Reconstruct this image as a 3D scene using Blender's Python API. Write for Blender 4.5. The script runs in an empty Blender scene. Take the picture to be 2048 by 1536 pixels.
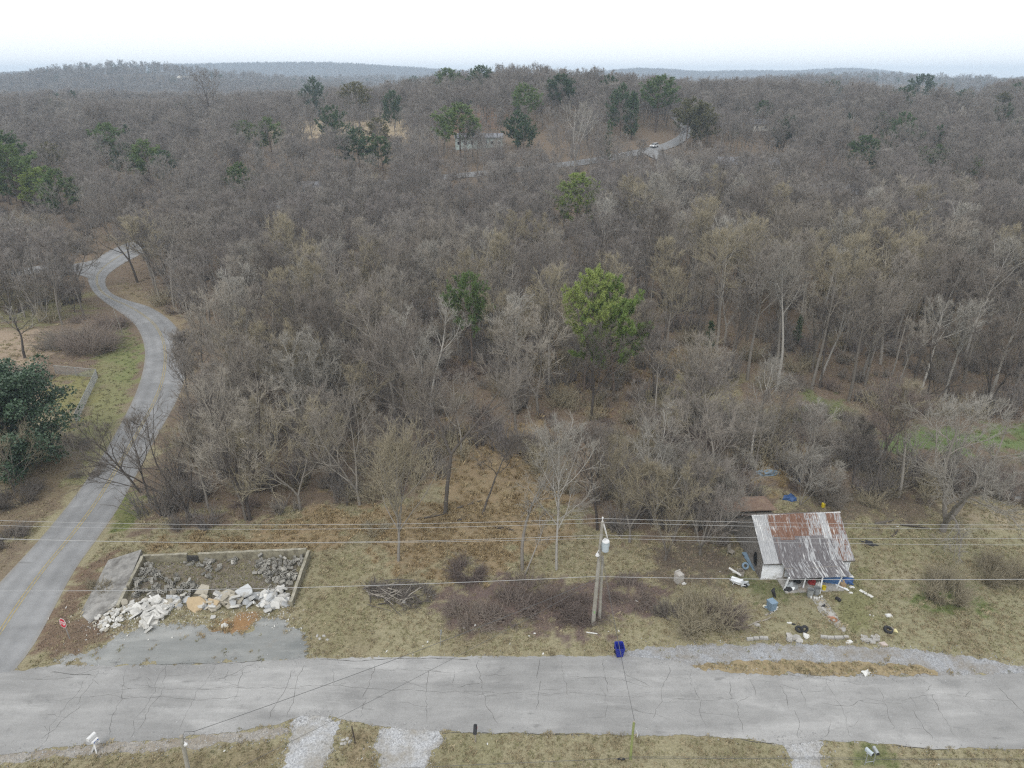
import bpy, bmesh, math, random
import numpy as np
from mathutils import Vector, Matrix, Euler
from mathutils.geometry import tessellate_polygon

scene = bpy.context.scene
COL = scene.collection

# ------------------------------------------------------------------ camera
CAM_H, FPX, PITCH = 40.0, 1420.0, math.radians(23.5)
cam_data = bpy.data.cameras.new('camera')
cam_data.sensor_width = 36.0
cam_data.lens = FPX / 2048 * 36.0
cam_data.clip_start, cam_data.clip_end = 0.5, 30000
cam = bpy.data.objects.new('camera', cam_data)
COL.objects.link(cam)
cam.location = (0, 0, CAM_H)
cam.rotation_euler = (math.pi / 2 - PITCH, 0, 0)
scene.camera = cam

# ------------------------------------------------------------------ sky, sun, exposure
SUN_EL, SUN_ROT = math.radians(52), math.radians(200)
world = bpy.data.worlds.new('World')
scene.world = world
world.use_nodes = True
wn, wl = world.node_tree.nodes, world.node_tree.links
wn.clear()
sky = wn.new('ShaderNodeTexSky')
sky.sky_type = 'NISHITA'
sky.sun_disc = False
sky.sun_elevation, sky.sun_rotation = SUN_EL, SUN_ROT
sky.air_density, sky.dust_density, sky.ozone_density = 1.0, 3.0, 1.0
bg_sky = wn.new('ShaderNodeBackground')
bg_sky.inputs['Strength'].default_value = 0.05
wl.new(sky.outputs[0], bg_sky.inputs['Color'])
bg_cloud = wn.new('ShaderNodeBackground')          # the closed, even cloud deck
bg_cloud.inputs['Color'].default_value = (0.965, 0.985, 1.0, 1)
bg_cloud.inputs['Strength'].default_value = 1.30
wmix = wn.new('ShaderNodeMixShader')
wmix.inputs[0].default_value = 0.90
wl.new(bg_sky.outputs[0], wmix.inputs[1])
wl.new(bg_cloud.outputs[0], wmix.inputs[2])
wout = wn.new('ShaderNodeOutputWorld')
wl.new(wmix.outputs[0], wout.inputs['Surface'])
sun_data = bpy.data.lights.new('sun', 'SUN')
sun_data.energy = 1.5
sun_data.angle = math.radians(24)
sun_data.color = (1.0, 0.97, 0.93)
sun = bpy.data.objects.new('sun', sun_data)
COL.objects.link(sun)
sun.rotation_euler = (math.pi / 2 - SUN_EL, 0, math.pi - SUN_ROT)
vs = scene.view_settings
vs.view_transform, vs.look = 'Standard', 'None'
vs.exposure, vs.gamma, vs.use_curve_mapping = 0.10, 1.0, False
scene.render.film_transparent = False
cy = scene.cycles
cy.max_bounces, cy.diffuse_bounces, cy.glossy_bounces = 4, 2, 2
cy.transmission_bounces, cy.volume_bounces, cy.transparent_max_bounces = 2, 2, 8
cy.use_denoising = False
cy.filter_width = 1.25
cy.use_adaptive_sampling = False
cy.sampling_pattern = 'BLUE_NOISE'
cy.caustics_reflective = cy.caustics_refractive = False

# ------------------------------------------------------------------ survey helpers
CP, SP = math.cos(PITCH), math.sin(PITCH)

def smooth(a, b, t):
    t = np.clip((t - a) / (b - a), 0, 1)
    return t * t * (3 - 2 * t)

def bump2(x, y, cx, cy_, sx, sy, h):
    return h * np.exp(-((x - cx) / sx) ** 2 - ((y - cy_) / sy) ** 2)

def terrain(x, y):
    """height of the land: a flat bottom by the road, a long wooded rise, then low hills"""
    x = np.asarray(x, float); y = np.asarray(y, float)
    side = 0.62 + 0.38 * smooth(-170, -10, x)
    rise = smooth(140, 375, y) * 17.0 * side
    rise = rise + smooth(150, 260, y) * (1.1 * np.sin(x * 0.043 + 1.3) + 0.9 * np.sin(y * 0.05 + x * 0.02))
    fall = smooth(440, 900, y)
    far = smooth(700, 1300, y) * (7 * np.sin(x * 0.0045 + 0.7) * np.sin(y * 0.0038) + 5 * np.sin(x * 0.011 + y * 0.004))
    z = rise * (1 - 0.8 * fall) + far
    z = z + bump2(x, y, -660, 1350, 190, 230, 40) + bump2(x, y, -300, 1900, 330, 200, 26)
    z = z + bump2(x, y, -1300, 3300, 420, 300, 62) + bump2(x, y, -780, 3400, 260, 300, 58)
    z = z + bump2(x, y, -1900, 3600, 500, 300, 48) + bump2(x, y, -330, 3500, 300, 300, 48)
    z = z + bump2(x, y, 330, 900, 150, 150, 17) + bump2(x, y, 560, 1500, 260, 220, 20)
    z = z + bump2(x, y, 700, 3600, 420, 300, 46) + bump2(x, y, 1500, 3700, 480, 300, 38)
    z = z + bump2(x, y, 520, 640, 160, 140, 5) + bump2(x, y, 10, 400, 95, 80, 8)
    return z

def tz(x, y):
    return float(terrain(x, y))

def ray(px, py):
    u = (px - 1024) / FPX
    v = (768 - py) / FPX
    return Vector((u, CP + v * SP, -SP + v * CP))

def spot(px, py):
    """the place on the land that the survey photograph shows at (px, py)"""
    d = ray(px, py)
    t, step = 20.0, 0.6
    for _ in range(4000):
        p = d * t
        if CAM_H + p.z < tz(p.x, p.y):
            lo, hi = t - step, t
            for _ in range(18):
                m = (lo + hi) / 2
                q = d * m
                if CAM_H + q.z < tz(q.x, q.y): hi = m
                else: lo = m
            q = d * hi
            return Vector((q.x, q.y, CAM_H + q.z))
        step = 0.6 if t < 150 else 3.0
        t += step
    return Vector((d.x * t, d.y * t, CAM_H + d.z * t))

def at_z(px, py, z):
    d = ray(px, py)
    t = (z - CAM_H) / d.z
    return Vector((d.x * t, d.y * t, z))

def at_y(px, py, Y):
    d = ray(px, py)
    t = Y / d.y
    return Vector((d.x * t, Y, CAM_H + d.z * t))

def to_px(P):
    P = np.asarray(P, float)
    x, y, z = P[..., 0], P[..., 1], P[..., 2] - CAM_H
    dep = y * CP - z * SP
    dep = np.where(np.abs(dep) < 1e-3, 1e-3, dep)
    return 1024 + FPX * x / dep, 768 - FPX * (y * SP + z * CP) / dep, dep

def inside(poly, x, y):
    x = np.asarray(x, float); y = np.asarray(y, float)
    r = np.zeros(x.shape, bool)
    n = len(poly)
    for i in range(n):
        x0, y0 = poly[i]; x1, y1 = poly[(i + 1) % n]
        if y0 == y1: continue
        c = ((y0 > y) != (y1 > y)) & (x < (x1 - x0) * (y - y0) / (y1 - y0) + x0)
        r ^= c
    return r

def sdist(poly, x, y):
    """signed distance to a polygon, negative inside"""
    best = np.full(np.shape(x), 1e9)
    n = len(poly)
    for i in range(n):
        ax, ay = poly[i]; bx, by = poly[(i + 1) % n]
        dx, dy = bx - ax, by - ay
        t = np.clip(((x - ax) * dx + (y - ay) * dy) / (dx * dx + dy * dy + 1e-9), 0, 1)
        best = np.minimum(best, np.hypot(x - ax - t * dx, y - ay - t * dy))
    return np.where(inside(poly, x, y), -best, best)

def ldist(line, x, y):
    best = np.full(np.shape(x), 1e9)
    for (ax, ay), (bx, by) in zip(line[:-1], line[1:]):
        dx, dy = bx - ax, by - ay
        t = np.clip(((x - ax) * dx + (y - ay) * dy) / (dx * dx + dy * dy + 1e-9), 0, 1)
        best = np.minimum(best, np.hypot(x - ax - t * dx, y - ay - t * dy))
    return best

def W(pts):
    return [tuple(spot(*p).xy) for p in pts]

# ------------------------------------------------------------------ object helpers
def tag(o, label=None, cat=None, group=None, kind=None):
    if label: o['label'] = label
    if cat: o['category'] = cat
    if group: o['group'] = group
    if kind: o['kind'] = kind
    elif label: o['kind'] = 'thing'
    return o

def link(name, me, mat=None, parent=None, loc=(0, 0, 0), rot=(0, 0, 0), scale=None, unlinked=False):
    o = bpy.data.objects.new(name, me)
    if mat is not None and me is not None and not me.materials:
        for m in (mat if isinstance(mat, (list, tuple)) else [mat]):
            me.materials.append(m)
    if not unlinked: COL.objects.link(o)
    o.parent = parent
    o.location = loc
    o.rotation_euler = rot
    if scale is not None: o.scale = (scale,) * 3 if isinstance(scale, (int, float)) else scale
    return o

def thing(name, loc, label, cat, group=None, rot=(0, 0, 0), scale=None):
    o = link(name, None, loc=loc, rot=rot, scale=scale)
    o.empty_display_size = 0.3
    return tag(o, label, cat, group)

def mesh_np(name, V, quads=None, tris=None, mq=None, mt=None):
    """fast mesh from numpy arrays"""
    me = bpy.data.meshes.new(name)
    V = np.asarray(V, np.float32)
    q = np.zeros((0, 4), np.int32) if quads is None else np.asarray(quads, np.int32)
    t = np.zeros((0, 3), np.int32) if tris is None else np.asarray(tris, np.int32)
    me.vertices.add(len(V))
    me.vertices.foreach_set('co', V.ravel())
    me.loops.add(q.size + t.size)
    me.loops.foreach_set('vertex_index', np.concatenate([q.ravel(), t.ravel()]).astype(np.int32))
    me.polygons.add(len(q) + len(t))
    ls = np.concatenate([np.arange(len(q)) * 4, q.size + np.arange(len(t)) * 3]).astype(np.int32)
    me.polygons.foreach_set('loop_start', ls)
    if mq is not None or mt is not None:
        a = np.zeros(len(q), np.int32) if mq is None else np.asarray(mq, np.int32)
        b = np.zeros(len(t), np.int32) if mt is None else np.asarray(mt, np.int32)
        me.polygons.foreach_set('material_index', np.concatenate([a, b]).astype(np.int32))
    me.update(calc_edges=True)
    return me

def tubes(S, k, smooth_=True):
    """S: rows p0(3) p1(3) r0 r1 -> frustums of k sides (open ends)"""
    S = np.asarray(S, float).reshape(-1, 8)
    n = len(S)
    p0, p1, r0, r1 = S[:, :3], S[:, 3:6], S[:, 6], S[:, 7]
    d = p1 - p0
    d /= np.linalg.norm(d, axis=1)[:, None] + 1e-9
    ref = np.where(np.abs(d[:, 2:3]) < 0.9, np.array([[0, 0, 1.0]]), np.array([[1.0, 0, 0]]))
    u = np.cross(d, ref); u /= np.linalg.norm(u, axis=1)[:, None] + 1e-9
    v = np.cross(d, u)
    a = np.arange(k) * 2 * math.pi / k
    ring = u[:, None, :] * np.cos(a)[None, :, None] + v[:, None, :] * np.sin(a)[None, :, None]
    A = p0[:, None, :] + ring * r0[:, None, None]
    B = p1[:, None, :] + ring * r1[:, None, None]
    V = np.concatenate([A, B], axis=1).reshape(-1, 3)
    base = (np.arange(n) * 2 * k)[:, None]
    i = np.arange(k)[None, :]; j = (np.arange(k)[None, :] + 1) % k
    Q = np.stack([base + i, base + j, base + k + j, base + k + i], axis=-1).reshape(-1, 4)
    return V, Q

def cones(S):
    """three-sided tapering spikes, 3 triangles each"""
    S = np.asarray(S, float).reshape(-1, 8)
    n = len(S)
    p0, p1, r0 = S[:, :3], S[:, 3:6], S[:, 6]
    d = p1 - p0
    d /= np.linalg.norm(d, axis=1)[:, None] + 1e-9
    ref = np.where(np.abs(d[:, 2:3]) < 0.9, np.array([[0, 0, 1.0]]), np.array([[1.0, 0, 0]]))
    u = np.cross(d, ref); u /= np.linalg.norm(u, axis=1)[:, None] + 1e-9
    v = np.cross(d, u)
    a = np.arange(3) * 2 * math.pi / 3
    A = p0[:, None, :] + (u[:, None, :] * np.cos(a)[None, :, None] + v[:, None, :] * np.sin(a)[None, :, None]) * r0[:, None, None]
    V = np.concatenate([A, p1[:, None, :]], axis=1).reshape(-1, 3)
    b = (np.arange(n) * 4)[:, None]
    T = np.concatenate([b + np.array([[0, 1, 3]]), b + np.array([[1, 2, 3]]), b + np.array([[2, 0, 3]])], axis=0)
    return V, T

class MB:
    """collects simple shapes into one mesh"""
    def __init__(s): s.v, s.f = [], []
    def add(s, verts, faces):
        b = len(s.v)
        s.v += [tuple(p) for p in verts]
        s.f += [tuple(b + i for i in f) for f in faces]
        return s
    def box(s, c, size, rot=(0, 0, 0), taper=1.0):
        hx, hy, hz = (q / 2 for q in size)
        R = Euler(rot).to_matrix()
        c = Vector(c)
        P = []
        for z, k in ((-hz, 1.0), (hz, taper)):
            for x, y in ((-hx, -hy), (hx, -hy), (hx, hy), (-hx, hy)):
                P.append(c + R @ Vector((x * k, y * k, z)))
        return s.add(P, [(3, 2, 1, 0), (4, 5, 6, 7), (0, 1, 5, 4), (1, 2, 6, 5), (2, 3, 7, 6), (3, 0, 4, 7)])
    def beam(s, a, b, w, h=None):
        a, b = Vector(a), Vector(b)
        h = w if h is None else h
        d = (b - a)
        L = d.length
        R = d.to_track_quat('Z', 'Y').to_euler()
        return s.box((a + b) / 2, (w, h, L), R)
    def tube(s, pts, r, k=6, cap=True):
        pts = [Vector(p) for p in pts]
        n = len(pts)
        rs = r if isinstance(r, (list, tuple)) else [r] * n
        P = []
        for i, p in enumerate(pts):
            d = (pts[min(i + 1, n - 1)] - pts[max(i - 1, 0)]).normalized()
            ref = Vector((0, 0, 1)) if abs(d.z) < 0.9 else Vector((1, 0, 0))
            u = d.cross(ref).normalized(); v = d.cross(u)
            for j in range(k):
                a = 2 * math.pi * j / k
                P.append(p + (u * math.cos(a) + v * math.sin(a)) * rs[i])
        F = []
        for i in range(n - 1):
            for j in range(k):
                j2 = (j + 1) % k
                F.append((i * k + j, i * k + j2, (i + 1) * k + j2, (i + 1) * k + j))
        if cap:
            F.append(tuple(range(k))[::-1])
            F.append(tuple((n - 1) * k + j for j in range(k)))
        return s.add(P, F)
    def lathe(s, prof, k=12, c=(0, 0, 0), rot=(0, 0, 0), closed=False):
        R = Euler(rot).to_matrix(); c = Vector(c)
        P, F = [], []
        m = len(prof)
        for r, z in prof:
            for j in range(k):
                a = 2 * math.pi * j / k
                P.append(c + R @ Vector((r * math.cos(a), r * math.sin(a), z)))
        for i in range(m - 1 + (1 if closed else 0)):
            i2 = (i + 1) % m
            for j in range(k):
                j2 = (j + 1) % k
                F.append((i * k + j, i * k + j2, i2 * k + j2, i2 * k + j))
        if not closed:
            F.append(tuple(range(k))[::-1]); F.append(tuple((m - 1) * k + j for j in range(k)))
        return s.add(P, F)
    def prism(s, poly, z0, z1, M=None):
        n = len(poly)
        P = [Vector((x, y, z0)) for x, y in poly] + [Vector((x, y, z1)) for x, y in poly]
        if M is not None: P = [M @ p for p in P]
        return s.add(P, [tuple(range(n))[::-1], tuple(range(n, 2 * n))] + [(i, (i + 1) % n, n + (i + 1) % n, n + i) for i in range(n)])
    def mesh(s, name, shade=False):
        me = bpy.data.meshes.new(name)
        me.from_pydata(s.v, [], s.f)
        me.update()
        if shade: me.polygons.foreach_set('use_smooth', [True] * len(me.polygons))
        return me
    def build(s, name, mat, parent=None, loc=(0, 0, 0), rot=(0, 0, 0), shade=False, scale=None):
        return link(name, s.mesh(name, shade), mat, parent, loc, rot, scale)

# ------------------------------------------------------------------ materials
def new_mat(name):
    m = bpy.data.materials.new(name)
    m.use_nodes = True
    nt = m.node_tree
    b = nt.nodes['Principled BSDF']
    return m, nt, b

def N(nt, kind, **kw):
    n = nt.nodes.new(kind)
    for k, v in kw.items():
        if k in n.inputs: n.inputs[k].default_value = v
        else: setattr(n, k, v)
    return n

def noise(nt, scale, detail=4, rough=0.6, vec=None, dist=0.0):
    n = N(nt, 'ShaderNodeTexNoise')
    n.inputs['Scale'].default_value = scale
    n.inputs['Detail'].default_value = detail
    n.inputs['Roughness'].default_value = rough
    n.inputs['Distortion'].default_value = dist
    if vec is not None: nt.links.new(vec, n.inputs['Vector'])
    return n.outputs['Fac']

def ramp(nt, fac, stops):
    r = N(nt, 'ShaderNodeValToRGB')
    els = r.color_ramp.elements
    while len(els) < len(stops): els.new(0.5)
    for e, (p, c) in zip(els, stops):
        e.position = p
        e.color = (c, c, c, 1) if isinstance(c, (int, float)) else (*c, 1)
    nt.links.new(fac, r.inputs['Fac'])
    return r.outputs['Color']

def mixc(nt, fac, a, b, mode='MIX'):
    m = N(nt, 'ShaderNodeMix', data_type='RGBA', blend_type=mode)
    for s, v in ((m.inputs[0], fac), (m.inputs[6], a), (m.inputs[7], b)):
        if isinstance(v, (int, float)): s.default_value = v if s.type == 'VALUE' else (v, v, v, 1)
        elif isinstance(v, tuple): s.default_value = (*v, 1) if len(v) == 3 else v
        else: nt.links.new(v, s)
    return m.outputs[2]

def math_(nt, op, a, b=0.0):
    m = N(nt, 'ShaderNodeMath', operation=op)
    for s, v in ((m.inputs[0], a), (m.inputs[1], b)):
        if isinstance(v, (int, float)): s.default_value = v
        else: nt.links.new(v, s)
    return m.outputs[0]

def pos(nt, scale=(1, 1, 1), world_=False, rot=(0, 0, 0)):
    if world_: src = N(nt, 'ShaderNodeNewGeometry').outputs['Position']
    else: src = N(nt, 'ShaderNodeTexCoord').outputs['Object']
    mp = N(nt, 'ShaderNodeMapping')
    mp.inputs['Scale'].default_value = scale
    mp.inputs['Rotation'].default_value = rot
    nt.links.new(src, mp.inputs['Vector'])
    return mp.outputs['Vector']

def add_bump(nt, b, h, strength=0.4, dist=0.05):
    n = N(nt, 'ShaderNodeBump')
    n.inputs['Strength'].default_value = strength
    n.inputs['Distance'].default_value = dist
    nt.links.new(h, n.inputs['Height'])
    nt.links.new(n.outputs[0], b.inputs['Normal'])

def simple(name, col, rough=0.8, var=0.25, scale=4.0, metal=0.0, dirt=None, bump=0.0, rnd=0.0):
    """a plain surface with mottling, optional grime and per-object variation"""
    m, nt, b = new_mat(name)
    v = pos(nt)
    f = noise(nt, scale, 5, 0.65, v)
    lo = tuple(c * (1 - var) for c in col); hi = tuple(min(1, c * (1 + var)) for c in col)
    c = ramp(nt, f, [(0.3, lo), (0.7, hi)])
    if dirt:
        g = ramp(nt, noise(nt, scale * 0.45, 6, 0.7, v), [(0.5, 0.0), (0.66, 1.0)])
        c = mixc(nt, g, c, dirt)
    if rnd:
        r = N(nt, 'ShaderNodeObjectInfo').outputs['Random']
        c = mixc(nt, 1.0, c, ramp(nt, r, [(0.0, 1 - rnd), (1.0, 1 + rnd)]), 'MULTIPLY') if rnd <= 0 else mixc(nt, 1.0, c, ramp(nt, r, [(0.0, (1 - rnd, 1 - rnd, 1 - rnd)), (1.0, (1.0, 1.0, 1.0))]), 'MULTIPLY')
    nt.links.new(c, b.inputs['Base Color'])
    b.inputs['Roughness'].default_value = rough
    b.inputs['Metallic'].default_value = metal
    b.inputs['Specular IOR Level'].default_value = 0.3
    if bump: add_bump(nt, b, f, bump, 0.03)
    return m

def plant_mat(name, stops, rough=0.85, trans=0.0):
    """bark, twigs, needles: colour runs over a ramp from plant to plant, with mottling"""
    m, nt, b = new_mat(name)
    r = N(nt, 'ShaderNodeObjectInfo').outputs['Random']
    f = noise(nt, 0.9, 3, 0.6, pos(nt))
    t = math_(nt, 'ADD', math_(nt, 'MULTIPLY', r, 0.66), math_(nt, 'MULTIPLY', f, 0.34))
    c = ramp(nt, t, stops)
    nt.links.new(c, b.inputs['Base Color'])
    b.inputs['Roughness'].default_value = rough
    b.inputs['Specular IOR Level'].default_value = 0.15
    return m

# ------------------------------------------------------------------ ground zones, surveyed outlines
Z_PAD = [(109,1317),(160,1306),(203,1298),(225,1272),(245,1261),(290,1255),(362,1248),(416,1256),(450,1268),(489,1267),(518,1242),(545,1238),(579,1244),(600,1262),(612,1288),(611,1317),(521,1324),(380,1330),(203,1331),(138,1326)]
Z_SLAB = [(217,1122),(286,1110),(247,1203),(233,1216),(180,1246),(160,1228)]
Z_PULL = [(1240,1306),(1290,1294),(1400,1291),(1560,1288),(1700,1291),(1800,1297),(1900,1309),(2048,1331),(2320,1356),(2320,1372),(2048,1350),(1880,1354),(1600,1354),(1390,1338),(1340,1322),(1240,1316)]
Z_ISLE = [(1384,1331),(1440,1325),(1560,1322),(1750,1326),(1850,1335),(1876,1346),(1800,1352),(1640,1351),(1500,1347),(1405,1341)]
Z_D1 = [(578,1446),(625,1424),(682,1440),(668,1480),(645,1536),(632,1575),(555,1575),(568,1510),(585,1472)]
Z_D2 = [(758,1462),(800,1450),(868,1460),(886,1480),(862,1510),(835,1575),(768,1575),(752,1500)]
Z_D3 = [(1555,1482),(1600,1476),(1645,1482),(1640,1500),(1665,1575),(1585,1575),(1578,1512)]
Z_SHOULDER = [(-120,1535),(0,1512),(150,1492),(300,1482),(450,1467),(530,1455),(575,1455),(575,1470),(500,1482),(380,1498),(230,1506),(100,1514),(0,1530),(-120,1552)]
ROAD_TOP = [(-700,1345),(-200,1345),(0,1347),(60,1338),(110,1330),(160,1331),(330,1331),(500,1324),(610,1317),(900,1313),(1240,1312),(1340,1320),(1390,1336),(1600,1352),(1870,1352),(2048,1347),(2400,1350),(2900,1356)]
ROAD_BOT = [(2900,1525),(2400,1508),(2048,1498),(1850,1498),(1760,1487),(1640,1481),(1560,1490),(1500,1478),(1420,1473),(1260,1470),(1000,1466),(870,1463),(760,1452),(690,1440),(620,1428),(540,1452),(450,1466),(300,1481),(150,1491),(0,1510),(-200,1540),(-700,1600)]
LANE_L = [(-150,1352),(-60,1235),(0,1165),(87,1070),(159,980),(219,888),(270,790),(289,724),(286,682),(270,650),(244,628),(212,606),(188,585),(176,560),(180,535),(205,510),(240,492),(285,476),(380,450),(480,421),(590,392),(700,373),(800,358),(950,344),(1100,328),(1200,314),(1290,297),(1335,284),(1362,262),(1340,235)]
LANE_R = [(24,1346),(72,1283),(148,1143),(200,1070),(246,1000),(305,888),(355,798),(371,744),(368,690),(355,658),(332,634),(297,613),(254,600),(223,586),(211,567),(216,550),(238,533),(272,514),(318,494),(400,465),(492,437),(602,406),(706,385),(806,369),(952,354),(1102,338),(1206,325),(1302,307),(1356,291),(1384,264),(1362,234)]
LANE_R = LANE_R[:1] + LANE_R[1:]
SIDE_L = [(196,518),(150,528),(94,530),(40,538),(-60,552)]
SIDE_R = [(186,560),(150,549),(94,546),(40,552),(-60,566)]
SPUR_L = [(1300,297),(1350,318),(1420,342),(1500,362),(1600,378)]
SPUR_R = [(1285,308),(1335,331),(1410,354),(1495,374),(1598,392)]

def resample(pts, step=None, n=None):
    """Catmull-Rom through the points, evenly spaced"""
    P = [Vector(p) for p in pts]
    out = []
    for i in range(len(P) - 1):
        a, b, c, d = P[max(i - 1, 0)], P[i], P[i + 1], P[min(i + 2, len(P) - 1)]
        for k in range(16):
            t = k / 16
            out.append(0.5 * ((2 * b) + (c - a) * t + (2 * a - 5 * b + 4 * c - d) * t * t + (3 * b - a - 3 * c + d) * t ** 3))
    out.append(P[-1])
    L = [0]
    for a, b in zip(out[:-1], out[1:]): L.append(L[-1] + (b - a).length)
    if n is None: n = max(2, int(L[-1] / step) + 1)
    A = np.array([list(o) for o in out]); L = np.array(L)
    s = np.linspace(0, L[-1], n)
    return np.stack([np.interp(s, L, A[:, i]) for i in range(A.shape[1])], 1)

NB = random.Random(5)
def ragged(poly, step, amp, seed):
    """a surveyed outline walked in small uneven steps"""
    rr = random.Random(seed)
    out = []
    n = len(poly)
    for i in range(n):
        a, b = Vector(poly[i]), Vector(poly[(i + 1) % n])
        L = (b - a).length
        m = max(1, int(L / step))
        nrm = Vector((-(b - a).y, (b - a).x)).normalized() if L > 0 else Vector((0, 0))
        ph = rr.random() * 9
        for k in range(m):
            p = a.lerp(b, k / m)
            s = k * L / m
            w = amp * (0.5 * math.sin(s * 1.3 + ph) + 0.35 * math.sin(s * 3.1 + ph * 2) + rr.uniform(-0.6, 0.6)) * (0 if k == 0 else 1)
            out.append(tuple(p + nrm * w))
    return out

def sheet(name, poly, z, mat, kind='structure', step=0.22, amp=0.22, seed=1):
    pts = ragged(poly, step, amp, seed)
    tris = tessellate_polygon([[Vector((x, y, 0)) for x, y in pts]])
    me = bpy.data.meshes.new(name)
    me.from_pydata([(x, y, z) for x, y in pts], [], [tuple(t) for t in tris])
    me.update()
    if me.polygons and me.polygons[0].normal.z < 0: me.flip_normals()
    return tag(link(name, me, mat), kind=kind)

def strip(name, A, B, lift, mat, across=6):
    """a road laid over the land between two edge lines; carries how far across it each point is"""
    n = len(A)
    V, U = [], []
    for i in range(n):
        for j in range(across + 1):
            t = j / across
            x, y = A[i] * (1 - t) + B[i] * t
            far = max(0, (y - 135)) * 0.0012
            V.append((x, y, tz(x, y) + lift + min(0.3, far)))
            U.append(t)
    k = across + 1
    Q = [(i * k + j, i * k + j + 1, (i + 1) * k + j + 1, (i + 1) * k + j) for i in range(n - 1) for j in range(across)]
    me = mesh_np(name, V, quads=Q)
    at = me.attributes.new('across', 'FLOAT', 'POINT')
    at.data.foreach_set('value', np.array(U, np.float32))
    if me.polygons[0].normal.z < 0: me.flip_normals()
    return tag(link(name, me, mat), kind='structure')

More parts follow.
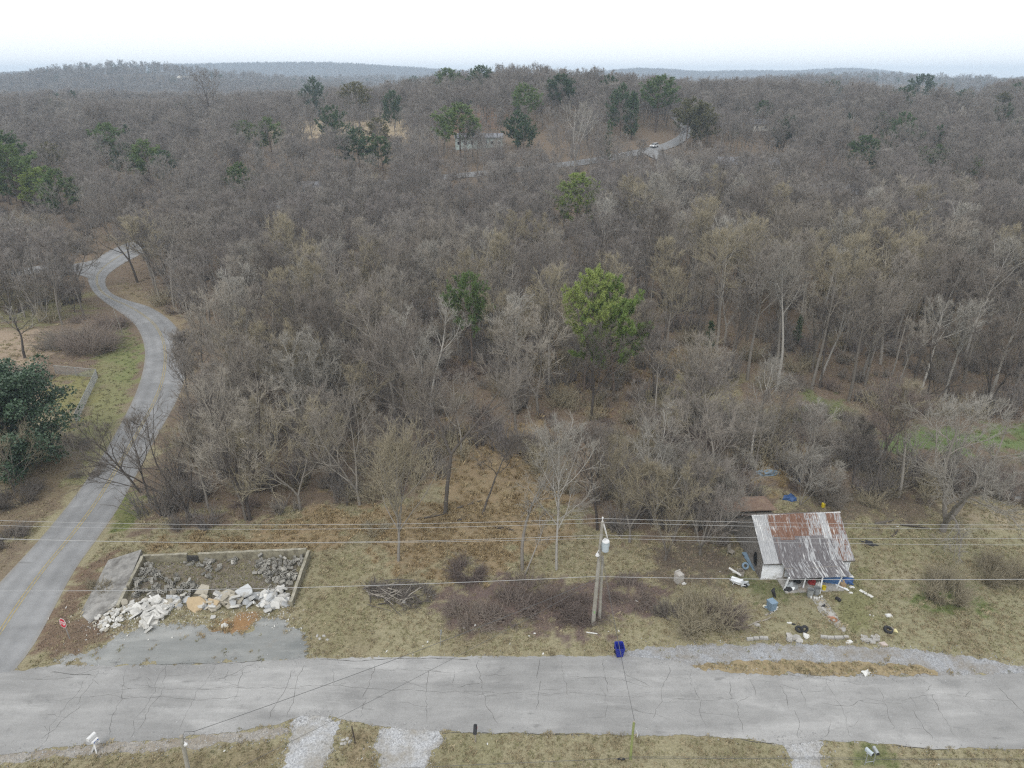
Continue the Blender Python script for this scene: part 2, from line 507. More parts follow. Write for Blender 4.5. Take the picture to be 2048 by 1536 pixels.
# ---- colours of the ground cover, painted where each cover grows
STRAW, OLIVE, LITTER = (0.262, 0.236, 0.152), (0.210, 0.196, 0.115), (0.160, 0.122, 0.092)
ORANGE, PALE, GREEN = (0.262, 0.198, 0.122), (0.310, 0.265, 0.185), (0.100, 0.135, 0.042)
DARK, PURPLE, GRIT = (0.100, 0.083, 0.066), (0.135, 0.100, 0.090), (0.215, 0.205, 0.190)
ZONES = [  # outline in the survey photograph, colour, softness in metres, weight
    ([(262,1010),(300,1055),(420,1055),(540,1040),(640,1018),(740,1015),(850,990),(900,960),(1010,990),(1090,1000),(1170,1040),(1260,1075),(1330,1110),(1400,1115),(1455,1085),(1480,1030),(1560,985),(1700,985),(1780,1010),(2400,960),(2400,150),(-400,150),(-400,520),(160,520),(240,600),(350,640),(372,720),(340,850)], LITTER, 2.2, 1.0),
    ([(540,1045),(640,1015),(760,1020),(860,1000),(880,860),(1080,840),(1120,960),(1130,1030),(1120,1090),(1040,1110),(1000,1150),(900,1160),(810,1110),(700,1080),(560,1085)], ORANGE, 2.2, 0.9),
    ([(280,1085),(480,1070),(600,1080),(620,1105),(420,1100),(290,1110)], ORANGE, 1.5, 0.6),
    ([(1520,890),(1600,910),(1610,955),(1540,960),(1500,930)], (0.27,0.20,0.10), 2.5, 0.8),
    ([(1000,700),(1400,700),(1400,770),(1200,790),(1010,780)], (0.18,0.125,0.09), 5, 0.7),
    ([(1280,770),(1420,740),(1600,860),(1500,880),(1350,850)], OLIVE, 4, 0.7),
    ([(80,1300),(75,1250),(120,1200),(200,1110),(235,1105),(165,1215),(185,1240),(230,1262),(200,1296),(110,1316)], (0.155,0.108,0.078), 0.8, 0.95),
    ([(60,1165),(100,1100),(0,1060),(-60,1100),(-60,1200)], LITTER, 1.5, 0.8),
    ([(870,1190),(960,1160),(1180,1165),(1330,1180),(1310,1235),(1190,1262),(1000,1262),(900,1250)], PURPLE, 1.2, 1.0),
    ([(1290,1090),(1480,1085),(1490,1170),(1400,1180),(1320,1185)], DARK, 1.5, 0.85),
    ([(1700,985),(1900,1000),(1920,1050),(1700,1055),(1480,1040)], DARK, 2.0, 0.8),
    ([(290,1120),(615,1108),(585,1205),(250,1205)], (0.170,0.148,0.122), 0.6, 0.95),
    ([(425,1262),(450,1240),(500,1228),(520,1238),(490,1258),(450,1275)], (0.265,0.16,0.08), 0.5, 1.0),
    ([(380,1270),(430,1252),(470,1268),(440,1280),(390,1282)], (0.26,0.17,0.10), 0.5, 0.8),
    ([(255,985),(285,1000),(262,1040),(245,1065),(215,1068)], (0.135,0.160,0.055), 0.8, 1.0),
    ([(640,1125),(720,1120),(740,1200),(720,1290),(640,1300),(615,1250)], (0.215,0.195,0.115), 1.5, 0.8),
    ([(1480,1075),(2300,1065),(2300,1330),(1480,1290)], (0.235, 0.222, 0.140), 3.0, 0.7),
    ([(1700,1065),(1850,1055),(1900,1110),(1800,1140),(1715,1130)], OLIVE, 1.8, 0.9),
    ([(1835,1175),(1900,1165),(1965,1200),(1920,1225),(1850,1215)], GREEN, 1.0, 0.9),
    ([(1690,1150),(1730,1140),(1745,1230),(1700,1250),(1680,1200)], (0.17,0.17,0.08), 0.9, 0.8),
    ([(1480,1160),(1600,1160),(1610,1190),(1520,1200)], (0.12,0.13,0.06), 0.8, 0.8),
    ([(1780,862),(2100,852),(2300,850),(2300,900),(2048,902),(1780,893)], (0.125,0.175,0.068), 2.2, 1.0),
    ([(1620,795),(1700,800),(1690,850),(1620,840)], (0.15,0.17,0.08), 2.5, 0.9),
    ([(1900,1012),(2100,1000),(2300,1000),(2300,1062),(2100,1062),(1930,1050)], PALE, 1.5, 1.0),
    ([(1780,1120),(1850,1130),(1800,1180),(1770,1160)], PALE, 1.5, 0.5),
    ([(195,705),(285,690),(272,780),(170,960),(100,1000),(150,880),(180,790)], (0.19,0.19,0.095), 1.5, 1.0),
    ([(225,640),(285,690),(270,760),(235,760)], (0.15,0.17,0.07), 1.5, 0.7),
    ([(120,750),(190,740),(175,800),(140,850),(110,820)], (0.19,0.18,0.08), 1.5, 1.0),
    ([(-80,650),(60,660),(115,700),(60,735),(-80,745)], (0.30,0.235,0.175), 2.0, 1.0),
    ([(-80,560),(120,585),(170,625),(100,650),(-80,640)], (0.17,0.165,0.085), 3.0, 0.9),
    ([(370,640),(395,720),(380,780),(360,800),(372,740),(360,670),(240,600),(225,560),(250,560)], (0.235,0.190,0.125), 1.2, 0.9),
    ([(60,930),(160,900),(130,990),(60,1050),(0,1080),(-60,1040)], (0.16,0.125,0.085), 1.2, 0.9),
    ([(390,236),(830,236),(835,285),(690,280),(400,262)], (0.36,0.29,0.20), 8, 1.0),
    ([(860,215),(1000,215),(1010,268),(870,262)], (0.24,0.155,0.11), 8, 0.9),
    ([(1430,345),(1560,345),(1560,380),(1450,380)], (0.30,0.25,0.16), 5, 0.9),
    ([(1730,205),(1960,205),(1960,232),(1730,232)], (0.34,0.30,0.24), 8, 0.9),
    ([(690,1470),(750,1470),(750,1560),(660,1560)], (0.235,0.18,0.115), 0.5, 0.6),
    ([(880,1480),(1010,1478),(980,1560),(850,1560)], OLIVE, 0.8, 0.7),
    ([(1440,1485),(1545,1488),(1540,1510),(1450,1505)], OLIVE, 0.8, 0.6),
    ([(200,1515),(520,1492),(560,1500),(560,1560),(150,1560)], (0.20,0.165,0.10), 0.6, 0.7),
    ([(1700,1495),(1790,1500),(1780,1530),(1700,1525)], (0.13,0.15,0.06), 0.8, 0.8),
]

_NT = np.random.default_rng(4).random((256, 256))
def vnoise(x, y):
    xi, yi = np.floor(x).astype(int), np.floor(y).astype(int)
    fx, fy = x - xi, y - yi
    fx, fy = fx * fx * (3 - 2 * fx), fy * fy * (3 - 2 * fy)
    g = lambda a, b: _NT[a % 256, b % 256]
    return (g(xi, yi) * (1 - fx) + g(xi + 1, yi) * fx) * (1 - fy) + (g(xi, yi + 1) * (1 - fx) + g(xi + 1, yi + 1) * fx) * fy - 0.5

def fbm(x, y):
    return vnoise(x, y) + 0.6 * vnoise(x * 2.1 + 7, y * 2.1) + 0.4 * vnoise(x * 4.3, y * 4.3 + 3) + 0.25 * vnoise(x * 9.1, y * 9.1)

RNG0 = np.random.default_rng(8)
def kind_of(c):
    """which ground plant goes with a cover colour: 0 straw 1 olive 2 broomsedge 3 green 4 litter 5 nothing"""
    r, g, b = c
    if g > r * 1.05: return 3
    if r < 0.17 and g < r * 0.85: return 4
    if g / r < 0.62: return 5
    if g / r < 0.76: return 2
    if r < 0.2: return 1
    return 0
ZONE_POLYS = None
def cover_at(x, y, nb_=None):
    """the colour of whatever grows or lies at each place"""
    global ZONE_POLYS
    if ZONE_POLYS is None: ZONE_POLYS = [([tuple(spot(*p).xy) for p in poly], col, soft, w) for poly, col, soft, w in ZONES]
    kinds = np.where(y + RNG0.uniform(-12, 12, len(x)) > 84, 4, 0)
    base = np.tile(np.array(STRAW), (len(x), 1))
    far = smooth(72, 95, y)[:, None]
    base = base * (1 - far) + np.array(LITTER) * far
    for wp, col, soft, wgt in ZONE_POLYS:
        wx = [p[0] for p in wp]; wy = [p[1] for p in wp]
        m = soft * 4 + 1
        idx = np.nonzero((x > min(wx) - m) & (x < max(wx) + m) & (y > min(wy) - m) & (y < max(wy) + m))[0]
        if not len(idx): continue
        d = sdist(wp, x[idx], y[idx]) + fbm(x[idx] * 0.55 / max(0.5, soft * 0.5), y[idx] * 0.55 / max(0.5, soft * 0.5)) * soft * 2.6
        w = ((1 - smooth(-soft * 0.35, soft * 0.35, d)) * wgt)[:, None]
        base[idx] = base[idx] * (1 - w) + np.array(col) * w
        kinds[idx[w[:, 0] > 0.45]] = kind_of(col)
    return (base, kinds) if nb_ else base

def axis(parts):
    out = []
    for a, b, n in parts: out += list(np.linspace(a, b, n, endpoint=False))
    return np.array(out + [parts[-1][1]])

def build_ground():
    xs = axis([(-6500, -1500, 40), (-1500, -420, 60), (-420, -75, 110), (-75, 75, 380), (75, 420, 110), (420, 1500, 60), (1500, 6500, 40)])
    ys = axis([(-600, 0, 8), (0, 27, 12), (27, 72, 125), (72, 130, 80), (130, 470, 130), (470, 1500, 90), (1500, 6500, 70)])
    X, Y = np.meshgrid(xs, ys)
    Z = terrain(X, Y)
    x, y = X.ravel(), Y.ravel()
    rough = (np.sin(x * 2.1 + np.sin(y * 1.3) * 2) * np.sin(y * 1.9 + np.sin(x * 1.1) * 2) - 0.5) * 0.05
    P = np.stack([x, y, Z.ravel() - 0.0], 1)
    base = cover_at(x, y)
    nx, ny = len(xs), len(ys)
    i = np.arange(nx - 1)[None, :] + np.arange(ny - 1)[:, None] * nx
    Q = np.stack([i, i + 1, i + 1 + nx, i + nx], -1).reshape(-1, 4)
    me = mesh_np('ground', P, quads=Q)
    ca = me.color_attributes.new('cover', 'FLOAT_COLOR', 'POINT')
    ca.data.foreach_set('color', np.concatenate([base, np.ones((len(x), 1))], 1).astype(np.float32).ravel())
    me.polygons.foreach_set('use_smooth', [True] * len(me.polygons))
    m, nt, b = new_mat('ground_cover')
    v = pos(nt, world_=True)
    att = N(nt, 'ShaderNodeAttribute', attribute_name='cover').outputs['Color']
    big = noise(nt, 0.16, 5, 0.65, v)
    mid = noise(nt, 1.1, 6, 0.7, v)
    fine = noise(nt, 7.0, 6, 0.75, v)
    c = mixc(nt, math_(nt, 'MULTIPLY', ramp(nt, mid, [(0.5, 0.0), (0.66, 1.0)]), 0.32), att, (0.17, 0.16, 0.085))
    c = mixc(nt, math_(nt, 'MULTIPLY', ramp(nt, big, [(0.5, 0.0), (0.64, 1.0)]), 0.35), c, (0.15, 0.115, 0.078))
    c = mixc(nt, math_(nt, 'MULTIPLY', ramp(nt, noise(nt, 3.0, 5, 0.7, v), [(0.56, 0.0), (0.7, 1.0)]), 0.4), c, (0.36, 0.31, 0.21))
    c = mixc(nt, 1.0, c, ramp(nt, fine, [(0.25, 0.45), (0.5, 1.0), (0.75, 1.5)]), 'MULTIPLY')
    nt.links.new(c, b.inputs['Base Color'])
    b.inputs['Roughness'].default_value = 0.95
    b.inputs['Specular IOR Level'].default_value = 0.1
    add_bump(nt, b, math_(nt, 'ADD', fine, mid), 0.6, 0.12)
    return tag(link('ground', me, m), kind='structure')

def asphalt(name, lo, hi, along_x=True, tracks=False, grime=(0.12, 0.12, 0.12)):
    m, nt, b = new_mat(name)
    v = pos(nt, world_=True)
    streak = noise(nt, 1.0, 5, 0.6, pos(nt, (0.16, 0.8, 1) if along_x else (0.5, 0.5, 1), world_=True))
    blot = noise(nt, 0.22, 5, 0.65, v)
    c = ramp(nt, math_(nt, 'ADD', math_(nt, 'MULTIPLY', streak, 0.5), math_(nt, 'MULTIPLY', blot, 0.5)), [(0.36, lo), (0.64, hi)])
    if tracks:
        t = N(nt, 'ShaderNodeAttribute', attribute_name='across').outputs['Fac']
        band = math_(nt, 'COSINE', math_(nt, 'MULTIPLY', t, 2 * math.pi * 4), 0)
        k = math_(nt, 'ADD', math_(nt, 'MULTIPLY', band, -0.07), 1.0)
        c = mixc(nt, 1.0, c, k, 'MULTIPLY')
        edge = math_(nt, 'ABSOLUTE', math_(nt, 'SUBTRACT', t, 0.5))
        c = mixc(nt, ramp(nt, edge, [(0.44, 0.0), (0.5, 0.6)]), c, (0.24, 0.22, 0.19))
    pale = ramp(nt, noise(nt, 1.0, 6, 0.7, pos(nt, (0.22, 1.3, 1) if along_x else (0.8, 0.8, 1), world_=True)), [(0.52, 0.0), (0.72, 0.40)])
    c = mixc(nt, pale, c, tuple(min(0.5, q * 1.25) for q in hi))
    g = ramp(nt, noise(nt, 0.8, 6, 0.75, v), [(0.56, 0.0), (0.75, 0.55)])
    c = mixc(nt, g, c, grime)
    patch = ramp(nt, noise(nt, 0.13, 2, 0.4, pos(nt, (0.6, 1.5, 1), world_=True), 0.6), [(0.47, 0.0), (0.53, 0.30)])
    c = mixc(nt, patch, c, tuple(q * 0.80 for q in lo))
    oil = ramp(nt, noise(nt, 0.9, 4, 0.5, pos(nt, (0.5, 1.4, 1), world_=True)), [(0.66, 0.0), (0.72, 0.5)])
    c = mixc(nt, oil, c, (0.13, 0.128, 0.125))
    spot_ = ramp(nt, noise(nt, 2.2, 3, 0.5, v), [(0.70, 0.0), (0.76, 0.5)])
    c = mixc(nt, spot_, c, (0.34, 0.35, 0.35))
    grain = noise(nt, 22.0, 4, 0.7, v)
    c = mixc(nt, 1.0, c, ramp(nt, grain, [(0.3, 0.80), (0.7, 1.18)]), 'MULTIPLY')
    nt.links.new(c, b.inputs['Base Color'])
    b.inputs['Roughness'].default_value = 0.85
    b.inputs['Specular IOR Level'].default_value = 0.25
    add_bump(nt, b, grain, 0.3, 0.02)
    return m

def gravel_mat(name, lo, hi, dirt):
    m, nt, b = new_mat(name)
    v = pos(nt, world_=True)
    vo = N(nt, 'ShaderNodeTexVoronoi')
    vo.inputs['Scale'].default_value = 14.0
    nt.links.new(v, vo.inputs['Vector'])
    bw = N(nt, 'ShaderNodeRGBToBW')
    nt.links.new(vo.outputs['Color'], bw.inputs[0])
    c = ramp(nt, bw.outputs[0], [(0.15, lo), (0.85, hi)])
    c = mixc(nt, ramp(nt, noise(nt, 0.55, 6, 0.7, v), [(0.42, 0.0), (0.66, 0.85)]), c, dirt)
    c = mixc(nt, 1.0, c, ramp(nt, noise(nt, 9, 4, 0.7, v), [(0.3, 0.75), (0.7, 1.2)]), 'MULTIPLY')
    nt.links.new(c, b.inputs['Base Color'])
    b.inputs['Roughness'].default_value = 0.95
    b.inputs['Specular IOR Level'].default_value = 0.15
    add_bump(nt, b, vo.outputs['Distance'], 0.5, 0.04)
    return m

ground = build_ground()
M_ROAD = asphalt('weathered_asphalt', (0.212, 0.210, 0.206), (0.358, 0.355, 0.348))
M_LANE = asphalt('lane_asphalt', (0.185, 0.186, 0.188), (0.265, 0.267, 0.270), along_x=False, tracks=True)
M_PAD = asphalt('old_pad', (0.170, 0.178, 0.175), (0.31, 0.312, 0.300), grime=(0.24, 0.20, 0.15))
M_SLAB = simple('old_slab', (0.235, 0.228, 0.215), 0.95, 0.45, 1.3, dirt=(0.115, 0.108, 0.10), bump=0.3)
M_GRAVEL = gravel_mat('pale_gravel', (0.27, 0.275, 0.285), (0.46, 0.467, 0.475), (0.25, 0.23, 0.195))
M_GRAVEL2 = gravel_mat('grey_gravel', (0.22, 0.225, 0.235), (0.36, 0.37, 0.385), (0.21, 0.185, 0.15))
M_GRIT = gravel_mat('dirt_gravel', (0.22, 0.205, 0.185), (0.34, 0.32, 0.29), (0.20, 0.165, 0.12))
M_CRACK = simple('crack_filler', (0.07, 0.067, 0.062), 0.9, 0.3)
M_YELLOW = simple('worn_yellow_paint', (0.30, 0.245, 0.12), 0.8, 0.3, 3.0, dirt=(0.20, 0.19, 0.16))

sheet('asphalt_pad', W(Z_PAD), 0.006, M_PAD, seed=2, amp=0.42)
sheet('gravel_pull_off', W(Z_PULL), 0.008, M_GRAVEL2, seed=3)
sheet('gravel_driveway', W(Z_D1), 0.010, M_GRAVEL, seed=5)
sheet('gravel_driveway', W(Z_D2), 0.010, M_GRAVEL, seed=6)
sheet('gravel_driveway', W(Z_D3), 0.010, M_GRAVEL, seed=7)
sheet('gravel_shoulder', W(Z_SHOULDER), 0.008, M_GRIT, seed=8)
lane_a, lane_b = resample(W(LANE_L), n=300), resample(W(LANE_R), n=300)
lane_mid = (lane_a + lane_b) / 2
strip('winding_road', lane_a, lane_b, 0.014, M_LANE)
side_a, side_b = resample(W(SIDE_L), n=24), resample(W(SIDE_R), n=24)
strip('side_road', side_a, side_b, 0.05, M_LANE)
spur_a, spur_b = resample(W(SPUR_L), n=40), resample(W(SPUR_R), n=40)
strip('side_road', spur_a, spur_b, 0.25, M_LANE)
ROAD_POLY = W(ROAD_TOP) + W(ROAD_BOT)
road = sheet('main_road', ROAD_POLY, 0.020, M_ROAD, amp=0.10, seed=9)
m_isle, nt, b = new_mat('dry_verge')
v = pos(nt, world_=True)
c = ramp(nt, noise(nt, 5, 6, 0.75, v), [(0.25, (0.13, 0.10, 0.06)), (0.5, (0.24, 0.19, 0.11)), (0.75, (0.36, 0.29, 0.17))])
nt.links.new(c, b.inputs['Base Color']); b.inputs['Roughness'].default_value = 0.95
sheet('grass_island', W(Z_ISLE), 0.030, m_isle, seed=4)

# double yellow line down the winding road
def lane_line(off):
    d = np.gradient(lane_mid, axis=0); d /= np.linalg.norm(d, axis=1)[:, None]
    nrm = np.stack([-d[:, 1], d[:, 0]], 1)
    rr = random.Random(3)
    V, Q = [], []
    for i in range(2, 146):
        for s in (-0.05, 0.05):
            x, y = lane_mid[i] + nrm[i] * (off + s)
            V.append((x, y, tz(x, y) + 0.020 + min(0.3, max(0, y - 135) * 0.0012)))
    Q = [(2 * i, 2 * i + 1, 2 * i + 3, 2 * i + 2) for i in range(143)]
    me = mesh_np('yellow_line', V, quads=Q)
    return tag(link('yellow_line', me, M_YELLOW), kind='structure')
lane_line(-0.13); lane_line(0.13)

# cracks in the main road: each a narrow sunken-looking seam of dark filler, wandering across the lanes
def cracks():
    rr = random.Random(21)
    V, Q = [], []
    def seam(pts, w):
        b = len(V)
        for i, p in enumerate(pts):
            q0, q1 = pts[max(i - 1, 0)], pts[min(i + 1, len(pts) - 1)]
            d = Vector((q1[0] - q0[0], q1[1] - q0[1])).normalized()
            ww = w * rr.uniform(0.3, 1.35) * (0.25 if i in (0, len(pts) - 1) else 1)
            V.append((p[0] - d.y * ww, p[1] + d.x * ww, 0.0245)); V.append((p[0] + d.y * ww, p[1] - d.x * ww, 0.0245))
        for i in range(len(pts) - 1): Q.append((b + 2 * i, b + 2 * i + 1, b + 2 * i + 3, b + 2 * i + 2))
    def wander(a, c, w, jag=0.16, step=0.28, branch=0.0):
        a, c = Vector(a), Vector(c)
        L = (c - a).length
        n = max(2, int(L / step))
        nrm = Vector((-(c - a).y, (c - a).x)).normalized()
        off, pts = 0, []
        for i in range(n + 1):
            off += rr.uniform(-jag, jag); off *= 0.9
            pts.append(tuple(a.lerp(c, i / n) + nrm * off))
        seam(pts, w)
        if branch:
            for p in pts[2:-2]:
                if rr.random() < branch:
                    q = Vector(p) + Vector((rr.choice((-1, 1)) * rr.uniform(0.8, 2.6), rr.uniform(-0.7, 0.7)))
                    wander(p, q, w * 0.6, jag, step)
    P = lambda x, y: at_z(x, y, 0).xy
    for pts in (((178,1345),(85,1490)),((195,1340),(160,1410),(90,1480)),((252,1338),(245,1380),(222,1470)),((330,1330),(255,1480)),((335,1332),(330,1370),(280,1460)),
                ((430,1328),(415,1365),(355,1455)),((455,1335),(450,1362)),((490,1336),(470,1400)),((512,1326),(430,1362)),((590,1335),(540,1440)),((612,1330),(560,1432)),((670,1336),(665,1372)),
                ((746,1331),(728,1396),(716,1436)),((855,1338),(850,1389),(850,1447)),((905,1340),(906,1375)),((957,1320),(966,1382),(986,1450)),((1075,1318),(1080,1360),(1078,1420)),((1122,1320),(1125,1350),(1142,1392)),
                ((1208,1318),(1215,1385)),((1200,1375),(1215,1440)),((1250,1345),(1300,1380)),((1385,1335),(1388,1375),(1400,1398),(1415,1458)),((1460,1362),(1470,1400),(1488,1470)),((1498,1355),(1502,1390),(1470,1400)),
                ((1562,1372),(1585,1420),(1602,1478)),((1600,1372),(1608,1410)),((1650,1358),(1668,1395),(1712,1478)),((1755,1375),(1760,1400),(1785,1460)),((1812,1390),(1830,1420),(1870,1480)),((1868,1372),(1862,1388),(1905,1470)),
                ((1940,1380),(1938,1398)),((1990,1370),(2048,1430)),((-40,1400),(-60,1500)),((2150,1370),(2180,1480)),((1335,1330),(1310,1440)),((1660,1440),(1640,1470))):
        for a, c in zip(pts[:-1], pts[1:]): wander(P(*a), P(*c), rr.uniform(0.006, 0.013), branch=0.06)
    for pts in (((180,1392),(240,1382),(330,1378),(470,1374),(600,1375)),((600,1375),(830,1379),(1050,1385)),((1050,1385),(1170,1388),(1290,1394)),((240,1395),(420,1398),(480,1392)),((1348,1398),(1420,1402),(1480,1398)),
                ((1490,1358),(1560,1368),(1600,1380),(1650,1384)),((1640,1405),(1700,1412),(1730,1398),(1800,1402)),((1800,1402),(1870,1388),(1950,1400),(2000,1395)),((1140,1352),(1220,1355),(1300,1375)),((40,1360),(150,1352),(200,1338)),
                ((1260,1418),(1340,1440)),((1400,1425),(1460,1428)),((700,1337),(830,1342),(900,1350)),((430,1358),(520,1338)),((1560,1345),(1660,1362),(1720,1368))):
        for a, c in zip(pts[:-1], pts[1:]): wander(P(*a), P(*c), rr.uniform(0.0045, 0.010), 0.1, branch=0.07)
    # broken lips along the lower edge
    for a, c in (((880,1466),(1040,1469)),((1040,1469),(1170,1472)),((1480,1480),(1550,1490)),((1790,1490),(1900,1500)),((300,1331),(470,1326)),((470,1326),(525,1320)),((100,1345),(190,1350)),((640,1319),(940,1318))):
        wander(P(*a), P(*c), rr.uniform(0.018, 0.035), 0.06)
    me = mesh_np('road_crack', V, quads=Q)
    o = link('road_crack', me, M_CRACK, parent=road)
    tag(o, kind='structure')
cracks()

# ------------------------------------------------------------------ woody plants
def basis(d):
    """two vectors square to d"""
    if abs(d[2]) < 0.9: rx, ry, rz = 0.0, 0.0, 1.0
    else: rx, ry, rz = 1.0, 0.0, 0.0
    ux, uy, uz = d[1] * rz - d[2] * ry, d[2] * rx - d[0] * rz, d[0] * ry - d[1] * rx
    l = math.sqrt(ux * ux + uy * uy + uz * uz)
    ux, uy, uz = ux / l, uy / l, uz / l
    return (ux, uy, uz), (d[1] * uz - d[2] * uy, d[2] * ux - d[0] * uz, d[0] * uy - d[1] * ux)

class Grower:
    """grows limbs as rows of frusta, one list per branching level"""
    def __init__(s, seed):
        s.r = random.Random(seed); s.S = [[] for _ in range(6)]
    def limb(s, p, d, L, r0, r1, lvl, n, wob, up):
        R = s.r
        path = [(p, d, r0)]
        for i in range(n):
            dx = d[0] + R.uniform(-wob, wob); dy = d[1] + R.uniform(-wob, wob); dz = d[2] + R.uniform(-wob, wob) + up
            l = math.sqrt(dx * dx + dy * dy + dz * dz)
            d = (dx / l, dy / l, dz / l)
            q = (p[0] + d[0] * L / n, p[1] + d[1] * L / n, p[2] + d[2] * L / n)
            ra = r0 + (r1 - r0) * i / n; rb = r0 + (r1 - r0) * (i + 1) / n
            s.S[lvl].append((*p, *q, ra, rb))
            p = q
            path.append((p, d, rb))
        return path
    def at(s, path, t):
        f = t * (len(path) - 1)
        i = min(int(f), len(path) - 2); f -= i
        a, b = path[i], path[i + 1]
        return tuple(a[0][k] + (b[0][k] - a[0][k]) * f for k in range(3)), b[1], a[2] + (b[2] - a[2]) * f
    def turn(s, d, ang, az):
        u, v = basis(d)
        c, sn = math.cos(ang), math.sin(ang)
        return tuple(d[k] * c + (u[k] * math.cos(az) + v[k] * math.sin(az)) * sn for k in range(3))

def bare_tree(seed, H, limbs=13, crown=0.34, base=0.35, ang=(0.5, 0.95), up=0.09, forks=1, lean=0.05, r=None,
              tip_r=0.010, nb=8, nc=5, nt=5, wob=0.16, tiplen=0.95, droop=0.0, crook=1.0):
    """a leafless broadleaf tree: trunk that forks, limbs, boughs, twigs"""
    g = Grower(seed); R = g.r
    r = r or H * 0.0125
    a = R.random() * 6.28
    d0 = (math.sin(lean) * math.cos(a), math.sin(lean) * math.sin(a), math.cos(lean))
    trunks = []
    if forks == 1:
        trunks.append((g.limb((0, 0, -0.25), d0, H * 0.93, r, r * 0.13, 0, 10, 0.075 * crook, 0.03), 1.0))
    else:
        hb = H * base * R.uniform(0.5, 1.0)
        st = g.limb((0, 0, -0.25), d0, hb, r * 1.1, r * 0.85, 0, 4, 0.05 * crook, 0.02)
        p, d, rr_ = st[-1]
        az = R.random() * 6.28
        for k in range(forks):
            dd = g.turn(d, R.uniform(0.22, 0.5), az + k * 6.28 / forks + R.uniform(-0.4, 0.4))
            trunks.append((g.limb(p, dd, (H - hb) * R.uniform(0.82, 1.0), r * 0.72, r * 0.12, 0, 9, 0.09 * crook, 0.06), 0.75))
    n1 = max(4, int(limbs / len(trunks) + 0.5))
    for path, k in trunks:
        t0 = base if forks == 1 else 0.12
        az = R.random() * 6.28
        for i in range(n1):
            t = t0 + (0.98 - t0) * ((i + R.uniform(0, 0.9)) / n1)
            p, d, rr_ = g.at(path, t)
            az += 2.4 + R.uniform(-0.5, 0.5)
            prof = (0.55 + 0.9 * math.sin(math.pi * min(1, (t - t0) / (1 - t0) * 0.75 + 0.22))) * (1.05 - 0.55 * (t - t0) / (1 - t0))
            L = H * crown * prof * R.uniform(0.75, 1.2) * k
            dd = g.turn(d, R.uniform(*ang), az)
            lp = g.limb(p, dd, L, min(rr_ * 0.62, r * 0.42), 0.022, 1, 6, wob * crook, up)
            for j in range(nb):
                t2 = 0.22 + 0.78 * (j + R.random()) / nb
                p2, d2, r2 = g.at(lp, t2)
                L2 = L * R.uniform(0.32, 0.55) * (1.15 - 0.55 * t2)
                bp = g.limb(p2, g.turn(d2, R.uniform(0.4, 0.95), R.random() * 6.28), L2, r2 * 0.6, 0.013, 2, 4, wob * 1.2, up * 0.8 - droop)
                for m in range(nc):
                    t3 = 0.2 + 0.8 * (m + R.random()) / nc
                    p3, d3, r3 = g.at(bp, t3)
                    L3 = max(0.35, L2 * R.uniform(0.32, 0.6))
                    tp = g.limb(p3, g.turn(d3, R.uniform(0.35, 0.9), R.random() * 6.28), L3, max(tip_r * 1.15, r3 * 0.6), tip_r * 0.8, 3, 2, wob * 1.2, up * 0.6 - droop)
                    for q in range(nt):
                        t4 = 0.15 + 0.85 * (q + R.random()) / nt
                        p4, d4, r4 = g.at(tp, t4)
                        g.limb(p4, g.turn(d4, R.uniform(0.3, 0.85), R.random() * 6.28), tiplen * R.uniform(0.45, 1.1) * min(1.0, 0.35 + L3 * 0.6), tip_r, 0.003, 4, 1, wob, up * 0.5 - droop)
    return g

def woody_meshes(name, g, split=True):
    """trunk mesh (levels 0-1) and crown mesh (the rest)"""
    def pack(nm, parts):
        V, Q, T, o = [], [], [], 0
        for kind, S, k in parts:
            if not S: continue
            if kind == 't':
                v, q = tubes(S, k); V.append(v); Q.append(q + o)
            else:
                v, t = cones(S); V.append(v); T.append(t + o)
            o += len(v)
        me = mesh_np(nm, np.concatenate(V), np.concatenate(Q) if Q else None, np.concatenate(T) if T else None)
        me.polygons.foreach_set('use_smooth', [True] * len(me.polygons))
        return me
    S = g.S
    tr = [('t', S[0], 8), ('t', S[1], 5)]
    cr = [('t', S[2], 4), ('t', S[3], 3), ('c', S[4], 3)]
    if split: return pack(name + '_trunk', tr), pack(name + '_crown', cr)
    return pack(name, tr + cr)

def whole_mesh(name, g, mt):
    """one mesh with two materials, for the mass of the wood"""
    V, Q, T, mq, o = [], [], [], [], 0
    for S, k, mi in ((g.S[0], 5, 0), (g.S[1], 3, 0), (g.S[2], 3, 1)):
        if S:
            v, q = tubes(S, k); V.append(v); Q.append(q + o); mq += [mi] * len(q); o += len(v)
    for S in (g.S[3], g.S[4]):
        if S:
            v, t = cones(S); V.append(v); T.append(t + o); o += len(v)
    T = np.concatenate(T) if T else None
    me = mesh_np(name, np.concatenate(V), np.concatenate(Q), T, mq, None if T is None else [1] * len(T))
    for m in mt: me.materials.append(m)
    me.polygons.foreach_set('use_smooth', [True] * len(me.polygons))
    return me

M_BARK = plant_mat('grey_bark', [(0.1, (0.132, 0.116, 0.100)), (0.5, (0.211, 0.192, 0.168)), (0.9, (0.319, 0.296, 0.262))])
M_TWIG = plant_mat('bare_twigs', [(0.08, (0.171, 0.149, 0.128)), (0.35, (0.234, 0.210, 0.178)), (0.6, (0.205, 0.182, 0.162)), (0.85, (0.314, 0.285, 0.240))])
M_PALEBARK = plant_mat('pale_bark', [(0.2, (0.300, 0.285, 0.260)), (0.8, (0.440, 0.420, 0.385))])
M_PALETWIG = plant_mat('pale_twigs', [(0.2, (0.260, 0.243, 0.213)), (0.8, (0.350, 0.332, 0.295))])
M_DARKBARK = plant_mat('dark_bark', [(0.2, (0.071, 0.061, 0.055)), (0.8, (0.132, 0.117, 0.103))])
M_DARKTWIG = plant_mat('dark_twigs', [(0.2, (0.128, 0.112, 0.097)), (0.8, (0.194, 0.171, 0.150))])
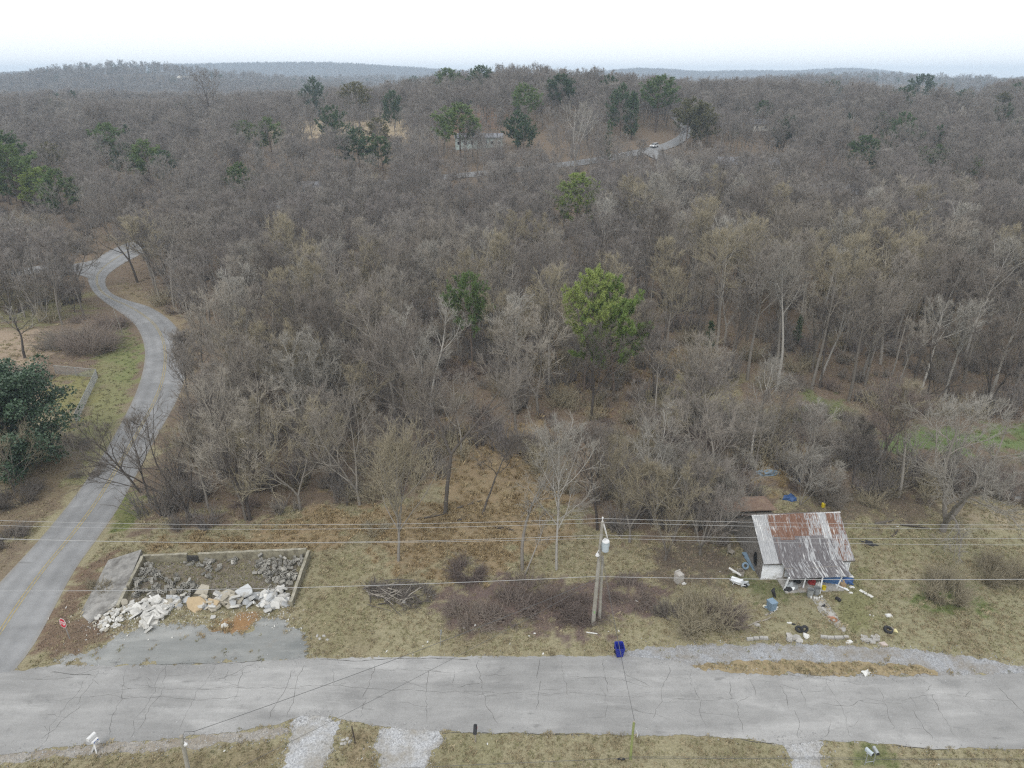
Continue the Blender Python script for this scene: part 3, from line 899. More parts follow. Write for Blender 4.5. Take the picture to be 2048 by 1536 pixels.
M_TANTWIG = plant_mat('tan_twigs', [(0.2, (0.234, 0.203, 0.144)), (0.8, (0.323, 0.285, 0.203))])
M_PURPLETWIG = plant_mat('purple_brown_canes', [(0.1, (0.150, 0.121, 0.106)), (0.5, (0.190, 0.154, 0.137)), (0.9, (0.250, 0.210, 0.175))])
M_FARTWIG = plant_mat('wood_twigs', [(0.08, (0.151, 0.134, 0.122)), (0.35, (0.217, 0.198, 0.178)), (0.6, (0.190, 0.169, 0.158)), (0.9, (0.285, 0.264, 0.235))])

# near kinds: full twigs
NEAR = []
near_args = [dict(H=14, limbs=14, crown=0.30), dict(H=15.5, limbs=15, forks=2, crown=0.31), dict(H=13, limbs=14, ang=(0.35, 0.7), up=0.13, crown=0.28),
             dict(H=16, limbs=13, base=0.45, crown=0.24, ang=(0.4, 0.8)), dict(H=12, limbs=15, forks=3, base=0.3, crown=0.36),
             dict(H=14, limbs=13, crook=1.7, crown=0.33, ang=(0.6, 1.1), up=0.04), dict(H=11, limbs=14, forks=2, base=0.2, crown=0.34, up=0.12),
             dict(H=17, limbs=14, base=0.5, crown=0.22), dict(H=9.5, limbs=15, forks=3, base=0.18, crown=0.42, crook=1.4),
             dict(H=12.5, limbs=14, lean=0.14, crown=0.31, crook=1.5), dict(H=18, limbs=12, base=0.55, crown=0.20, r=0.20), dict(H=16, limbs=12, base=0.5, crown=0.23, crook=1.4, lean=0.1)]
for i, kw in enumerate(near_args):
    NEAR.append((kw['H'],) + woody_meshes('bare_tree', bare_tree(100 + i, nb=7, nc=5, nt=5, tip_r=0.013, **kw)))

def protos(name, gs, mats):
    return [link(name, whole_mesh(name, g, mats), None, unlinked=True) for g in gs]
MID = protos('wood_tree', [bare_tree(200 + i, nb=6, nc=4, nt=4, tip_r=0.021, tiplen=1.15, **near_args[i]) for i in (0, 1, 2, 3, 4, 5, 7, 9)], (M_BARK, M_FARTWIG))
FAR = protos('far_tree', [bare_tree(300 + i, nb=5, nc=3, nt=3, tip_r=0.045, tiplen=1.7, **near_args[i]) for i in (0, 1, 3, 4, 7)], (M_BARK, M_FARTWIG))

# ---- evergreens
def evergreen(seed, H, kind='pine', dens=1.0):
    g = Grower(seed); R = g.r
    r = H * 0.013
    tr = g.limb((0, 0, -0.25), (R.uniform(-.04, .04), R.uniform(-.04, .04), 1), H * 0.97, r, r * 0.15, 0, 9, 0.03, 0.03)
    clumps = []
    if kind == 'pine':
        base, nl, cw = 0.40, int(46 * dens), 0.25
    elif kind == 'low_pine':
        base, nl, cw = 0.20, int(50 * dens), 0.29
    else:
        base, nl, cw = 0.08, int(60 * dens), 0.22
    az = R.random() * 6
    for i in range(nl):
        t = base + (0.99 - base) * (i + R.random()) / nl
        s = (t - base) / (1 - base)
        az += 2.4 + R.uniform(-0.7, 0.7)
        if kind == 'cedar': prof = (1 - s) ** 0.75 + 0.06
        else: prof = (0.5 + 0.9 * math.sin(math.pi * min(1.0, s * 0.8 + 0.2))) * (1.08 - 0.72 * s * s)
        L = H * cw * prof * R.uniform(0.6, 1.15)
        p, d, rr_ = g.at(tr, t)
        lp = g.limb(p, g.turn((0, 0, 1), R.uniform(1.0, 1.4) if kind != 'cedar' else R.uniform(0.9, 1.25), az), L, max(0.02, rr_ * 0.4), 0.012, 1, 5, 0.12, 0.09)
        nb = max(5, int(L * (3.4 if kind != 'cedar' else 3.4)))
        for j in range(nb):
            t2 = (0.35 if kind != 'cedar' else 0.15) + 0.65 * (j + R.random()) / nb
            p2, d2, r2 = g.at(lp, t2)
            L2 = R.uniform(0.4, 1.0) * (0.9 if kind != 'cedar' else 0.7) * (0.5 + 0.05 * H)
            bp = g.limb(p2, g.turn(d2, R.uniform(0.3, 1.0), R.random() * 6.28), L2, 0.014, 0.008, 2, 2, 0.15, 0.1)
            for q in ((0.5, 0.8, 1.0) if kind != 'cedar' else (0.4, 0.75, 1.0)):
                p3, d3, _ = g.at(bp, min(q, 0.999))
                clumps.append((p3, d3))
    V, T = [], []
    nn = 21 if kind != 'cedar' else 16
    for p, d in clumps:
        sz = R.uniform(0.28, 0.50) * (1.0 if kind != 'cedar' else 0.85)
        for q in range(nn):
            dd = g.turn(d, R.uniform(0.15, 1.5), R.random() * 6.28)
            u, v_ = basis(dd)
            a = R.random() * 6.28
            w = R.uniform(0.022, 0.042) * (1.0 if kind != 'cedar' else 1.2)
            sx = tuple((u[k] * math.cos(a) + v_[k] * math.sin(a)) * w for k in range(3))
            b = len(V)
            V.append(tuple(p[k] - sx[k] for k in range(3))); V.append(tuple(p[k] + sx[k] for k in range(3)))
            V.append(tuple(p[k] + dd[k] * sz + sx[k] * 0.4 for k in range(3)))
            T.append((b, b + 1, b + 2))
    v1, q1 = tubes(g.S[0], 8); v2, q2 = tubes(g.S[1], 4); v3, q3 = tubes(g.S[2], 3)
    trunk = mesh_np('pine_trunk', np.concatenate([v1, v2, v3]), np.concatenate([q1, q2 + len(v1), q3 + len(v1) + len(v2)]))
    crown = mesh_np('pine_crown', V, tris=T)
    return trunk, crown

M_PINEBARK = plant_mat('pine_bark', [(0.2, (0.12, 0.09, 0.072)), (0.8, (0.19, 0.155, 0.13))])
M_BRIGHT = plant_mat('bright_needles', [(0.1, (0.147, 0.214, 0.059)), (0.5, (0.210, 0.287, 0.079)), (0.9, (0.312, 0.366, 0.117))])
M_NEEDLE = plant_mat('pine_needles', [(0.1, (0.090, 0.140, 0.055)), (0.5, (0.130, 0.190, 0.070)), (0.9, (0.180, 0.240, 0.092))])
M_DARKNEEDLE = plant_mat('dark_needles', [(0.1, (0.060, 0.098, 0.052)), (0.5, (0.085, 0.130, 0.066)), (0.9, (0.115, 0.165, 0.080))])
M_OLDNEEDLE = plant_mat('tired_needles', [(0.1, (0.128, 0.128, 0.068)), (0.9, (0.195, 0.180, 0.090))])
PINES = {'pine': [evergreen(1, 16), evergreen(2, 16), evergreen(3, 16)], 'low': [evergreen(4, 13, 'low_pine'), evergreen(5, 13, 'low_pine')],
         'cedar': [evergreen(6, 12, 'cedar'), evergreen(7, 12, 'cedar')]}
PINE_H = {'pine': 16, 'low': 13, 'cedar': 12}

# ---- brush
def brush_mesh(name, seed, rad, H, canes, arch=0.5, tip=0.010, sub=6, nseg=4):
    """many stems from the ground, arching out, each with side twigs"""
    g = Grower(seed); R = g.r
    hubs = []
    for _ in range(max(4, int(rad * 4))):
        a = R.random() * 6.28; q = rad * 0.72 * math.sqrt(R.random())
        hubs.append((q * math.cos(a), q * math.sin(a), R.uniform(0.5, 1.15)))
    for i in range(canes):
        hx, hy, hk = R.choice(hubs)
        x, y = hx + R.gauss(0, rad * 0.13), hy + R.gauss(0, rad * 0.13)
        q = math.hypot(x, y); a = math.atan2(y, x)
        out = R.uniform(0.15, 0.9) * arch
        a2 = a + R.uniform(-1.6, 1.6)
        d = (math.cos(a2) * out, math.sin(a2) * out, 1.0)
        l = math.sqrt(d[0] ** 2 + d[1] ** 2 + 1); d = tuple(k / l for k in d)
        L = H * R.uniform(0.55, 1.2) * hk * (1.15 - 0.4 * q / rad)
        p = g.limb((x, y, -0.05), d, L, tip * R.uniform(1.2, 3.4), tip * 0.7, 3, nseg, 0.22, -0.20 * arch)
        for j in range(sub):
            t = 0.25 + 0.75 * (j + R.random()) / sub
            p2, d2, _ = g.at(p, t)
            g.limb(p2, g.turn(d2, R.uniform(0.3, 1.0), R.random() * 6.28), L * R.uniform(0.15, 0.4), tip, 0.003, 4, 1, 0.1, 0.0)
    v, q = tubes(g.S[3], 3); c, t = cones(g.S[4])
    return mesh_np(name, np.concatenate([v, c]), q, t + len(v))

# ---- scattering of what nobody could count
def scatter(name, plist, P, rot, scl, idx, label, cat=None):
    col = bpy.data.collections.new(name + '_kinds')
    for i, o in enumerate(plist):
        o.name = '%s_kind_%02d' % (name, i)
        col.objects.link(o)
    me = bpy.data.meshes.new(name)
    P = np.asarray(P, np.float32)
    me.vertices.add(len(P)); me.vertices.foreach_set('co', P.ravel())
    me.attributes.new('turn', 'FLOAT_VECTOR', 'POINT').data.foreach_set('vector', np.asarray(rot, np.float32).ravel())
    me.attributes.new('grow', 'FLOAT', 'POINT').data.foreach_set('value', np.asarray(scl, np.float32))
    me.attributes.new('pick', 'INT', 'POINT').data.foreach_set('value', np.asarray(idx, np.int32))
    nt = bpy.data.node_groups.new(name, 'GeometryNodeTree')
    nt.interface.new_socket('Geometry', in_out='INPUT', socket_type='NodeSocketGeometry')
    nt.interface.new_socket('Geometry', in_out='OUTPUT', socket_type='NodeSocketGeometry')
    gi, go = nt.nodes.new('NodeGroupInput'), nt.nodes.new('NodeGroupOutput')
    ci = nt.nodes.new('GeometryNodeCollectionInfo')
    ci.inputs['Collection'].default_value = col
    ci.inputs['Separate Children'].default_value = True
    ci.inputs['Reset Children'].default_value = True
    ip = nt.nodes.new('GeometryNodeInstanceOnPoints')
    def attr(nm, dt):
        a = nt.nodes.new('GeometryNodeInputNamedAttribute'); a.data_type = dt
        a.inputs['Name'].default_value = nm
        return a.outputs['Attribute']
    e2r = nt.nodes.new('FunctionNodeEulerToRotation')
    nt.links.new(attr('turn', 'FLOAT_VECTOR'), e2r.inputs[0])
    nt.links.new(gi.outputs[0], ip.inputs['Points'])
    nt.links.new(ci.outputs[0], ip.inputs['Instance'])
    ip.inputs['Pick Instance'].default_value = True
    nt.links.new(attr('pick', 'INT'), ip.inputs['Instance Index'])
    nt.links.new(e2r.outputs[0], ip.inputs['Rotation'])
    nt.links.new(attr('grow', 'FLOAT'), ip.inputs['Scale'])
    nt.links.new(ip.outputs[0], go.inputs[0])
    o = link(name, me)
    md = o.modifiers.new('spread', 'NODES'); md.node_group = nt
    return tag(o, label, cat, kind='stuff')

# ------------------------------------------------------------------ the woods
PINE_SPECS = [   # foot, height of the top in the survey photograph, label, kind, needles, shape, lean, width
    ((1166,800), 538, 'bright yellow-green pine, the brightest crown in the woods', 'pine', 'M_BRIGHT', 0, (0, -0.03), 0.72),
    ((1228,792), 556, 'bright green pine close behind the yellow-green one, leaning right', 'low', 'M_BRIGHT', 1, (0, 0.06), 0.85),
    ((945,740), 545, 'green pine in the middle of the woods, left of the bright pair', 'pine', 'M_NEEDLE', 2, (0, 0), 0.8),
    ((1150,470), 345, 'green pine by the far road, below the white sycamore', 'low', 'M_BRIGHT', 0, (0, 0), 1.2),
    ((922,335), 207, 'tall round-crowned pine in front of the pale teal house', 'pine', 'M_NEEDLE', 1, (0, 0), 1.5),
    ((20,410), 255, 'pine cut by the left edge of the picture, topmost of the left pines', 'pine', 'M_NEEDLE', 0, (0, 0), 1.3),
    ((50,420), 290, 'green pine at the left edge, above the bright low one', 'low', 'M_NEEDLE', 1, (0, 0), 1.3),
    ((92,425), 335, 'bright yellow-green low pine on the left slope', 'low', 'M_BRIGHT', 0, (0, 0), 1.3),
    ((135,440), 338, 'dark green pine right of the bright low one on the left slope', 'low', 'M_NEEDLE', 1, (0, 0), 1.3),
    ((228,345), 245, 'olive-topped pine standing highest of the left slope group', 'pine', 'M_NEEDLE', 2, (0, 0), 1.3),
    ((262,360), 285, 'dark pine in the middle of the left slope group', 'low', 'M_DARKNEEDLE', 0, (0, 0), 1.3),
    ((305,370), 280, 'green pine leaning at the right of the left slope group', 'low', 'M_NEEDLE', 1, (0, 0), 1.3),
    ((340,375), 300, 'small dark pine below the left slope group', 'low', 'M_DARKNEEDLE', 0, (0, 0), 1.3),
    ((120,365), 285, 'faded green pine between the left edge and the left slope group', 'pine', 'M_OLDNEEDLE', 1, (0, 0), 1.3),
    ((490,400), 325, 'low bushy pine behind the road bend', 'low', 'M_NEEDLE', 1, (0, 0), 1.3),
    ((492,300), 240, 'slim green pine before the pale field, left of its twin', 'low', 'M_NEEDLE', 0, (0, 0), 1.3),
    ((545,310), 235, 'slim green pine before the pale field, right of its twin', 'low', 'M_NEEDLE', 1, (0, 0), 1.3),
    ((520,340), 280, 'dim green cedar under the twin pines', 'cedar', 'M_DARKNEEDLE', 0, (0, 0), 1.1),
    ((632,250), 155, 'dark layered cedar standing above the pale field', 'low', 'M_DARKNEEDLE', 1, (0, 0), 0.85),
    ((720,255), 163, 'dark half-bare pine left of the small far house', 'pine', 'M_OLDNEEDLE', 2, (0, 0), 1.3),
    ((790,265), 180, 'dense dark cedar right of the small far house', 'low', 'M_DARKNEEDLE', 0, (0, 0), 0.85),
    ((755,300), 235, 'rusty brown conifer below the small far house', 'low', 'M_OLDNEEDLE', 0, (0, 0), 1.3),
    ((722,350), 256, 'dark bushy pine left of the teal house', 'low', 'M_DARKNEEDLE', 1, (0, 0), 1.3),
    ((768,350), 272, 'smaller dark pine nearest the teal house on its left', 'low', 'M_DARKNEEDLE', 0, (0, 0), 1.3),
    ((830,215), 152, 'rounded pine on the ridge left of the tall ridge trees', 'pine', 'M_DARKNEEDLE', 1, (0, 0), 1.3),
    ((895,220), 135, 'thin pine top among the ridge trees, left one', 'pine', 'M_NEEDLE', 2, (0, 0), 1.3),
    ((962,215), 130, 'thin pine top among the ridge trees, right one', 'pine', 'M_DARKNEEDLE', 0, (0, 0), 1.3),
    ((1050,270), 167, 'round green pine on the slope above the teal house', 'pine', 'M_NEEDLE', 1, (0, 0), 1.3),
    ((1035,300), 222, 'dark pine right of the teal house', 'low', 'M_DARKNEEDLE', 1, (0, 0), 1.3),
    ((1048,310), 245, 'dark low pine beside the teal house wall', 'low', 'M_DARKNEEDLE', 0, (0, 0), 1.3),
    ((1122,245), 147, 'broad dark pine on the ridge above the white sycamore', 'pine', 'M_DARKNEEDLE', 2, (0, 0), 1.3),
    ((1240,275), 168, 'tall dark cedar on the ridge left of the white car', 'low', 'M_DARKNEEDLE', 1, (0, 0), 0.85),
    ((1262,280), 180, 'second dark cedar right beside the tall one on the ridge', 'cedar', 'M_DARKNEEDLE', 0, (0, 0), 1.1),
    ((1310,265), 150, 'tall green pine above the white car', 'pine', 'M_NEEDLE', 0, (0, 0), 1.3),
    ((1370,300), 195, 'olive pine right of the white car', 'pine', 'M_OLDNEEDLE', 1, (0, 0), 1.3),
    ((1400,300), 205, 'olive pine further right of the white car', 'low', 'M_OLDNEEDLE', 0, (0, 0), 1.3),
    ((1520,262), 200, 'dark pine beside the far grey house on the right ridge', 'pine', 'M_DARKNEEDLE', 2, (0, 0), 1.3),
    ((1580,225), 172, 'small dark pine on the right ridge', 'pine', 'M_DARKNEEDLE', 0, (0, 0), 1.3),
    ((1660,230), 160, 'tall pine at the left end of the long pale building', 'pine', 'M_DARKNEEDLE', 1, (0, 0), 1.3),
    ((1690,285), 225, 'dim cedar below the long pale building', 'cedar', 'M_DARKNEEDLE', 1, (0, 0), 1.1),
    ((1715,360), 270, 'dark green pine alone on the right slope', 'low', 'M_DARKNEEDLE', 0, (0, 0), 1.3),
    ((1755,285), 225, 'light green pine below the long pale building', 'low', 'M_NEEDLE', 1, (0, 0), 1.3),
    ((1830,225), 147, 'pine on the skyline above the long pale building', 'pine', 'M_DARKNEEDLE', 2, (0, 0), 1.3),
    ((1915,240), 178, 'dark pine at the right end of the long pale building', 'pine', 'M_DARKNEEDLE', 0, (0, 0), 1.3),
    ((1990,255), 185, 'dim pine on the ridge near the right edge', 'pine', 'M_OLDNEEDLE', 1, (0, 0), 1.3),
    ((1835,350), 292, 'broad green pine on the right slope, left of a pair', 'low', 'M_NEEDLE', 0, (0, 0), 1.3),
    ((1870,350), 290, 'broad green pine on the right slope, middle one', 'low', 'M_NEEDLE', 1, (0, 0), 1.3),
    ((1935,365), 310, 'small green pine on the right slope, right of the broad ones', 'low', 'M_NEEDLE', 0, (0, 0), 1.3),
    ((1925,420), 362, 'faint olive pine at the right, above the low pale roofs', 'low', 'M_OLDNEEDLE', 1, (0, 0), 1.3),
    ((1995,470), 385, 'green pine near the right edge beside the pale roofs', 'low', 'M_NEEDLE', 0, (0, 0), 1.3),
    ((2035,500), 405, 'dark green pine cut by the right edge of the picture', 'low', 'M_DARKNEEDLE', 1, (0, 0), 1.3),
    ((1420,700), 640, 'small dark holly on the shaded right slope', 'cedar', 'M_DARKNEEDLE', 0, (0, 0), 1.1),
    ((1590,690), 630, 'low dark holly bush on the right slope', 'cedar', 'M_DARKNEEDLE', 1, (0, 0), 1.1),
]
OPEN_VIEWS = [(p[0][0], p[0][1], p[1], 0.30 * (p[0][1] - p[1]) + 6, 0.75 if p[0][1] < 226 else 0.15 if p[0][1] < 600 else 0.3) for p in PINE_SPECS] + [  # x, foot, top, half width, share of trees left standing
    (1308, 300, 262, 26, 0.05), (1270, 318, 285, 40, 0.75), (985, 297, 262, 26, 0.2), (930, 297, 268, 30, 0.5), (760, 232, 200, 16, 0.3), (1490, 362, 325, 55, 0.55), (1845, 225, 190, 62, 0.4),
    (402, 262, 240, 18, 0.45), (1150, 335, 305, 40, 0.6), (1895, 440, 415, 35, 0.35), (1650, 405, 380, 60, 0.45), (1148, 345, 250, 30, 0.1), (428, 275, 235, 25, 0.3), (620, 270, 240, 200, 0.6), (300, 490, 460, 40, 0.2), (625, 395, 372, 30, 0.3), (490, 430, 405, 40, 0.4)]
RNG = np.random.default_rng(11)
NO_TREES = [
    [(195,500),(300,500),(305,600),(350,635),(400,690),(415,760),(402,830),(355,900),(300,990),(250,1010),(190,960)],
    [(190,960),(275,960),(275,1015),(285,1055),(285,1120),(100,1120)],
    [(0,985),(130,985),(0,1150)],
    [(-200,640),(60,645),(160,655),(235,640),(290,690),(270,790),(160,990),(0,1180),(-300,1400)],
    [(1700,815),(1850,850),(2100,838),(2400,830),(2400,1100),(1850,1080),(1790,1000),(1850,960),(1740,900),(1620,900),(1500,880),(1480,960),(1600,990),(1480,1000),(1450,1000),(1500,900),(1330,770),(1600,790)],
    [(890,262),(1015,262),(1020,300),(890,302)],
    [(1425,318),(1575,330),(1580,372),(1430,372)],
    [(1560,372),(1770,380),(1780,425),(1570,420)],
    [(1780,400),(1980,410),(1990,450),(1790,450)],
    [(1730,195),(1970,195),(1970,236),(1730,236)],
    [(1270,284),(1345,268),(1345,318),(1270,326)],
]
WOOD_EDGE = [(262,1012),(300,1052),(420,1052),(540,1034),(640,1012),(740,1012),(850,985),(885,925),(960,905),(1010,965),(1090,990),(1170,1032),(1250,1060),(1330,1095),(1400,1110),(1450,1080),(1475,1025),(1560,985),(1700,1000),(1760,1025),(1850,1000),(2400,1000)]
WE_X = [p[0] for p in WOOD_EDGE]; WE_Y = [p[1] for p in WOOD_EDGE]
SPARSE = [[(980,690),(1420,690),(1420,790),(1190,810),(990,800)], [(860,850),(1180,840),(1200,1020),(1010,990),(880,940)]]

def candidates(y0, y1, cell, jit=0.45):
    ny = int((y1 - y0) / cell)
    out = []
    for k in range(ny):
        y = y0 + (k + 0.5) * cell
        hw = 0.80 * y + 14
        nx = int(2 * hw / cell)
        x = -hw + (np.arange(nx) + 0.5) * cell
        out.append(np.stack([x, np.full(nx, y)], 1))
    P = np.concatenate(out)
    return P + RNG.uniform(-jit, jit, P.shape) * cell

def woodland(P, margin=4.2, views=True):
    x, y = P[:, 0], P[:, 1]
    z = terrain(x, y)
    px, py, dep = to_px(np.stack([x, y, z], 1))
    ok = (dep > 0) & (px > -260) & (px < 2310)
    edge = np.interp(px, WE_X, WE_Y, left=0, right=1000)
    left = (px < 262)
    ok &= (py < np.where(left, 1100, edge))
    for poly in NO_TREES: ok &= ~inside(poly, px, py)
    ok &= ldist([tuple(p) for p in lane_mid[::3]], x, y) > np.where(y > 200, margin - 1.9, margin + 1.0)
    for a, b in ((side_a, side_b), (spur_a, spur_b)):
        ok &= ldist([tuple(p) for p in ((a + b) / 2)[::3]], x, y) > margin
    for vx, vb, vt, hw, left_ in (OPEN_VIEWS if views else []):
        ok &= ~((np.abs(px - vx) < hw) & (py > vb - 8) & (py < vb + 0.85 * (vb - vt) + 5) & (RNG.random(len(x)) > left_))
    thin = np.zeros(len(x), bool)
    for poly in (SPARSE if views else []): thin |= inside(poly, px, py)
    ok &= ~(thin & (RNG.random(len(x)) < 0.5))
    patch = np.sin(x * 0.11 + 2 * np.sin(y * 0.05)) * np.sin(y * 0.09 + 1.5 * np.sin(x * 0.06))
    ok &= RNG.random(len(x)) < 0.86 + 0.25 * patch
    return P[ok], np.stack([px, py], 1)[ok]

A, Apx = woodland(candidates(50, 470, 4.75))
d = np.hypot(A[:, 0], A[:, 1])
hgt = RNG.uniform(9.5, 16.5, len(A)) * (1 + 0.12 * smooth(200, 380, A[:, 1]))
hgt *= np.where(Apx[:, 1] > 900, 0.85, 1.0) * np.where((Apx[:, 0] > 1280) & (Apx[:, 1] < 820) & (A[:, 1] < 210), 1.28, 1.05)
seen = (Apx[:, 0] > -60) & (Apx[:, 0] < 2110)
size = np.where(seen, hgt / d, 0)
order = np.argsort(-size)
N_TREES = 262
lead, rest = order[:N_TREES], order[N_TREES:]
ZONE_LABELS = [
    (lambda u, v: u < 300, 'bare grey-brown tree in the woods left of the winding road', 'woods left of the winding road'),
    (lambda u, v: u < 700 and v > 700, 'bare grey-brown tree in the thicket behind the rubble-filled foundation', 'trees behind the foundation'),
    (lambda u, v: u < 1150 and v > 700, 'bare grey-brown tree standing in the middle of the woods below the two green pines', 'trees below the pines'),
    (lambda u, v: v > 760, 'bare grey-brown tree among the brush behind the rusty-roofed house', 'trees behind the house'),
    (lambda u, v: u > 1300, 'bare slender tree on the wooded slope right of the bright green pine', 'trees on the right slope'),
    (lambda u, v: True, 'bare grey-brown tree in the dense woods between the winding road and the bright green pine', 'trees in the middle of the woods'),
]
def place_tree(name, loc, trunk_me, crown_me, label, group, rotz, s, mats=(M_BARK, M_TWIG), tilt=(0, 0), cat='tree'):
    t = thing(name, loc, label, cat, group, rot=(tilt[0], tilt[1], rotz), scale=s)
    for nm, me, m in (('trunk', trunk_me, mats[0]), ('crown', crown_me, mats[1])):
        if not me.materials: me.materials.append(m)
        o = link(nm, me, parent=t)
        if me.materials[0] != m:
            o.material_slots[0].link = 'OBJECT'; o.material_slots[0].material = m
    return t
R_ = random.Random(77)
for i in lead:
    x, y = A[i]
    u, v = Apx[i]
    lab, grp = next((l, g) for f, l, g in ZONE_LABELS if f(u, v))
    slope = u > 1280 and v < 820
    h, tm, cm = NEAR[R_.choice((3, 7, 10, 11, 1, 9, 3, 10))] if slope else NEAR[R_.randrange(len(NEAR))]
    q = R_.random()
    mats, look = ((M_BARK, M_TWIG), 'grey-brown') if q < 0.50 else ((M_DARKBARK, M_DARKTWIG), 'dark-barked') if q < 0.66 else ((M_BARK, M_TANTWIG), 'tan-twigged') if q < 0.83 else ((M_PALEBARK, M_PALETWIG), 'pale-barked')
    lab = lab.replace('grey-brown', look).replace('slender', look + ' slender'); grp = look + ' ' + grp
    place_tree('bare_tree', (x, y, tz(x, y)), tm, cm, lab, grp, R_.random() * 6.28, hgt[i] / h, mats, (R_.uniform(-.06, .06), R_.uniform(-.06, .06)))

def spread(P, hts, plist, name, label, hbase):
    n = len(P)
    z = terrain(P[:, 0], P[:, 1])
    rot = np.stack([RNG.uniform(-.05, .05, n), RNG.uniform(-.05, .05, n), RNG.uniform(0, 6.283, n)], 1)
    idx = RNG.integers(0, len(plist), n)
    scatter(name, plist, np.stack([P[:, 0], P[:, 1], z], 1), rot, hts / np.array(hbase)[idx], idx, label)
mid_h = [near_args[i]['H'] for i in (0, 1, 2, 3, 4, 5, 7, 9)]
spread(A[rest], hgt[rest], MID, 'wood', 'mass of bare grey winter trees covering the rise beyond the vacant lot', mid_h)
far_h = [near_args[i]['H'] for i in (0, 1, 3, 4, 7)]
B, _ = woodland(candidates(470, 1250, 9.0))
C, _ = woodland(candidates(1250, 4000, 18.0))
CR, _ = woodland(candidates(2500, 3900, 11.0))
CR = CR[terrain(CR[:, 0], CR[:, 1]) > 24]
C = np.concatenate([C, CR])
BC = np.concatenate([B, C])
bh = np.concatenate([RNG.uniform(13, 21, len(B)), RNG.uniform(13, 24, len(C))])
spread(BC, bh, FAR, 'far_wood', 'hazy far woods running back over low hills to the skyline', far_h)
print('trees', len(lead), len(rest), len(BC))

# evergreen far masses
EV = [link('far_evergreen', None, unlinked=True) for _ in range(0)]
def joined_evergreen(seed, H, kind, mat, dens):
    t, c = evergreen(seed, H, kind, dens)
    V = np.zeros(len(t.vertices) * 3, np.float32); t.vertices.foreach_get('co', V)
    Vc = np.zeros(len(c.vertices) * 3, np.float32); c.vertices.foreach_get('co', Vc)
    q = [tuple(p.vertices) for p in t.polygons]
    tr = np.zeros(len(c.polygons) * 3, np.int32); c.polygons.foreach_get('vertices', tr)
    nv = len(t.vertices)
    me = mesh_np('far_evergreen', np.concatenate([V.reshape(-1, 3), Vc.reshape(-1, 3)]), q, tr.reshape(-1, 3) + nv, None, [1] * (len(tr) // 3))
    me.materials.append(M_PINEBARK); me.materials.append(mat)
    return link('far_evergreen', me, unlinked=True)
EV = [joined_evergreen(41, 15, 'pine', M_DARKNEEDLE, 0.8), joined_evergreen(42, 13, 'low_pine', M_DARKNEEDLE, 0.7), joined_evergreen(43, 12, 'cedar', M_DARKNEEDLE, 0.5)]
D, Dpx = woodland(candidates(240, 2600, 26.0))
keep = RNG.random(len(D)) < 0.34 * (0.4 + (np.sin(D[:, 0] * 0.012 + 1) * np.sin(D[:, 1] * 0.009) > 0.1))
D = D[keep]
spread(D, RNG.uniform(12, 20, len(D)), EV, 'far_evergreens', 'dark evergreens dotted through the hazy far woods', [15, 13, 12])

# ------------------------------------------------------------------ trees one can pick out, each where it stands
def height_to(foot, py):
    """how tall something standing at base is, if its top shows at py"""
    p = spot(*foot)
    return p, at_y(foot[0], py, p.y).z - p.z

def feature(foot, top_y, label, mats, rotz=0.0, tilt=(0, 0), seed=None, name='bare_tree', group=None, hs=1.0, cat='tree', **kw):
    p, h = height_to(foot, top_y)
    h *= hs
    if seed is None: seed = int(foot[0] * 7 + foot[1])
    tm, cm = woody_meshes(name, bare_tree(seed, max(h, 1.5), **kw))
    return place_tree(name, p, tm, cm, label, group, rotz, 1.0, mats, tilt, cat)

PALE, DARKW, GREYW, TANW = (M_PALEBARK, M_PALETWIG), (M_DARKBARK, M_DARKTWIG), (M_BARK, M_TWIG), (M_BARK, M_TANTWIG)
feature((797,1122), 898, 'slender upright sapling with a fan of pale twigs, behind the brush pile', TANW, limbs=26, base=0.22, crown=0.42, ang=(0.35, 0.7), up=0.16, nb=7, nc=5, nt=4)
feature((890,1028), 690, 'tall forked tree, its two trunks parting above the orange grass clearing', (M_DARKBARK, M_TWIG), rotz=0.3, limbs=16, forks=2, base=0.40, crown=0.27, nb=8, nc=6, nt=5, r=0.20)
feature((965,1028), 850, 'dark tree trunk curving to the right at the far end of the orange grass clearing', DARKW, tilt=(0.0, 0.30), limbs=10, base=0.5, crown=0.28, crook=1.8)
feature((1045,1140), 893, 'crooked pale tree with few stubby limbs, left of the white-barked tree', (M_BARK, M_PALETWIG), limbs=9, base=0.42, crown=0.24, ang=(0.7, 1.2), crook=2.2, nb=4, nc=3, nt=2, r=0.17)
feature((1113,1140), 845, 'white-barked bare tree with an open spreading crown, left of the utility pole', PALE, limbs=18, base=0.30, crown=0.28, ang=(0.55, 0.95), up=0.10, nb=7, nc=6, nt=4, r=0.12)
feature((1050,1150), 1010, 'thin stem leaning right beside the crooked pale tree', GREYW, tilt=(0.0, 0.42), limbs=6, base=0.5, crown=0.2, nb=4, nc=3, nt=3, r=0.09)
feature((1885,1062), 800, 'large spreading bare tree with long level limbs, in the pale grass right of the house', (M_BARK, M_PALETWIG), tip_r=0.015, limbs=18, forks=3, base=0.16, crown=0.5, ang=(0.7, 1.25), up=0.06, crook=1.6, nb=8, nc=6, nt=5, r=0.30)
feature((283,985), 800, 'dark bare tree leaning left over the straight stretch of the winding road', DARKW, tilt=(0.05, -0.38), limbs=12, base=0.3, crown=0.30, crook=1.7, nb=6, nc=4, nt=3)
feature((300,1000), 830, 'dark crooked tree at the road edge, just behind the leaning one', DARKW, tilt=(0, -0.12), limbs=12, base=0.3, crown=0.28, crook=1.8, nb=6, nc=4, nt=4)
feature((68,560), 430, 'white-limbed sycamore left of the bend in the winding road', PALE, limbs=13, forks=2, base=0.55, crown=0.4, crook=1.5, nb=6, nc=4, nt=3, r=0.26, tip_r=0.02)
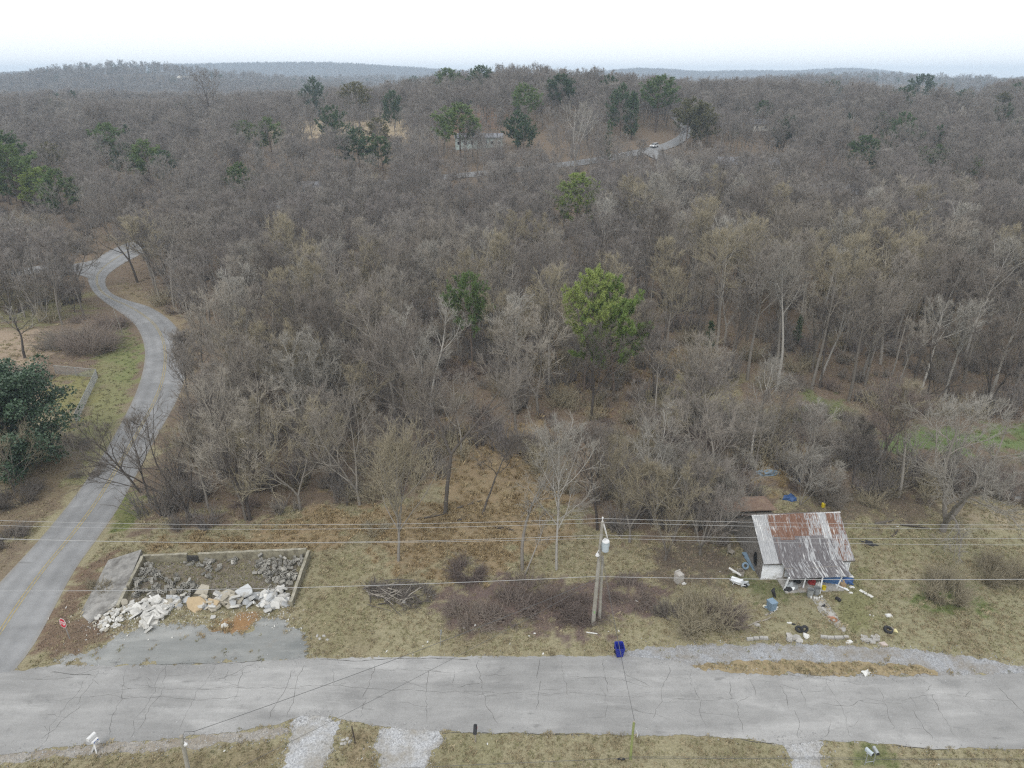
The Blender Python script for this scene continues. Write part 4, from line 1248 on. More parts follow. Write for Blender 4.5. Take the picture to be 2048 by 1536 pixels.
feature((275,565), 385, 'dark tree leaning left at the inside of the road bend', DARKW, tilt=(0, -0.12), limbs=16, forks=2, base=0.3, crown=0.42, tip_r=0.018)
feature((330,545), 400, 'dark many-stemmed tree right of the road bend', DARKW, limbs=18, forks=3, base=0.15, crown=0.42, tip_r=0.018)
feature((130,585), 455, 'cluster-stemmed tree left of the bend, in front of the side road', GREYW, limbs=16, forks=3, base=0.15, crown=0.40, tip_r=0.018)
feature((160,590), 470, 'brown tree with a round crown hanging over the road bend', GREYW, limbs=16, forks=2, base=0.3, crown=0.45, tip_r=0.018)
feature((50,716), 622, 'stubby pruned tree with pale knuckled limbs in the left yard', (M_DARKBARK, M_PALETWIG), limbs=10, base=0.55, crown=0.42, ang=(0.7, 1.3), crook=2.4, nb=5, nc=3, nt=2, r=0.22)
feature((30,985), 850, 'low bare tree with pale spreading branches in front of the dark evergreen', (M_BARK, M_TANTWIG), limbs=14, forks=3, base=0.12, crown=0.6, ang=(0.6, 1.1), nb=6, nc=5, nt=4)
feature((1148,345), 198, 'big white-limbed sycamore on the far slope, left of the white car', PALE, limbs=16, forks=3, base=0.25, crown=0.42, nb=6, nc=4, nt=3, r=0.34, tip_r=0.035)
feature((428,275), 146, 'large dark oak standing before the pale field on the left', DARKW, limbs=16, base=0.35, crown=0.4, nb=6, nc=4, nt=4, tip_r=0.035)
feature((205,330), 215, 'dark open-crowned tree on the far left slope', DARKW, limbs=14, base=0.35, crown=0.4, tip_r=0.03)
feature((1640,760), 560, 'pale leaning trunk on the right slope, right of the brush mound', (M_PALEBARK, M_TWIG), tilt=(0, 0.16), limbs=12, base=0.5, crown=0.28, tip_r=0.016)
feature((1495,760), 470, 'tall straight grey trunk on the right slope, above the brush mound', (M_BARK, M_TWIG), limbs=14, base=0.5, crown=0.26, tip_r=0.016)
feature((1850,835), 640, 'dark forked tree leaning right at the edge of the green lawn', DARKW, tilt=(0, 0.14), forks=2, limbs=14, base=0.2, crown=0.32, tip_r=0.016)
feature((1745,995), 770, 'slim dark tree with a reddish crown between the house and the green lawn', (M_DARKBARK, M_PURPLETWIG), limbs=15, base=0.4, crown=0.3)
feature((1705,975), 840, 'slender dark sapling behind the rusty roof, left of the reddish-crowned one', DARKW, limbs=12, base=0.4, crown=0.24)
feature((1905,935), 790, 'pale twiggy tree in front of the green lawn', (M_BARK, M_PALETWIG), limbs=16, forks=3, base=0.12, crown=0.42)
feature((1600,1010), 900, 'low many-stemmed bare tree just behind the lean-to roof', (M_BARK, M_PALETWIG), limbs=14, forks=3, base=0.06, crown=0.6, ang=(0.6, 1.2), tilt=(0, 0.2))
feature((1400,1110), 905, 'grey tangled tree left of the house, its crown touching the wall', GREYW, limbs=18, forks=3, base=0.12, crown=0.46, crook=1.5)
feature((1330,1120), 925, 'olive-grey tangled tree right of the utility pole', TANW, limbs=18, forks=3, base=0.12, crown=0.46, crook=1.5)
feature((1260,1085), 890, 'upright olive-twigged tree behind the top of the utility pole', TANW, limbs=18, forks=2, base=0.2, crown=0.36, up=0.14)
feature((1465,1050), 905, 'grey shaggy tree behind the gable of the house', (M_BARK, M_PALETWIG), limbs=18, forks=3, base=0.12, crown=0.42)
feature((1195,1060), 850, 'dark slim tree between the white-barked tree and the utility pole', DARKW, limbs=14, base=0.35, crown=0.28)
feature((720,1010), 800, 'dense grey tree overhanging the left end of the orange grass', GREYW, limbs=18, forks=2, base=0.2, crown=0.46)
feature((500,1040), 760, 'broad dark-trunked tree behind the foundation back wall', (M_DARKBARK, M_TWIG), limbs=18, forks=2, base=0.25, crown=0.44, crook=1.5)
feature((380,1035), 800, 'low dark tangled tree behind the left corner of the foundation', DARKW, limbs=18, forks=3, base=0.12, crown=0.5, crook=1.6)
feature((600,1020), 820, 'tangled tan-twigged tree behind the right corner of the foundation', TANW, limbs=18, forks=2, base=0.2, crown=0.48, crook=1.6)
feature((840,905), 620, 'grey tree behind the forked tree, leaning into the clearing', GREYW, limbs=16, forks=2, base=0.25, crown=0.4, crook=1.3)

for k_, (x_, y_, t_, l_) in enumerate(((20, 640, 520, 'grey tree at the left edge behind the pale yard'), (95, 640, 540, 'brown twiggy tree in the tangle behind the fence'), (150, 625, 530, 'thin tree beside the road just below the side road'), (-10, 900, 760, 'grey tree behind the big evergreen at the left edge'))):
    feature((x_, y_), t_, l_, GREYW if k_ % 2 else DARKW, limbs=16, forks=2 + k_ % 2, base=0.18, crown=0.42, crook=1.4, nb=6, nc=5, nt=4, tip_r=0.014)

# ------------------------------------------------------------------ pines and other evergreens
def pine(base, top_y, label, kind='pine', mat=M_NEEDLE, k=0, tilt=(0, 0), group=None, wide=1.0):
    p, h = height_to(base, top_y)
    tm, cm = PINES[kind][k % len(PINES[kind])]
    s = h / PINE_H[kind]
    t = place_tree('pine_tree' if kind != 'cedar' else 'cedar_tree', p, tm, cm, label, group, (base[0] * 1.7) % 6.28, 1.0, (M_PINEBARK, mat), tilt)
    t.scale = (s * wide, s * wide, s)
    return t
for b_, t_, lab, kd, mt, k, tl_, wd in PINE_SPECS: pine(b_, t_, lab, kd, globals()[mt], k, tl_, wide=wd)

# broad-leaved evergreen at the left edge
def magnolia(base, top_y, label):
    p, H = height_to(base, top_y)
    g = Grower(91); R = g.r
    tr = g.limb((0, 0, -0.2), (0, 0, 1), H * 0.9, 0.28, 0.05, 0, 8, 0.04, 0.02)
    lobes = []
    for i in range(92):
        t = 0.03 + 0.95 * i / 92
        q, d, rr_ = g.at(tr, t)
        L = H * 0.58 * math.sin(math.pi * min(1, 0.25 + t * 0.68)) * R.uniform(0.65, 1.15)
        lp = g.limb(q, g.turn((0, 0, 1), R.uniform(0.9, 1.5), i * 2.4), L, 0.09, 0.02, 1, 4, 0.12, 0.05)
        for k in (0.35, 0.6, 0.8, 0.97):
            c, dd, _ = g.at(lp, k); lobes.append((c, R.uniform(0.7, 1.25)))
    V, Q = [], []
    for c, rad in lobes:
        for k in range(105):
            n = np.array([R.gauss(0, 1), R.gauss(0, 1), R.gauss(0.35, 1)]); n /= np.linalg.norm(n)
            pt = np.array(c) + n * rad * R.uniform(0.55, 1.05) * np.array([1, 1, 0.75])
            ax = g.turn(tuple(n), R.uniform(0.7, 1.5), R.random() * 6.28)
            u, v_ = basis(ax)
            a = R.random() * 6.28
            u = np.array(u) * math.cos(a) + np.array(v_) * math.sin(a)
            ax = np.array(ax); l = R.uniform(0.20, 0.34); w = l * 0.38
            b = len(V)
            V += [tuple(pt), tuple(pt + ax * l * 0.5 + u * w), tuple(pt + ax * l), tuple(pt + ax * l * 0.5 - u * w)]
            Q.append((b, b + 1, b + 2, b + 3))
    v0, q0 = tubes(g.S[0], 8); v1, q1 = tubes(g.S[1], 5)
    tm = mesh_np('magnolia_trunk', np.concatenate([v0, v1]), np.concatenate([q0, q1 + len(v0)]))
    cm = mesh_np('magnolia_leaves', V, quads=Q)
    m, nt, b = new_mat('glossy_dark_leaves')
    f = noise(nt, 3.0, 4, 0.7, pos(nt))
    nt.links.new(ramp(nt, f, [(0.3, (0.028, 0.055, 0.030)), (0.5, (0.046, 0.084, 0.044)), (0.75, (0.09, 0.135, 0.078))]), b.inputs['Base Color'])
    b.inputs['Roughness'].default_value = 0.42
    return place_tree('magnolia_tree', p, tm, cm, label, None, 0.4, 1.0, (M_DARKBARK, m))
magnolia((40,935), 728, 'big dark glossy-leaved evergreen by the fence at the left edge')

# ------------------------------------------------------------------ brush
def bush(base, rad, H, label, mat, canes=240, arch=0.6, seed=1, name='bush', group=None, sy=1.0, tip=0.011, sub=6, rot=0.0, cat='bush'):
    p = spot(*base)
    o = link(name, brush_mesh(name, seed, rad, H, canes, arch, tip, sub), mat, loc=p, rot=(0, 0, rot), scale=(1, sy, 1))
    return tag(o, label, cat, group)
bush((1890,1195), 1.9, 2.6, 'rounded olive bush standing alone in the yard right of the house', M_TANTWIG, 420, 0.65, 3, sub=9)
bush((1985,1150), 2.6, 2.3, 'wide olive thicket at the right edge of the yard', M_TANTWIG, 420, 0.7, 4, sub=8)
bush((1400,1245), 2.6, 2.3, 'olive-brown thicket between the gravel pull-off and the junk-strewn porch', M_TANTWIG, 520, 0.75, 5, sub=8)
bush((1455,1235), 1.8, 1.9, 'mauve-grey thicket beside the upturned blue bin', M_PURPLETWIG, 330, 0.75, 6, sub=8)
bush((1335,1235), 1.4, 1.5, 'small brown thicket at the left end of the gravel pull-off', M_DARKTWIG, 220, 0.7, 7, sub=7)
for i, (b_, r_, h_, l_) in enumerate([((950,1235),2.4,1.5,'left end of the purple bramble bank'),((1030,1225),2.6,1.7,'middle of the purple bramble bank, behind the grey sign'),((1110,1215),2.6,1.7,'bramble bank left of the utility pole'),((1180,1228),2.0,1.2,'brambles around the foot of the utility pole'),((1260,1190),2.4,1.2,'low brambles right of the utility pole'),((1050,1180),2.8,1.4,'brambles under the crooked pale tree'),((935,1150),1.4,1.7,'purple bush standing at the top of the orange grass')]):
    bush(b_, r_, h_, 'tangled purple-brown canes, ' + l_, M_PURPLETWIG, 340, 1.15, 30 + i, 'bramble', 'bramble bank along the verge', sub=6, cat='brambles')
bush((1465,880), 4.2, 4.6, 'large pale vine-covered mound of brush in the middle right', (M_PALETWIG), 620, 0.9, 8, sub=8, tip=0.013, name='brush_mound')
bush((1400,905), 3.4, 3.6, 'purple-grey brush mound in front of the pale vine mound', M_PURPLETWIG, 480, 0.9, 9, sub=8, tip=0.013, name='brush_mound')
bush((1530,895), 3.2, 3.2, 'brown brush mound right of the pale vine mound', M_DARKTWIG, 430, 0.9, 10, sub=8, tip=0.013, name='brush_mound')
bush((1690,900), 3.0, 3.4, 'grey-brown bush left of the green lawn', M_TWIG, 430, 0.8, 11, sub=8, tip=0.013)
bush((1800,960), 3.2, 2.6, 'brown thicket in front of the green lawn', M_TWIG, 430, 0.9, 12, sub=8, tip=0.012)
bush((2010,985), 3.6, 3.0, 'dark thicket at the right edge above the pale grass', M_PURPLETWIG, 480, 0.9, 13, sub=8, tip=0.012)
bush((1660,1000), 2.4, 1.8, 'low bush behind the rusty roof, by the yellow drum', M_TWIG, 330, 0.9, 14, sub=8)
bush((180,700), 5.2, 4.4, 'reddish vine-draped mound by the inside of the curve', M_PURPLETWIG, 620, 0.95, 15, sub=8, tip=0.014, name='brush_mound')
bush((130,690), 4.0, 3.6, 'grey-brown tangle left of the reddish vine mound', M_TWIG, 420, 0.9, 16, sub=8, tip=0.014, name='brush_mound')
bush((225,655), 2.6, 2.6, 'brown shrub at the road edge above the reddish vine mound', M_PURPLETWIG, 300, 0.9, 17, sub=8, tip=0.014)
bush((60,610), 5.0, 3.4, 'olive-brown scrub across the back of the left yard', M_TANTWIG, 420, 0.9, 25, sub=8, tip=0.014)
bush((60,760), 3.0, 2.6, 'grey tangle on the fence line above the big evergreen', M_TWIG, 380, 0.9, 26, sub=8, tip=0.013)
bush((140,900), 2.2, 1.6, 'brown scrub right of the big evergreen', M_TWIG, 320, 0.9, 27, sub=7)
bush((40,1000), 2.8, 2.2, 'dark scrub under the big glossy evergreen', M_DARKTWIG, 380, 0.9, 18, sub=8)
bush((20,1080), 2.2, 1.7, 'dark scrub at the left edge beside the straight road', M_DARKTWIG, 320, 0.9, 19, sub=8)
bush((330,590), 2.6, 1.8, 'dark green-brown shrub on the bank inside the road bend', M_DARKTWIG, 300, 0.9, 20, sub=7, tip=0.014)
bush((180,945), 2.0, 1.0, 'low leafy scrub between the big evergreen and the road', M_DARKTWIG, 300, 1.0, 22, sub=7)
bush((195,1178), 1.5, 0.8, 'small olive scrub on the left bank of the old slab', M_TANTWIG, 200, 0.9, 23, sub=6)
bush((755,1060), 1.4, 1.0, 'green-grey weeds around the foot of the slender sapling', M_TANTWIG, 200, 0.9, 24, sub=6)

BR = [link('brush', brush_mesh('undergrowth', 60 + i, r_, h_, c_, a_, 0.016, 5), m_, unlinked=True) for i, (r_, h_, c_, a_, m_) in enumerate(
    [(1.6, 2.2, 90, 0.7, M_TWIG), (2.0, 3.0, 100, 0.6, M_FARTWIG), (1.5, 1.6, 90, 1.0, M_PURPLETWIG), (1.8, 2.6, 90, 0.7, M_TANTWIG), (1.3, 3.6, 70, 0.35, M_FARTWIG)])]
E1, E1p = woodland(candidates(48, 112, 2.9), 3.2, False)
ke = ~((E1p[:, 0] > 1280) & (E1p[:, 1] < 800) & (RNG.random(len(E1)) < 0.5)) & ~((E1p[:, 0] > 860) & (E1p[:, 0] < 1200) & (E1p[:, 1] > 790) & (RNG.random(len(E1)) < 0.22))
E1, E1p = E1[ke], E1p[ke]
spread(E1, RNG.uniform(0.7, 1.35, len(E1)), BR, 'undergrowth', 'tangled bare undergrowth filling the floor of the woods', [1] * 5)
E2, E2p = woodland(candidates(112, 260, 5.0), 3.2, False)
ke = RNG.random(len(E2)) < np.where(E2p[:, 0] > 1280, 0.5, 0.7)
E2, E2p = E2[ke], E2p[ke]
spread(E2, RNG.uniform(0.9, 1.6, len(E2)), BR, 'far_undergrowth', 'bare undergrowth deeper in the woods', [1] * 5)
# scrubby margin right of the woods and in the brushy hollow
F0 = candidates(50, 84, 1.9)
fz = np.zeros(len(F0))
fpx, fpy, _ = to_px(np.concatenate([F0, fz[:, None]], 1))
sel = np.zeros(len(F0), bool)
for poly in ([(1330,770),(1500,800),(1700,830),(1745,900),(1700,940),(1630,930),(1620,900),(1520,885),(1480,960),(1380,1060),(1300,1060),(1330,900)], [(1700,925),(1900,930),(2100,930),(2200,990),(1900,1000),(1870,1010),(1760,1010)]):
    sel |= inside(poly, fpx, fpy)
F0 = F0[sel]
spread(F0, RNG.uniform(0.45, 0.95, len(F0)), BR, 'scrub', 'bare scrub filling the hollow behind the house', [1] * 5)

# ------------------------------------------------------------------ grass: tufts of blades
def tuft(name, seed, n, h, w, lean, mat, rad=0.16):
    R = random.Random(seed)
    V, T = [], []
    for _ in range(n):
        a = R.random() * 6.28; q = rad * math.sqrt(R.random())
        x, y = q * math.cos(a), q * math.sin(a)
        b_ = R.random() * 6.28; ln = lean * R.uniform(0.2, 1.2); hh = h * R.uniform(0.5, 1.15)
        dx, dy = math.cos(b_) * ln * hh, math.sin(b_) * ln * hh
        ww = w * R.uniform(0.6, 1.3)
        sx, sy = -math.sin(b_) * ww, math.cos(b_) * ww
        i = len(V)
        V += [(x - sx, y - sy, -0.02), (x + sx, y + sy, -0.02), (x + dx * 0.5 + sx * .6, y + dy * 0.5 + sy * .6, hh * 0.75), (x + dx, y + dy, hh * (1 - 0.3 * ln))]
        T += [(i, i + 1, i + 2), (i, i + 2, i + 3)]
    return link(name, mesh_np(name, V, tris=T), mat, unlinked=True)
M_GSTRAW = plant_mat('straw_blades', [(0.1, (0.26, 0.215, 0.135)), (0.5, (0.36, 0.305, 0.195)), (0.9, (0.46, 0.40, 0.27))])
M_GOLIVE = plant_mat('olive_blades', [(0.1, (0.19, 0.180, 0.095)), (0.5, (0.26, 0.245, 0.135)), (0.9, (0.34, 0.315, 0.185))])
M_GORANGE = plant_mat('broomsedge_blades', [(0.1, (0.27, 0.20, 0.11)), (0.5, (0.37, 0.285, 0.165)), (0.9, (0.45, 0.37, 0.23))])
M_GGREEN = plant_mat('green_blades', [(0.1, (0.12, 0.145, 0.055)), (0.9, (0.20, 0.225, 0.095))])
M_GBROWN = plant_mat('dead_leaf_litter', [(0.1, (0.14, 0.105, 0.08)), (0.5, (0.21, 0.16, 0.12)), (0.9, (0.30, 0.235, 0.175))])
TUFTS = [tuft('tuft', 1, 16, 0.15, 0.018, 0.9, M_GSTRAW), tuft('tuft', 2, 16, 0.11, 0.018, 0.9, M_GOLIVE), tuft('tuft', 3, 24, 0.34, 0.014, 0.7, M_GORANGE, 0.2),
         tuft('tuft', 4, 18, 0.10, 0.02, 0.8, M_GGREEN), tuft('tuft', 5, 14, 0.07, 0.035, 1.2, M_GBROWN, 0.3), tuft('tuft', 6, 20, 0.30, 0.014, 0.8, M_GSTRAW, 0.2)]
TUFT_COL = np.array([STRAW, OLIVE, ORANGE, GREEN, LITTER])
BARE = [ROAD_POLY] + [W(z) for z in (Z_D1, Z_D2, Z_D3, Z_SLAB)]
LOOSE = [W(z) for z in (Z_PULL, Z_SHOULDER, Z_PAD)]
ISLE_W = W(Z_ISLE)
def open_ground(P, edge=0.05):
    x, y = P[:, 0], P[:, 1]
    ok = np.ones(len(P), bool)
    for poly in BARE: ok &= sdist(poly, x, y) > edge - 0.12 * RNG.random(len(x))
    for poly in LOOSE: ok &= (sdist(poly, x, y) > 0) | (RNG.random(len(x)) < 0.06) | inside(ISLE_W, x, y)
    ok &= ldist([tuple(p) for p in lane_mid[::2]], x, y) > 3.55
    return P[ok]
def grow_grass(name, y0, y1, cell, label, k=1.0):
    P = open_ground(candidates(y0, y1, cell))
    px, py, dep = to_px(np.concatenate([P, terrain(P[:, 0], P[:, 1])[:, None]], 1))
    ok = (px > -60) & (px < 2110) & (py < 1600)
    P = P[ok]
    _, ix = cover_at(P[:, 0], P[:, 1], True)
    q = RNG.random(len(P))
    ix = np.where((ix == 0) & (q < 0.52), 1, ix)
    ix = np.where((ix == 0) & (q > 0.90), 6, ix)
    ix = np.where((ix == 2) & (q < 0.35), 0, ix)
    ix = np.where((ix == 4) & (q < 0.10), 0, ix)
    live = ix != 5
    P, ix = P[live], ix[live]
    ix = np.where(ix == 6, 5, ix)
    thin = RNG.random(len(P)) < np.clip(0.75 + 0.9 * fbm(P[:, 0] * 0.5, P[:, 1] * 0.5), 0.15, 1)
    P, ix = P[thin], ix[thin]
    n = len(P)
    rot = np.stack([RNG.uniform(-.1, .1, n), RNG.uniform(-.1, .1, n), RNG.uniform(0, 6.28, n)], 1)
    z = terrain(P[:, 0], P[:, 1])
    z = np.where(inside(ISLE_W, P[:, 0], P[:, 1]), z + 0.03, z)
    scatter(name, TUFTS if name == 'grass' else [o.copy() for o in TUFTS], np.stack([P[:, 0], P[:, 1], z], 1), rot, RNG.uniform(0.6, 1.3, n) * k, ix, label)
    print(name, n)
grow_grass('grass', 30, 62, 0.30, 'rough winter grass, straw and olive, over the verges and yards')
grow_grass('far_grass', 62, 112, 0.75, 'dry grass and leaf litter on the ground further back', 1.6)
grow_grass('distant_grass', 112, 175, 1.3, 'dry grass on the far yards and road banks', 2.2)

# loose stones strewn along the ragged edges of the gravel and broken asphalt
M_STONE = simple('loose_stone', (0.40, 0.40, 0.40), 0.9, 0.3, rnd=0.5)
def pebble(seed):
    R = random.Random(seed)
    V = [(R.uniform(-.8, -.3), R.uniform(-.7, .2), 0), (R.uniform(.3, .9), R.uniform(-.7, -.1), 0), (R.uniform(.0, .7), R.uniform(.3, .8), 0), (R.uniform(-.7, -.1), R.uniform(.3, .7), 0), (R.uniform(-.3, .3), R.uniform(-.3, .3), R.uniform(.5, .8)), (R.uniform(-.1, .5), R.uniform(-.2, .3), R.uniform(.4, .7))]
    return link('pebble', mesh_np('pebble', V, tris=[(0, 1, 4), (1, 5, 4), (1, 2, 5), (2, 3, 5), (3, 4, 5), (3, 0, 4)]), M_STONE, unlinked=True)
pts = []
rp = random.Random(9)
for zone, per, sd in ((Z_D1, 90, .35), (Z_D2, 90, .35), (Z_D3, 90, .4), (Z_SHOULDER, 45, .3), (Z_PULL, 55, .45), (Z_PAD, 35, .4), (ROAD_TOP, 10, .25), (ROAD_BOT, 14, .25)):
    poly = W(zone)
    for (ax, ay), (bx, by) in zip(poly, poly[1:] + poly[:1]):
        L = math.hypot(bx - ax, by - ay)
        if L > 60: continue
        for _ in range(int(L * per / 3)):
            t = rp.random()
            pts.append((ax + (bx - ax) * t + rp.gauss(0, sd), ay + (by - ay) * t + rp.gauss(0, sd), 0.022))
n = len(pts)
scatter('loose_gravel', [pebble(i) for i in range(5)], pts, [(0, 0, rp.random() * 6.28) for _ in range(n)], [rp.uniform(0.03, 0.085) for _ in range(n)], [rp.randrange(5) for _ in range(n)], 'loose grey stones strewn along the edges of the road and gravel')
print('pebbles', n)

# ------------------------------------------------------------------ the rusty-roofed house
def metal_roof_mat():
    m, nt, b = new_mat('old_tin_roof')
    oc = N(nt, 'ShaderNodeObjectInfo')
    sep = N(nt, 'ShaderNodeSeparateColor'); nt.links.new(oc.outputs['Color'], sep.inputs[0])
    off = N(nt, 'ShaderNodeVectorMath', operation='SCALE'); off.inputs[0].default_value = (17, 31, 5)
    nt.links.new(oc.outputs['Random'], off.inputs['Scale'])
    def v(scale):
        a = N(nt, 'ShaderNodeVectorMath', operation='ADD')
        nt.links.new(pos(nt, scale), a.inputs[0]); nt.links.new(off.outputs[0], a.inputs[1])
        return a.outputs[0]
    n1 = noise(nt, 1.0, 6, 0.65, v((7, 1.1, 1)))
    n2 = noise(nt, 1.0, 6, 0.7, v((11, 0.8, 1)))
    n3 = noise(nt, 1.0, 6, 0.7, v((9, 1.6, 1)))
    zinc = ramp(nt, n3, [(0.3, (0.22, 0.225, 0.235)), (0.7, (0.43, 0.435, 0.44))])
    rustc = ramp(nt, n2, [(0.3, (0.095, 0.045, 0.028)), (0.55, (0.165, 0.086, 0.056)), (0.75, (0.24, 0.155, 0.11))])
    darkc = ramp(nt, n2, [(0.3, (0.075, 0.068, 0.072)), (0.7, (0.165, 0.155, 0.160))])
    def amount(ch, n, k=4.5):
        return N_clamp(math_(nt, 'MULTIPLY', math_(nt, 'SUBTRACT', math_(nt, 'ADD', ch, math_(nt, 'MULTIPLY', math_(nt, 'SUBTRACT', n, 0.5), 3.2)), 0.5), k))
    def N_clamp(x):
        c = N(nt, 'ShaderNodeClamp'); nt.links.new(x, c.inputs[0]); return c.outputs[0]
    c = mixc(nt, amount(sep.outputs[1], n1), zinc, darkc)
    c = mixc(nt, amount(sep.outputs[0], n3), c, rustc)
    c = mixc(nt, amount(sep.outputs[2], n2, 6.0), c, (0.60, 0.60, 0.59))
    nt.links.new(c, b.inputs['Base Color'])
    b.inputs['Roughness'].default_value = 0.62
    b.inputs['Specular IOR Level'].default_value = 0.35
    return m
M_TIN = metal_roof_mat()
M_WHITE = simple('white_paint', (0.76, 0.78, 0.80), 0.7, 0.10, 3.0, dirt=(0.48, 0.48, 0.46))
M_SHINGLE = simple('grey_shingle', (0.20, 0.185, 0.168), 0.9, 0.30, 7.0, dirt=(0.12, 0.105, 0.09), bump=0.3)
M_TARROOF = simple('brown_felt_roof', (0.18, 0.125, 0.095), 0.95, 0.25, 3.0, dirt=(0.24, 0.18, 0.13), bump=0.3)
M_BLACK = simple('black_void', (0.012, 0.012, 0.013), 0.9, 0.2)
M_RUBBER = simple('black_rubber', (0.028, 0.028, 0.03), 0.75, 0.3)
M_WOODW = simple('weathered_wood', (0.27, 0.245, 0.21), 0.9, 0.25, 6.0)
M_CONC = simple('old_concrete', (0.36, 0.35, 0.33), 0.9, 0.2, 5.0, dirt=(0.22, 0.20, 0.17), bump=0.3)
M_BLUE = simple('blue_plastic', (0.04, 0.09, 0.22), 0.5, 0.2)
M_TARP = simple('blue_tarp', (0.06, 0.13, 0.27), 0.55, 0.3, 8.0)
M_GREYBLUE = simple('faded_blue_plastic', (0.17, 0.24, 0.31), 0.6, 0.2)
M_YELLOWP = simple('yellow_plastic', (0.62, 0.49, 0.03), 0.5, 0.12)
M_RED = simple('red_cloth', (0.30, 0.04, 0.04), 0.8, 0.3)
M_STEEL = simple('dull_steel', (0.38, 0.40, 0.41), 0.45, 0.15, metal=0.5)
M_GREENTRIM = simple('green_trim', (0.22, 0.36, 0.17), 0.8, 0.2)
M_ORANGE = simple('terracotta', (0.27, 0.135, 0.075), 0.85, 0.25)
M_FOAM = simple('white_foam', (0.58, 0.58, 0.56), 0.8, 0.15, 6.0, dirt=(0.42, 0.40, 0.36))
M_CARD = simple('cardboard', (0.36, 0.26, 0.16), 0.9, 0.15)
M_PALEBLUEP = simple('pale_blue_tin', (0.30, 0.40, 0.45), 0.6, 0.2)

LF, RF = at_z(1520.8, 1158.9, 0), at_z(1692.9, 1151.5, 0)
YAW = math.atan2(RF.y - LF.y, RF.x - LF.x)
HW, HD, ZE, ZR = (RF - LF).length, 6.5, 2.05, 4.35
house = thing('house', (LF.x, LF.y, 0), 'small white-sided house with a streaked rusty tin roof and a junk-filled porch', 'house', rot=(0, 0, YAW))
HM = Matrix.Translation(LF) @ Matrix.Rotation(YAW, 4, 'Z')
def loc_h(px, py, z=0.0):
    """house coordinates of a surveyed point"""
    return HM.inverted() @ at_z(px, py, z)

def clapboards(w, h, rows, skip=()):
    """lapped boards as real steps"""
    mb = MB()
    for i in range(rows):
        z0, z1 = h * i / rows, h * (i + 1) / rows
        mb.add([(0, -0.035, z0), (w, -0.035, z0), (w, 0, z1 + 0.02), (0, 0, z1 + 0.02), (0, 0.03, z0), (w, 0.03, z0)], [(0, 1, 2, 3), (0, 4, 5, 1)])
    return mb
core = MB()   # inner shell that closes the house
prof = [(0.06, 0.02), (HD - 0.06, 0.02), (HD - 0.06, ZE - 0.08), (HD / 2, ZR - 0.12), (0.06, ZE - 0.08)]
P = [(0.06, y, z) for y, z in prof] + [(HW - 0.06, y, z) for y, z in prof]
core.add(P, [(4, 3, 2, 1, 0), (5, 6, 7, 8, 9)] + [(i, (i + 1) % 5, 5 + (i + 1) % 5, 5 + i) for i in range(5)])
core.build('wall', M_SHINGLE, house)
wl_ = clapboards(HW, ZE - 0.05, 13).build('wall', M_WHITE, house)
wl_['label'] = 'white lapped-board front wall'
def gable(name, x, sgn, mat, rows, lab):
    """a side wall of shingle courses cut to the gable, each course stepped"""
    mb = MB(); top = ZR - 0.10; rr = random.Random(3)
    for i in range(rows):
        z0, z1 = top * i / rows, top * (i + 1) / rows
        def span(z):
            if z <= ZE: return 0.0, HD
            k = (z - ZE) / (ZR - ZE) * HD / 2
            return k, HD - k
        a0, b0 = span(z0); a1, b1 = span(z1)
        n = max(2, int((b0 - a0) / 0.42))
        for j in range(n):
            u0, u1 = j / n + 0.004, (j + 1) / n - 0.004
            o = 0.045 + rr.uniform(-0.012, 0.018)
            mb.add([(x + sgn * o, a0 + (b0 - a0) * u0, z0), (x + sgn * o, a0 + (b0 - a0) * u1, z0), (x + sgn * 0.01, a1 + (b1 - a1) * u1, z1 + 0.01), (x + sgn * 0.01, a1 + (b1 - a1) * u0, z1 + 0.01), (x, a0 + (b0 - a0) * u0, z0), (x, a0 + (b0 - a0) * u1, z0)],
                   [(0, 1, 2, 3), (0, 4, 5, 1), (0, 3, 4), (1, 5, 2)])
    o = mb.build(name, mat, house)
    o['label'] = lab; o['kind'] = 'stuff'
    return o
gable('wall', 0.0, -1, M_SHINGLE, 22, 'grey shingled gable wall')
gable('wall', HW, 1, M_WHITE, 22, 'white right gable wall')
MB().box((HW - 0.55, -0.07, ZE - 0.12), (1.1, 0.05, 0.16)).build('trim_board', M_GREENTRIM, house)
MB().box((0.02, -0.06, ZE / 2), (0.10, 0.06, ZE - 0.1)).build('corner_board', M_WHITE, house)
MB().box((HW - 0.02, -0.06, ZE / 2), (0.10, 0.06, ZE - 0.1)).build('corner_board', M_WHITE, house)
MB().box((1.95, -0.08, ZE / 2), (0.09, 0.08, ZE - 0.1)).build('corner_board', M_WOODW, house)
dr = MB().box((3.6, -0.07, 0.95), (0.85, 0.06, 1.85)).build('door', M_BLACK, house)
MB().lathe([(0.03, 0), (0.035, 0.03), (0.02, 0.05)], 8).build('handle', M_STEEL, dr, loc=(3.9, -0.12, 0.95))
for wx in (2.6, 5.0):
    w_ = MB().box((wx, -0.055, 1.2), (0.78, 0.05, 0.95)).build('window', M_BLACK, house)
    MB().box((wx, -0.09, 1.70), (0.92, 0.05, 0.09)).box((wx, -0.09, 0.70), (0.92, 0.06, 0.09)).box((wx - .42, -0.09, 1.2), (0.08, 0.05, 0.91)).box((wx + .42, -0.09, 1.2), (0.08, 0.05, 0.91)).box((wx, -0.088, 1.2), (0.68, 0.03, 0.04)).build('frame', M_WHITE, w_)
hole = MB().prism([(0.95, 0.75), (1.2, 0.55), (1.5, 0.6), (1.75, 1.0), (1.7, 1.55), (1.45, 1.85), (1.15, 1.7)], 0, 0.02, Matrix(((0, 0, -1, -0.075), (1, 0, 0, 0), (0, 1, 0, 0), (0, 0, 0, 1)))).build('broken_opening', M_BLACK, house)

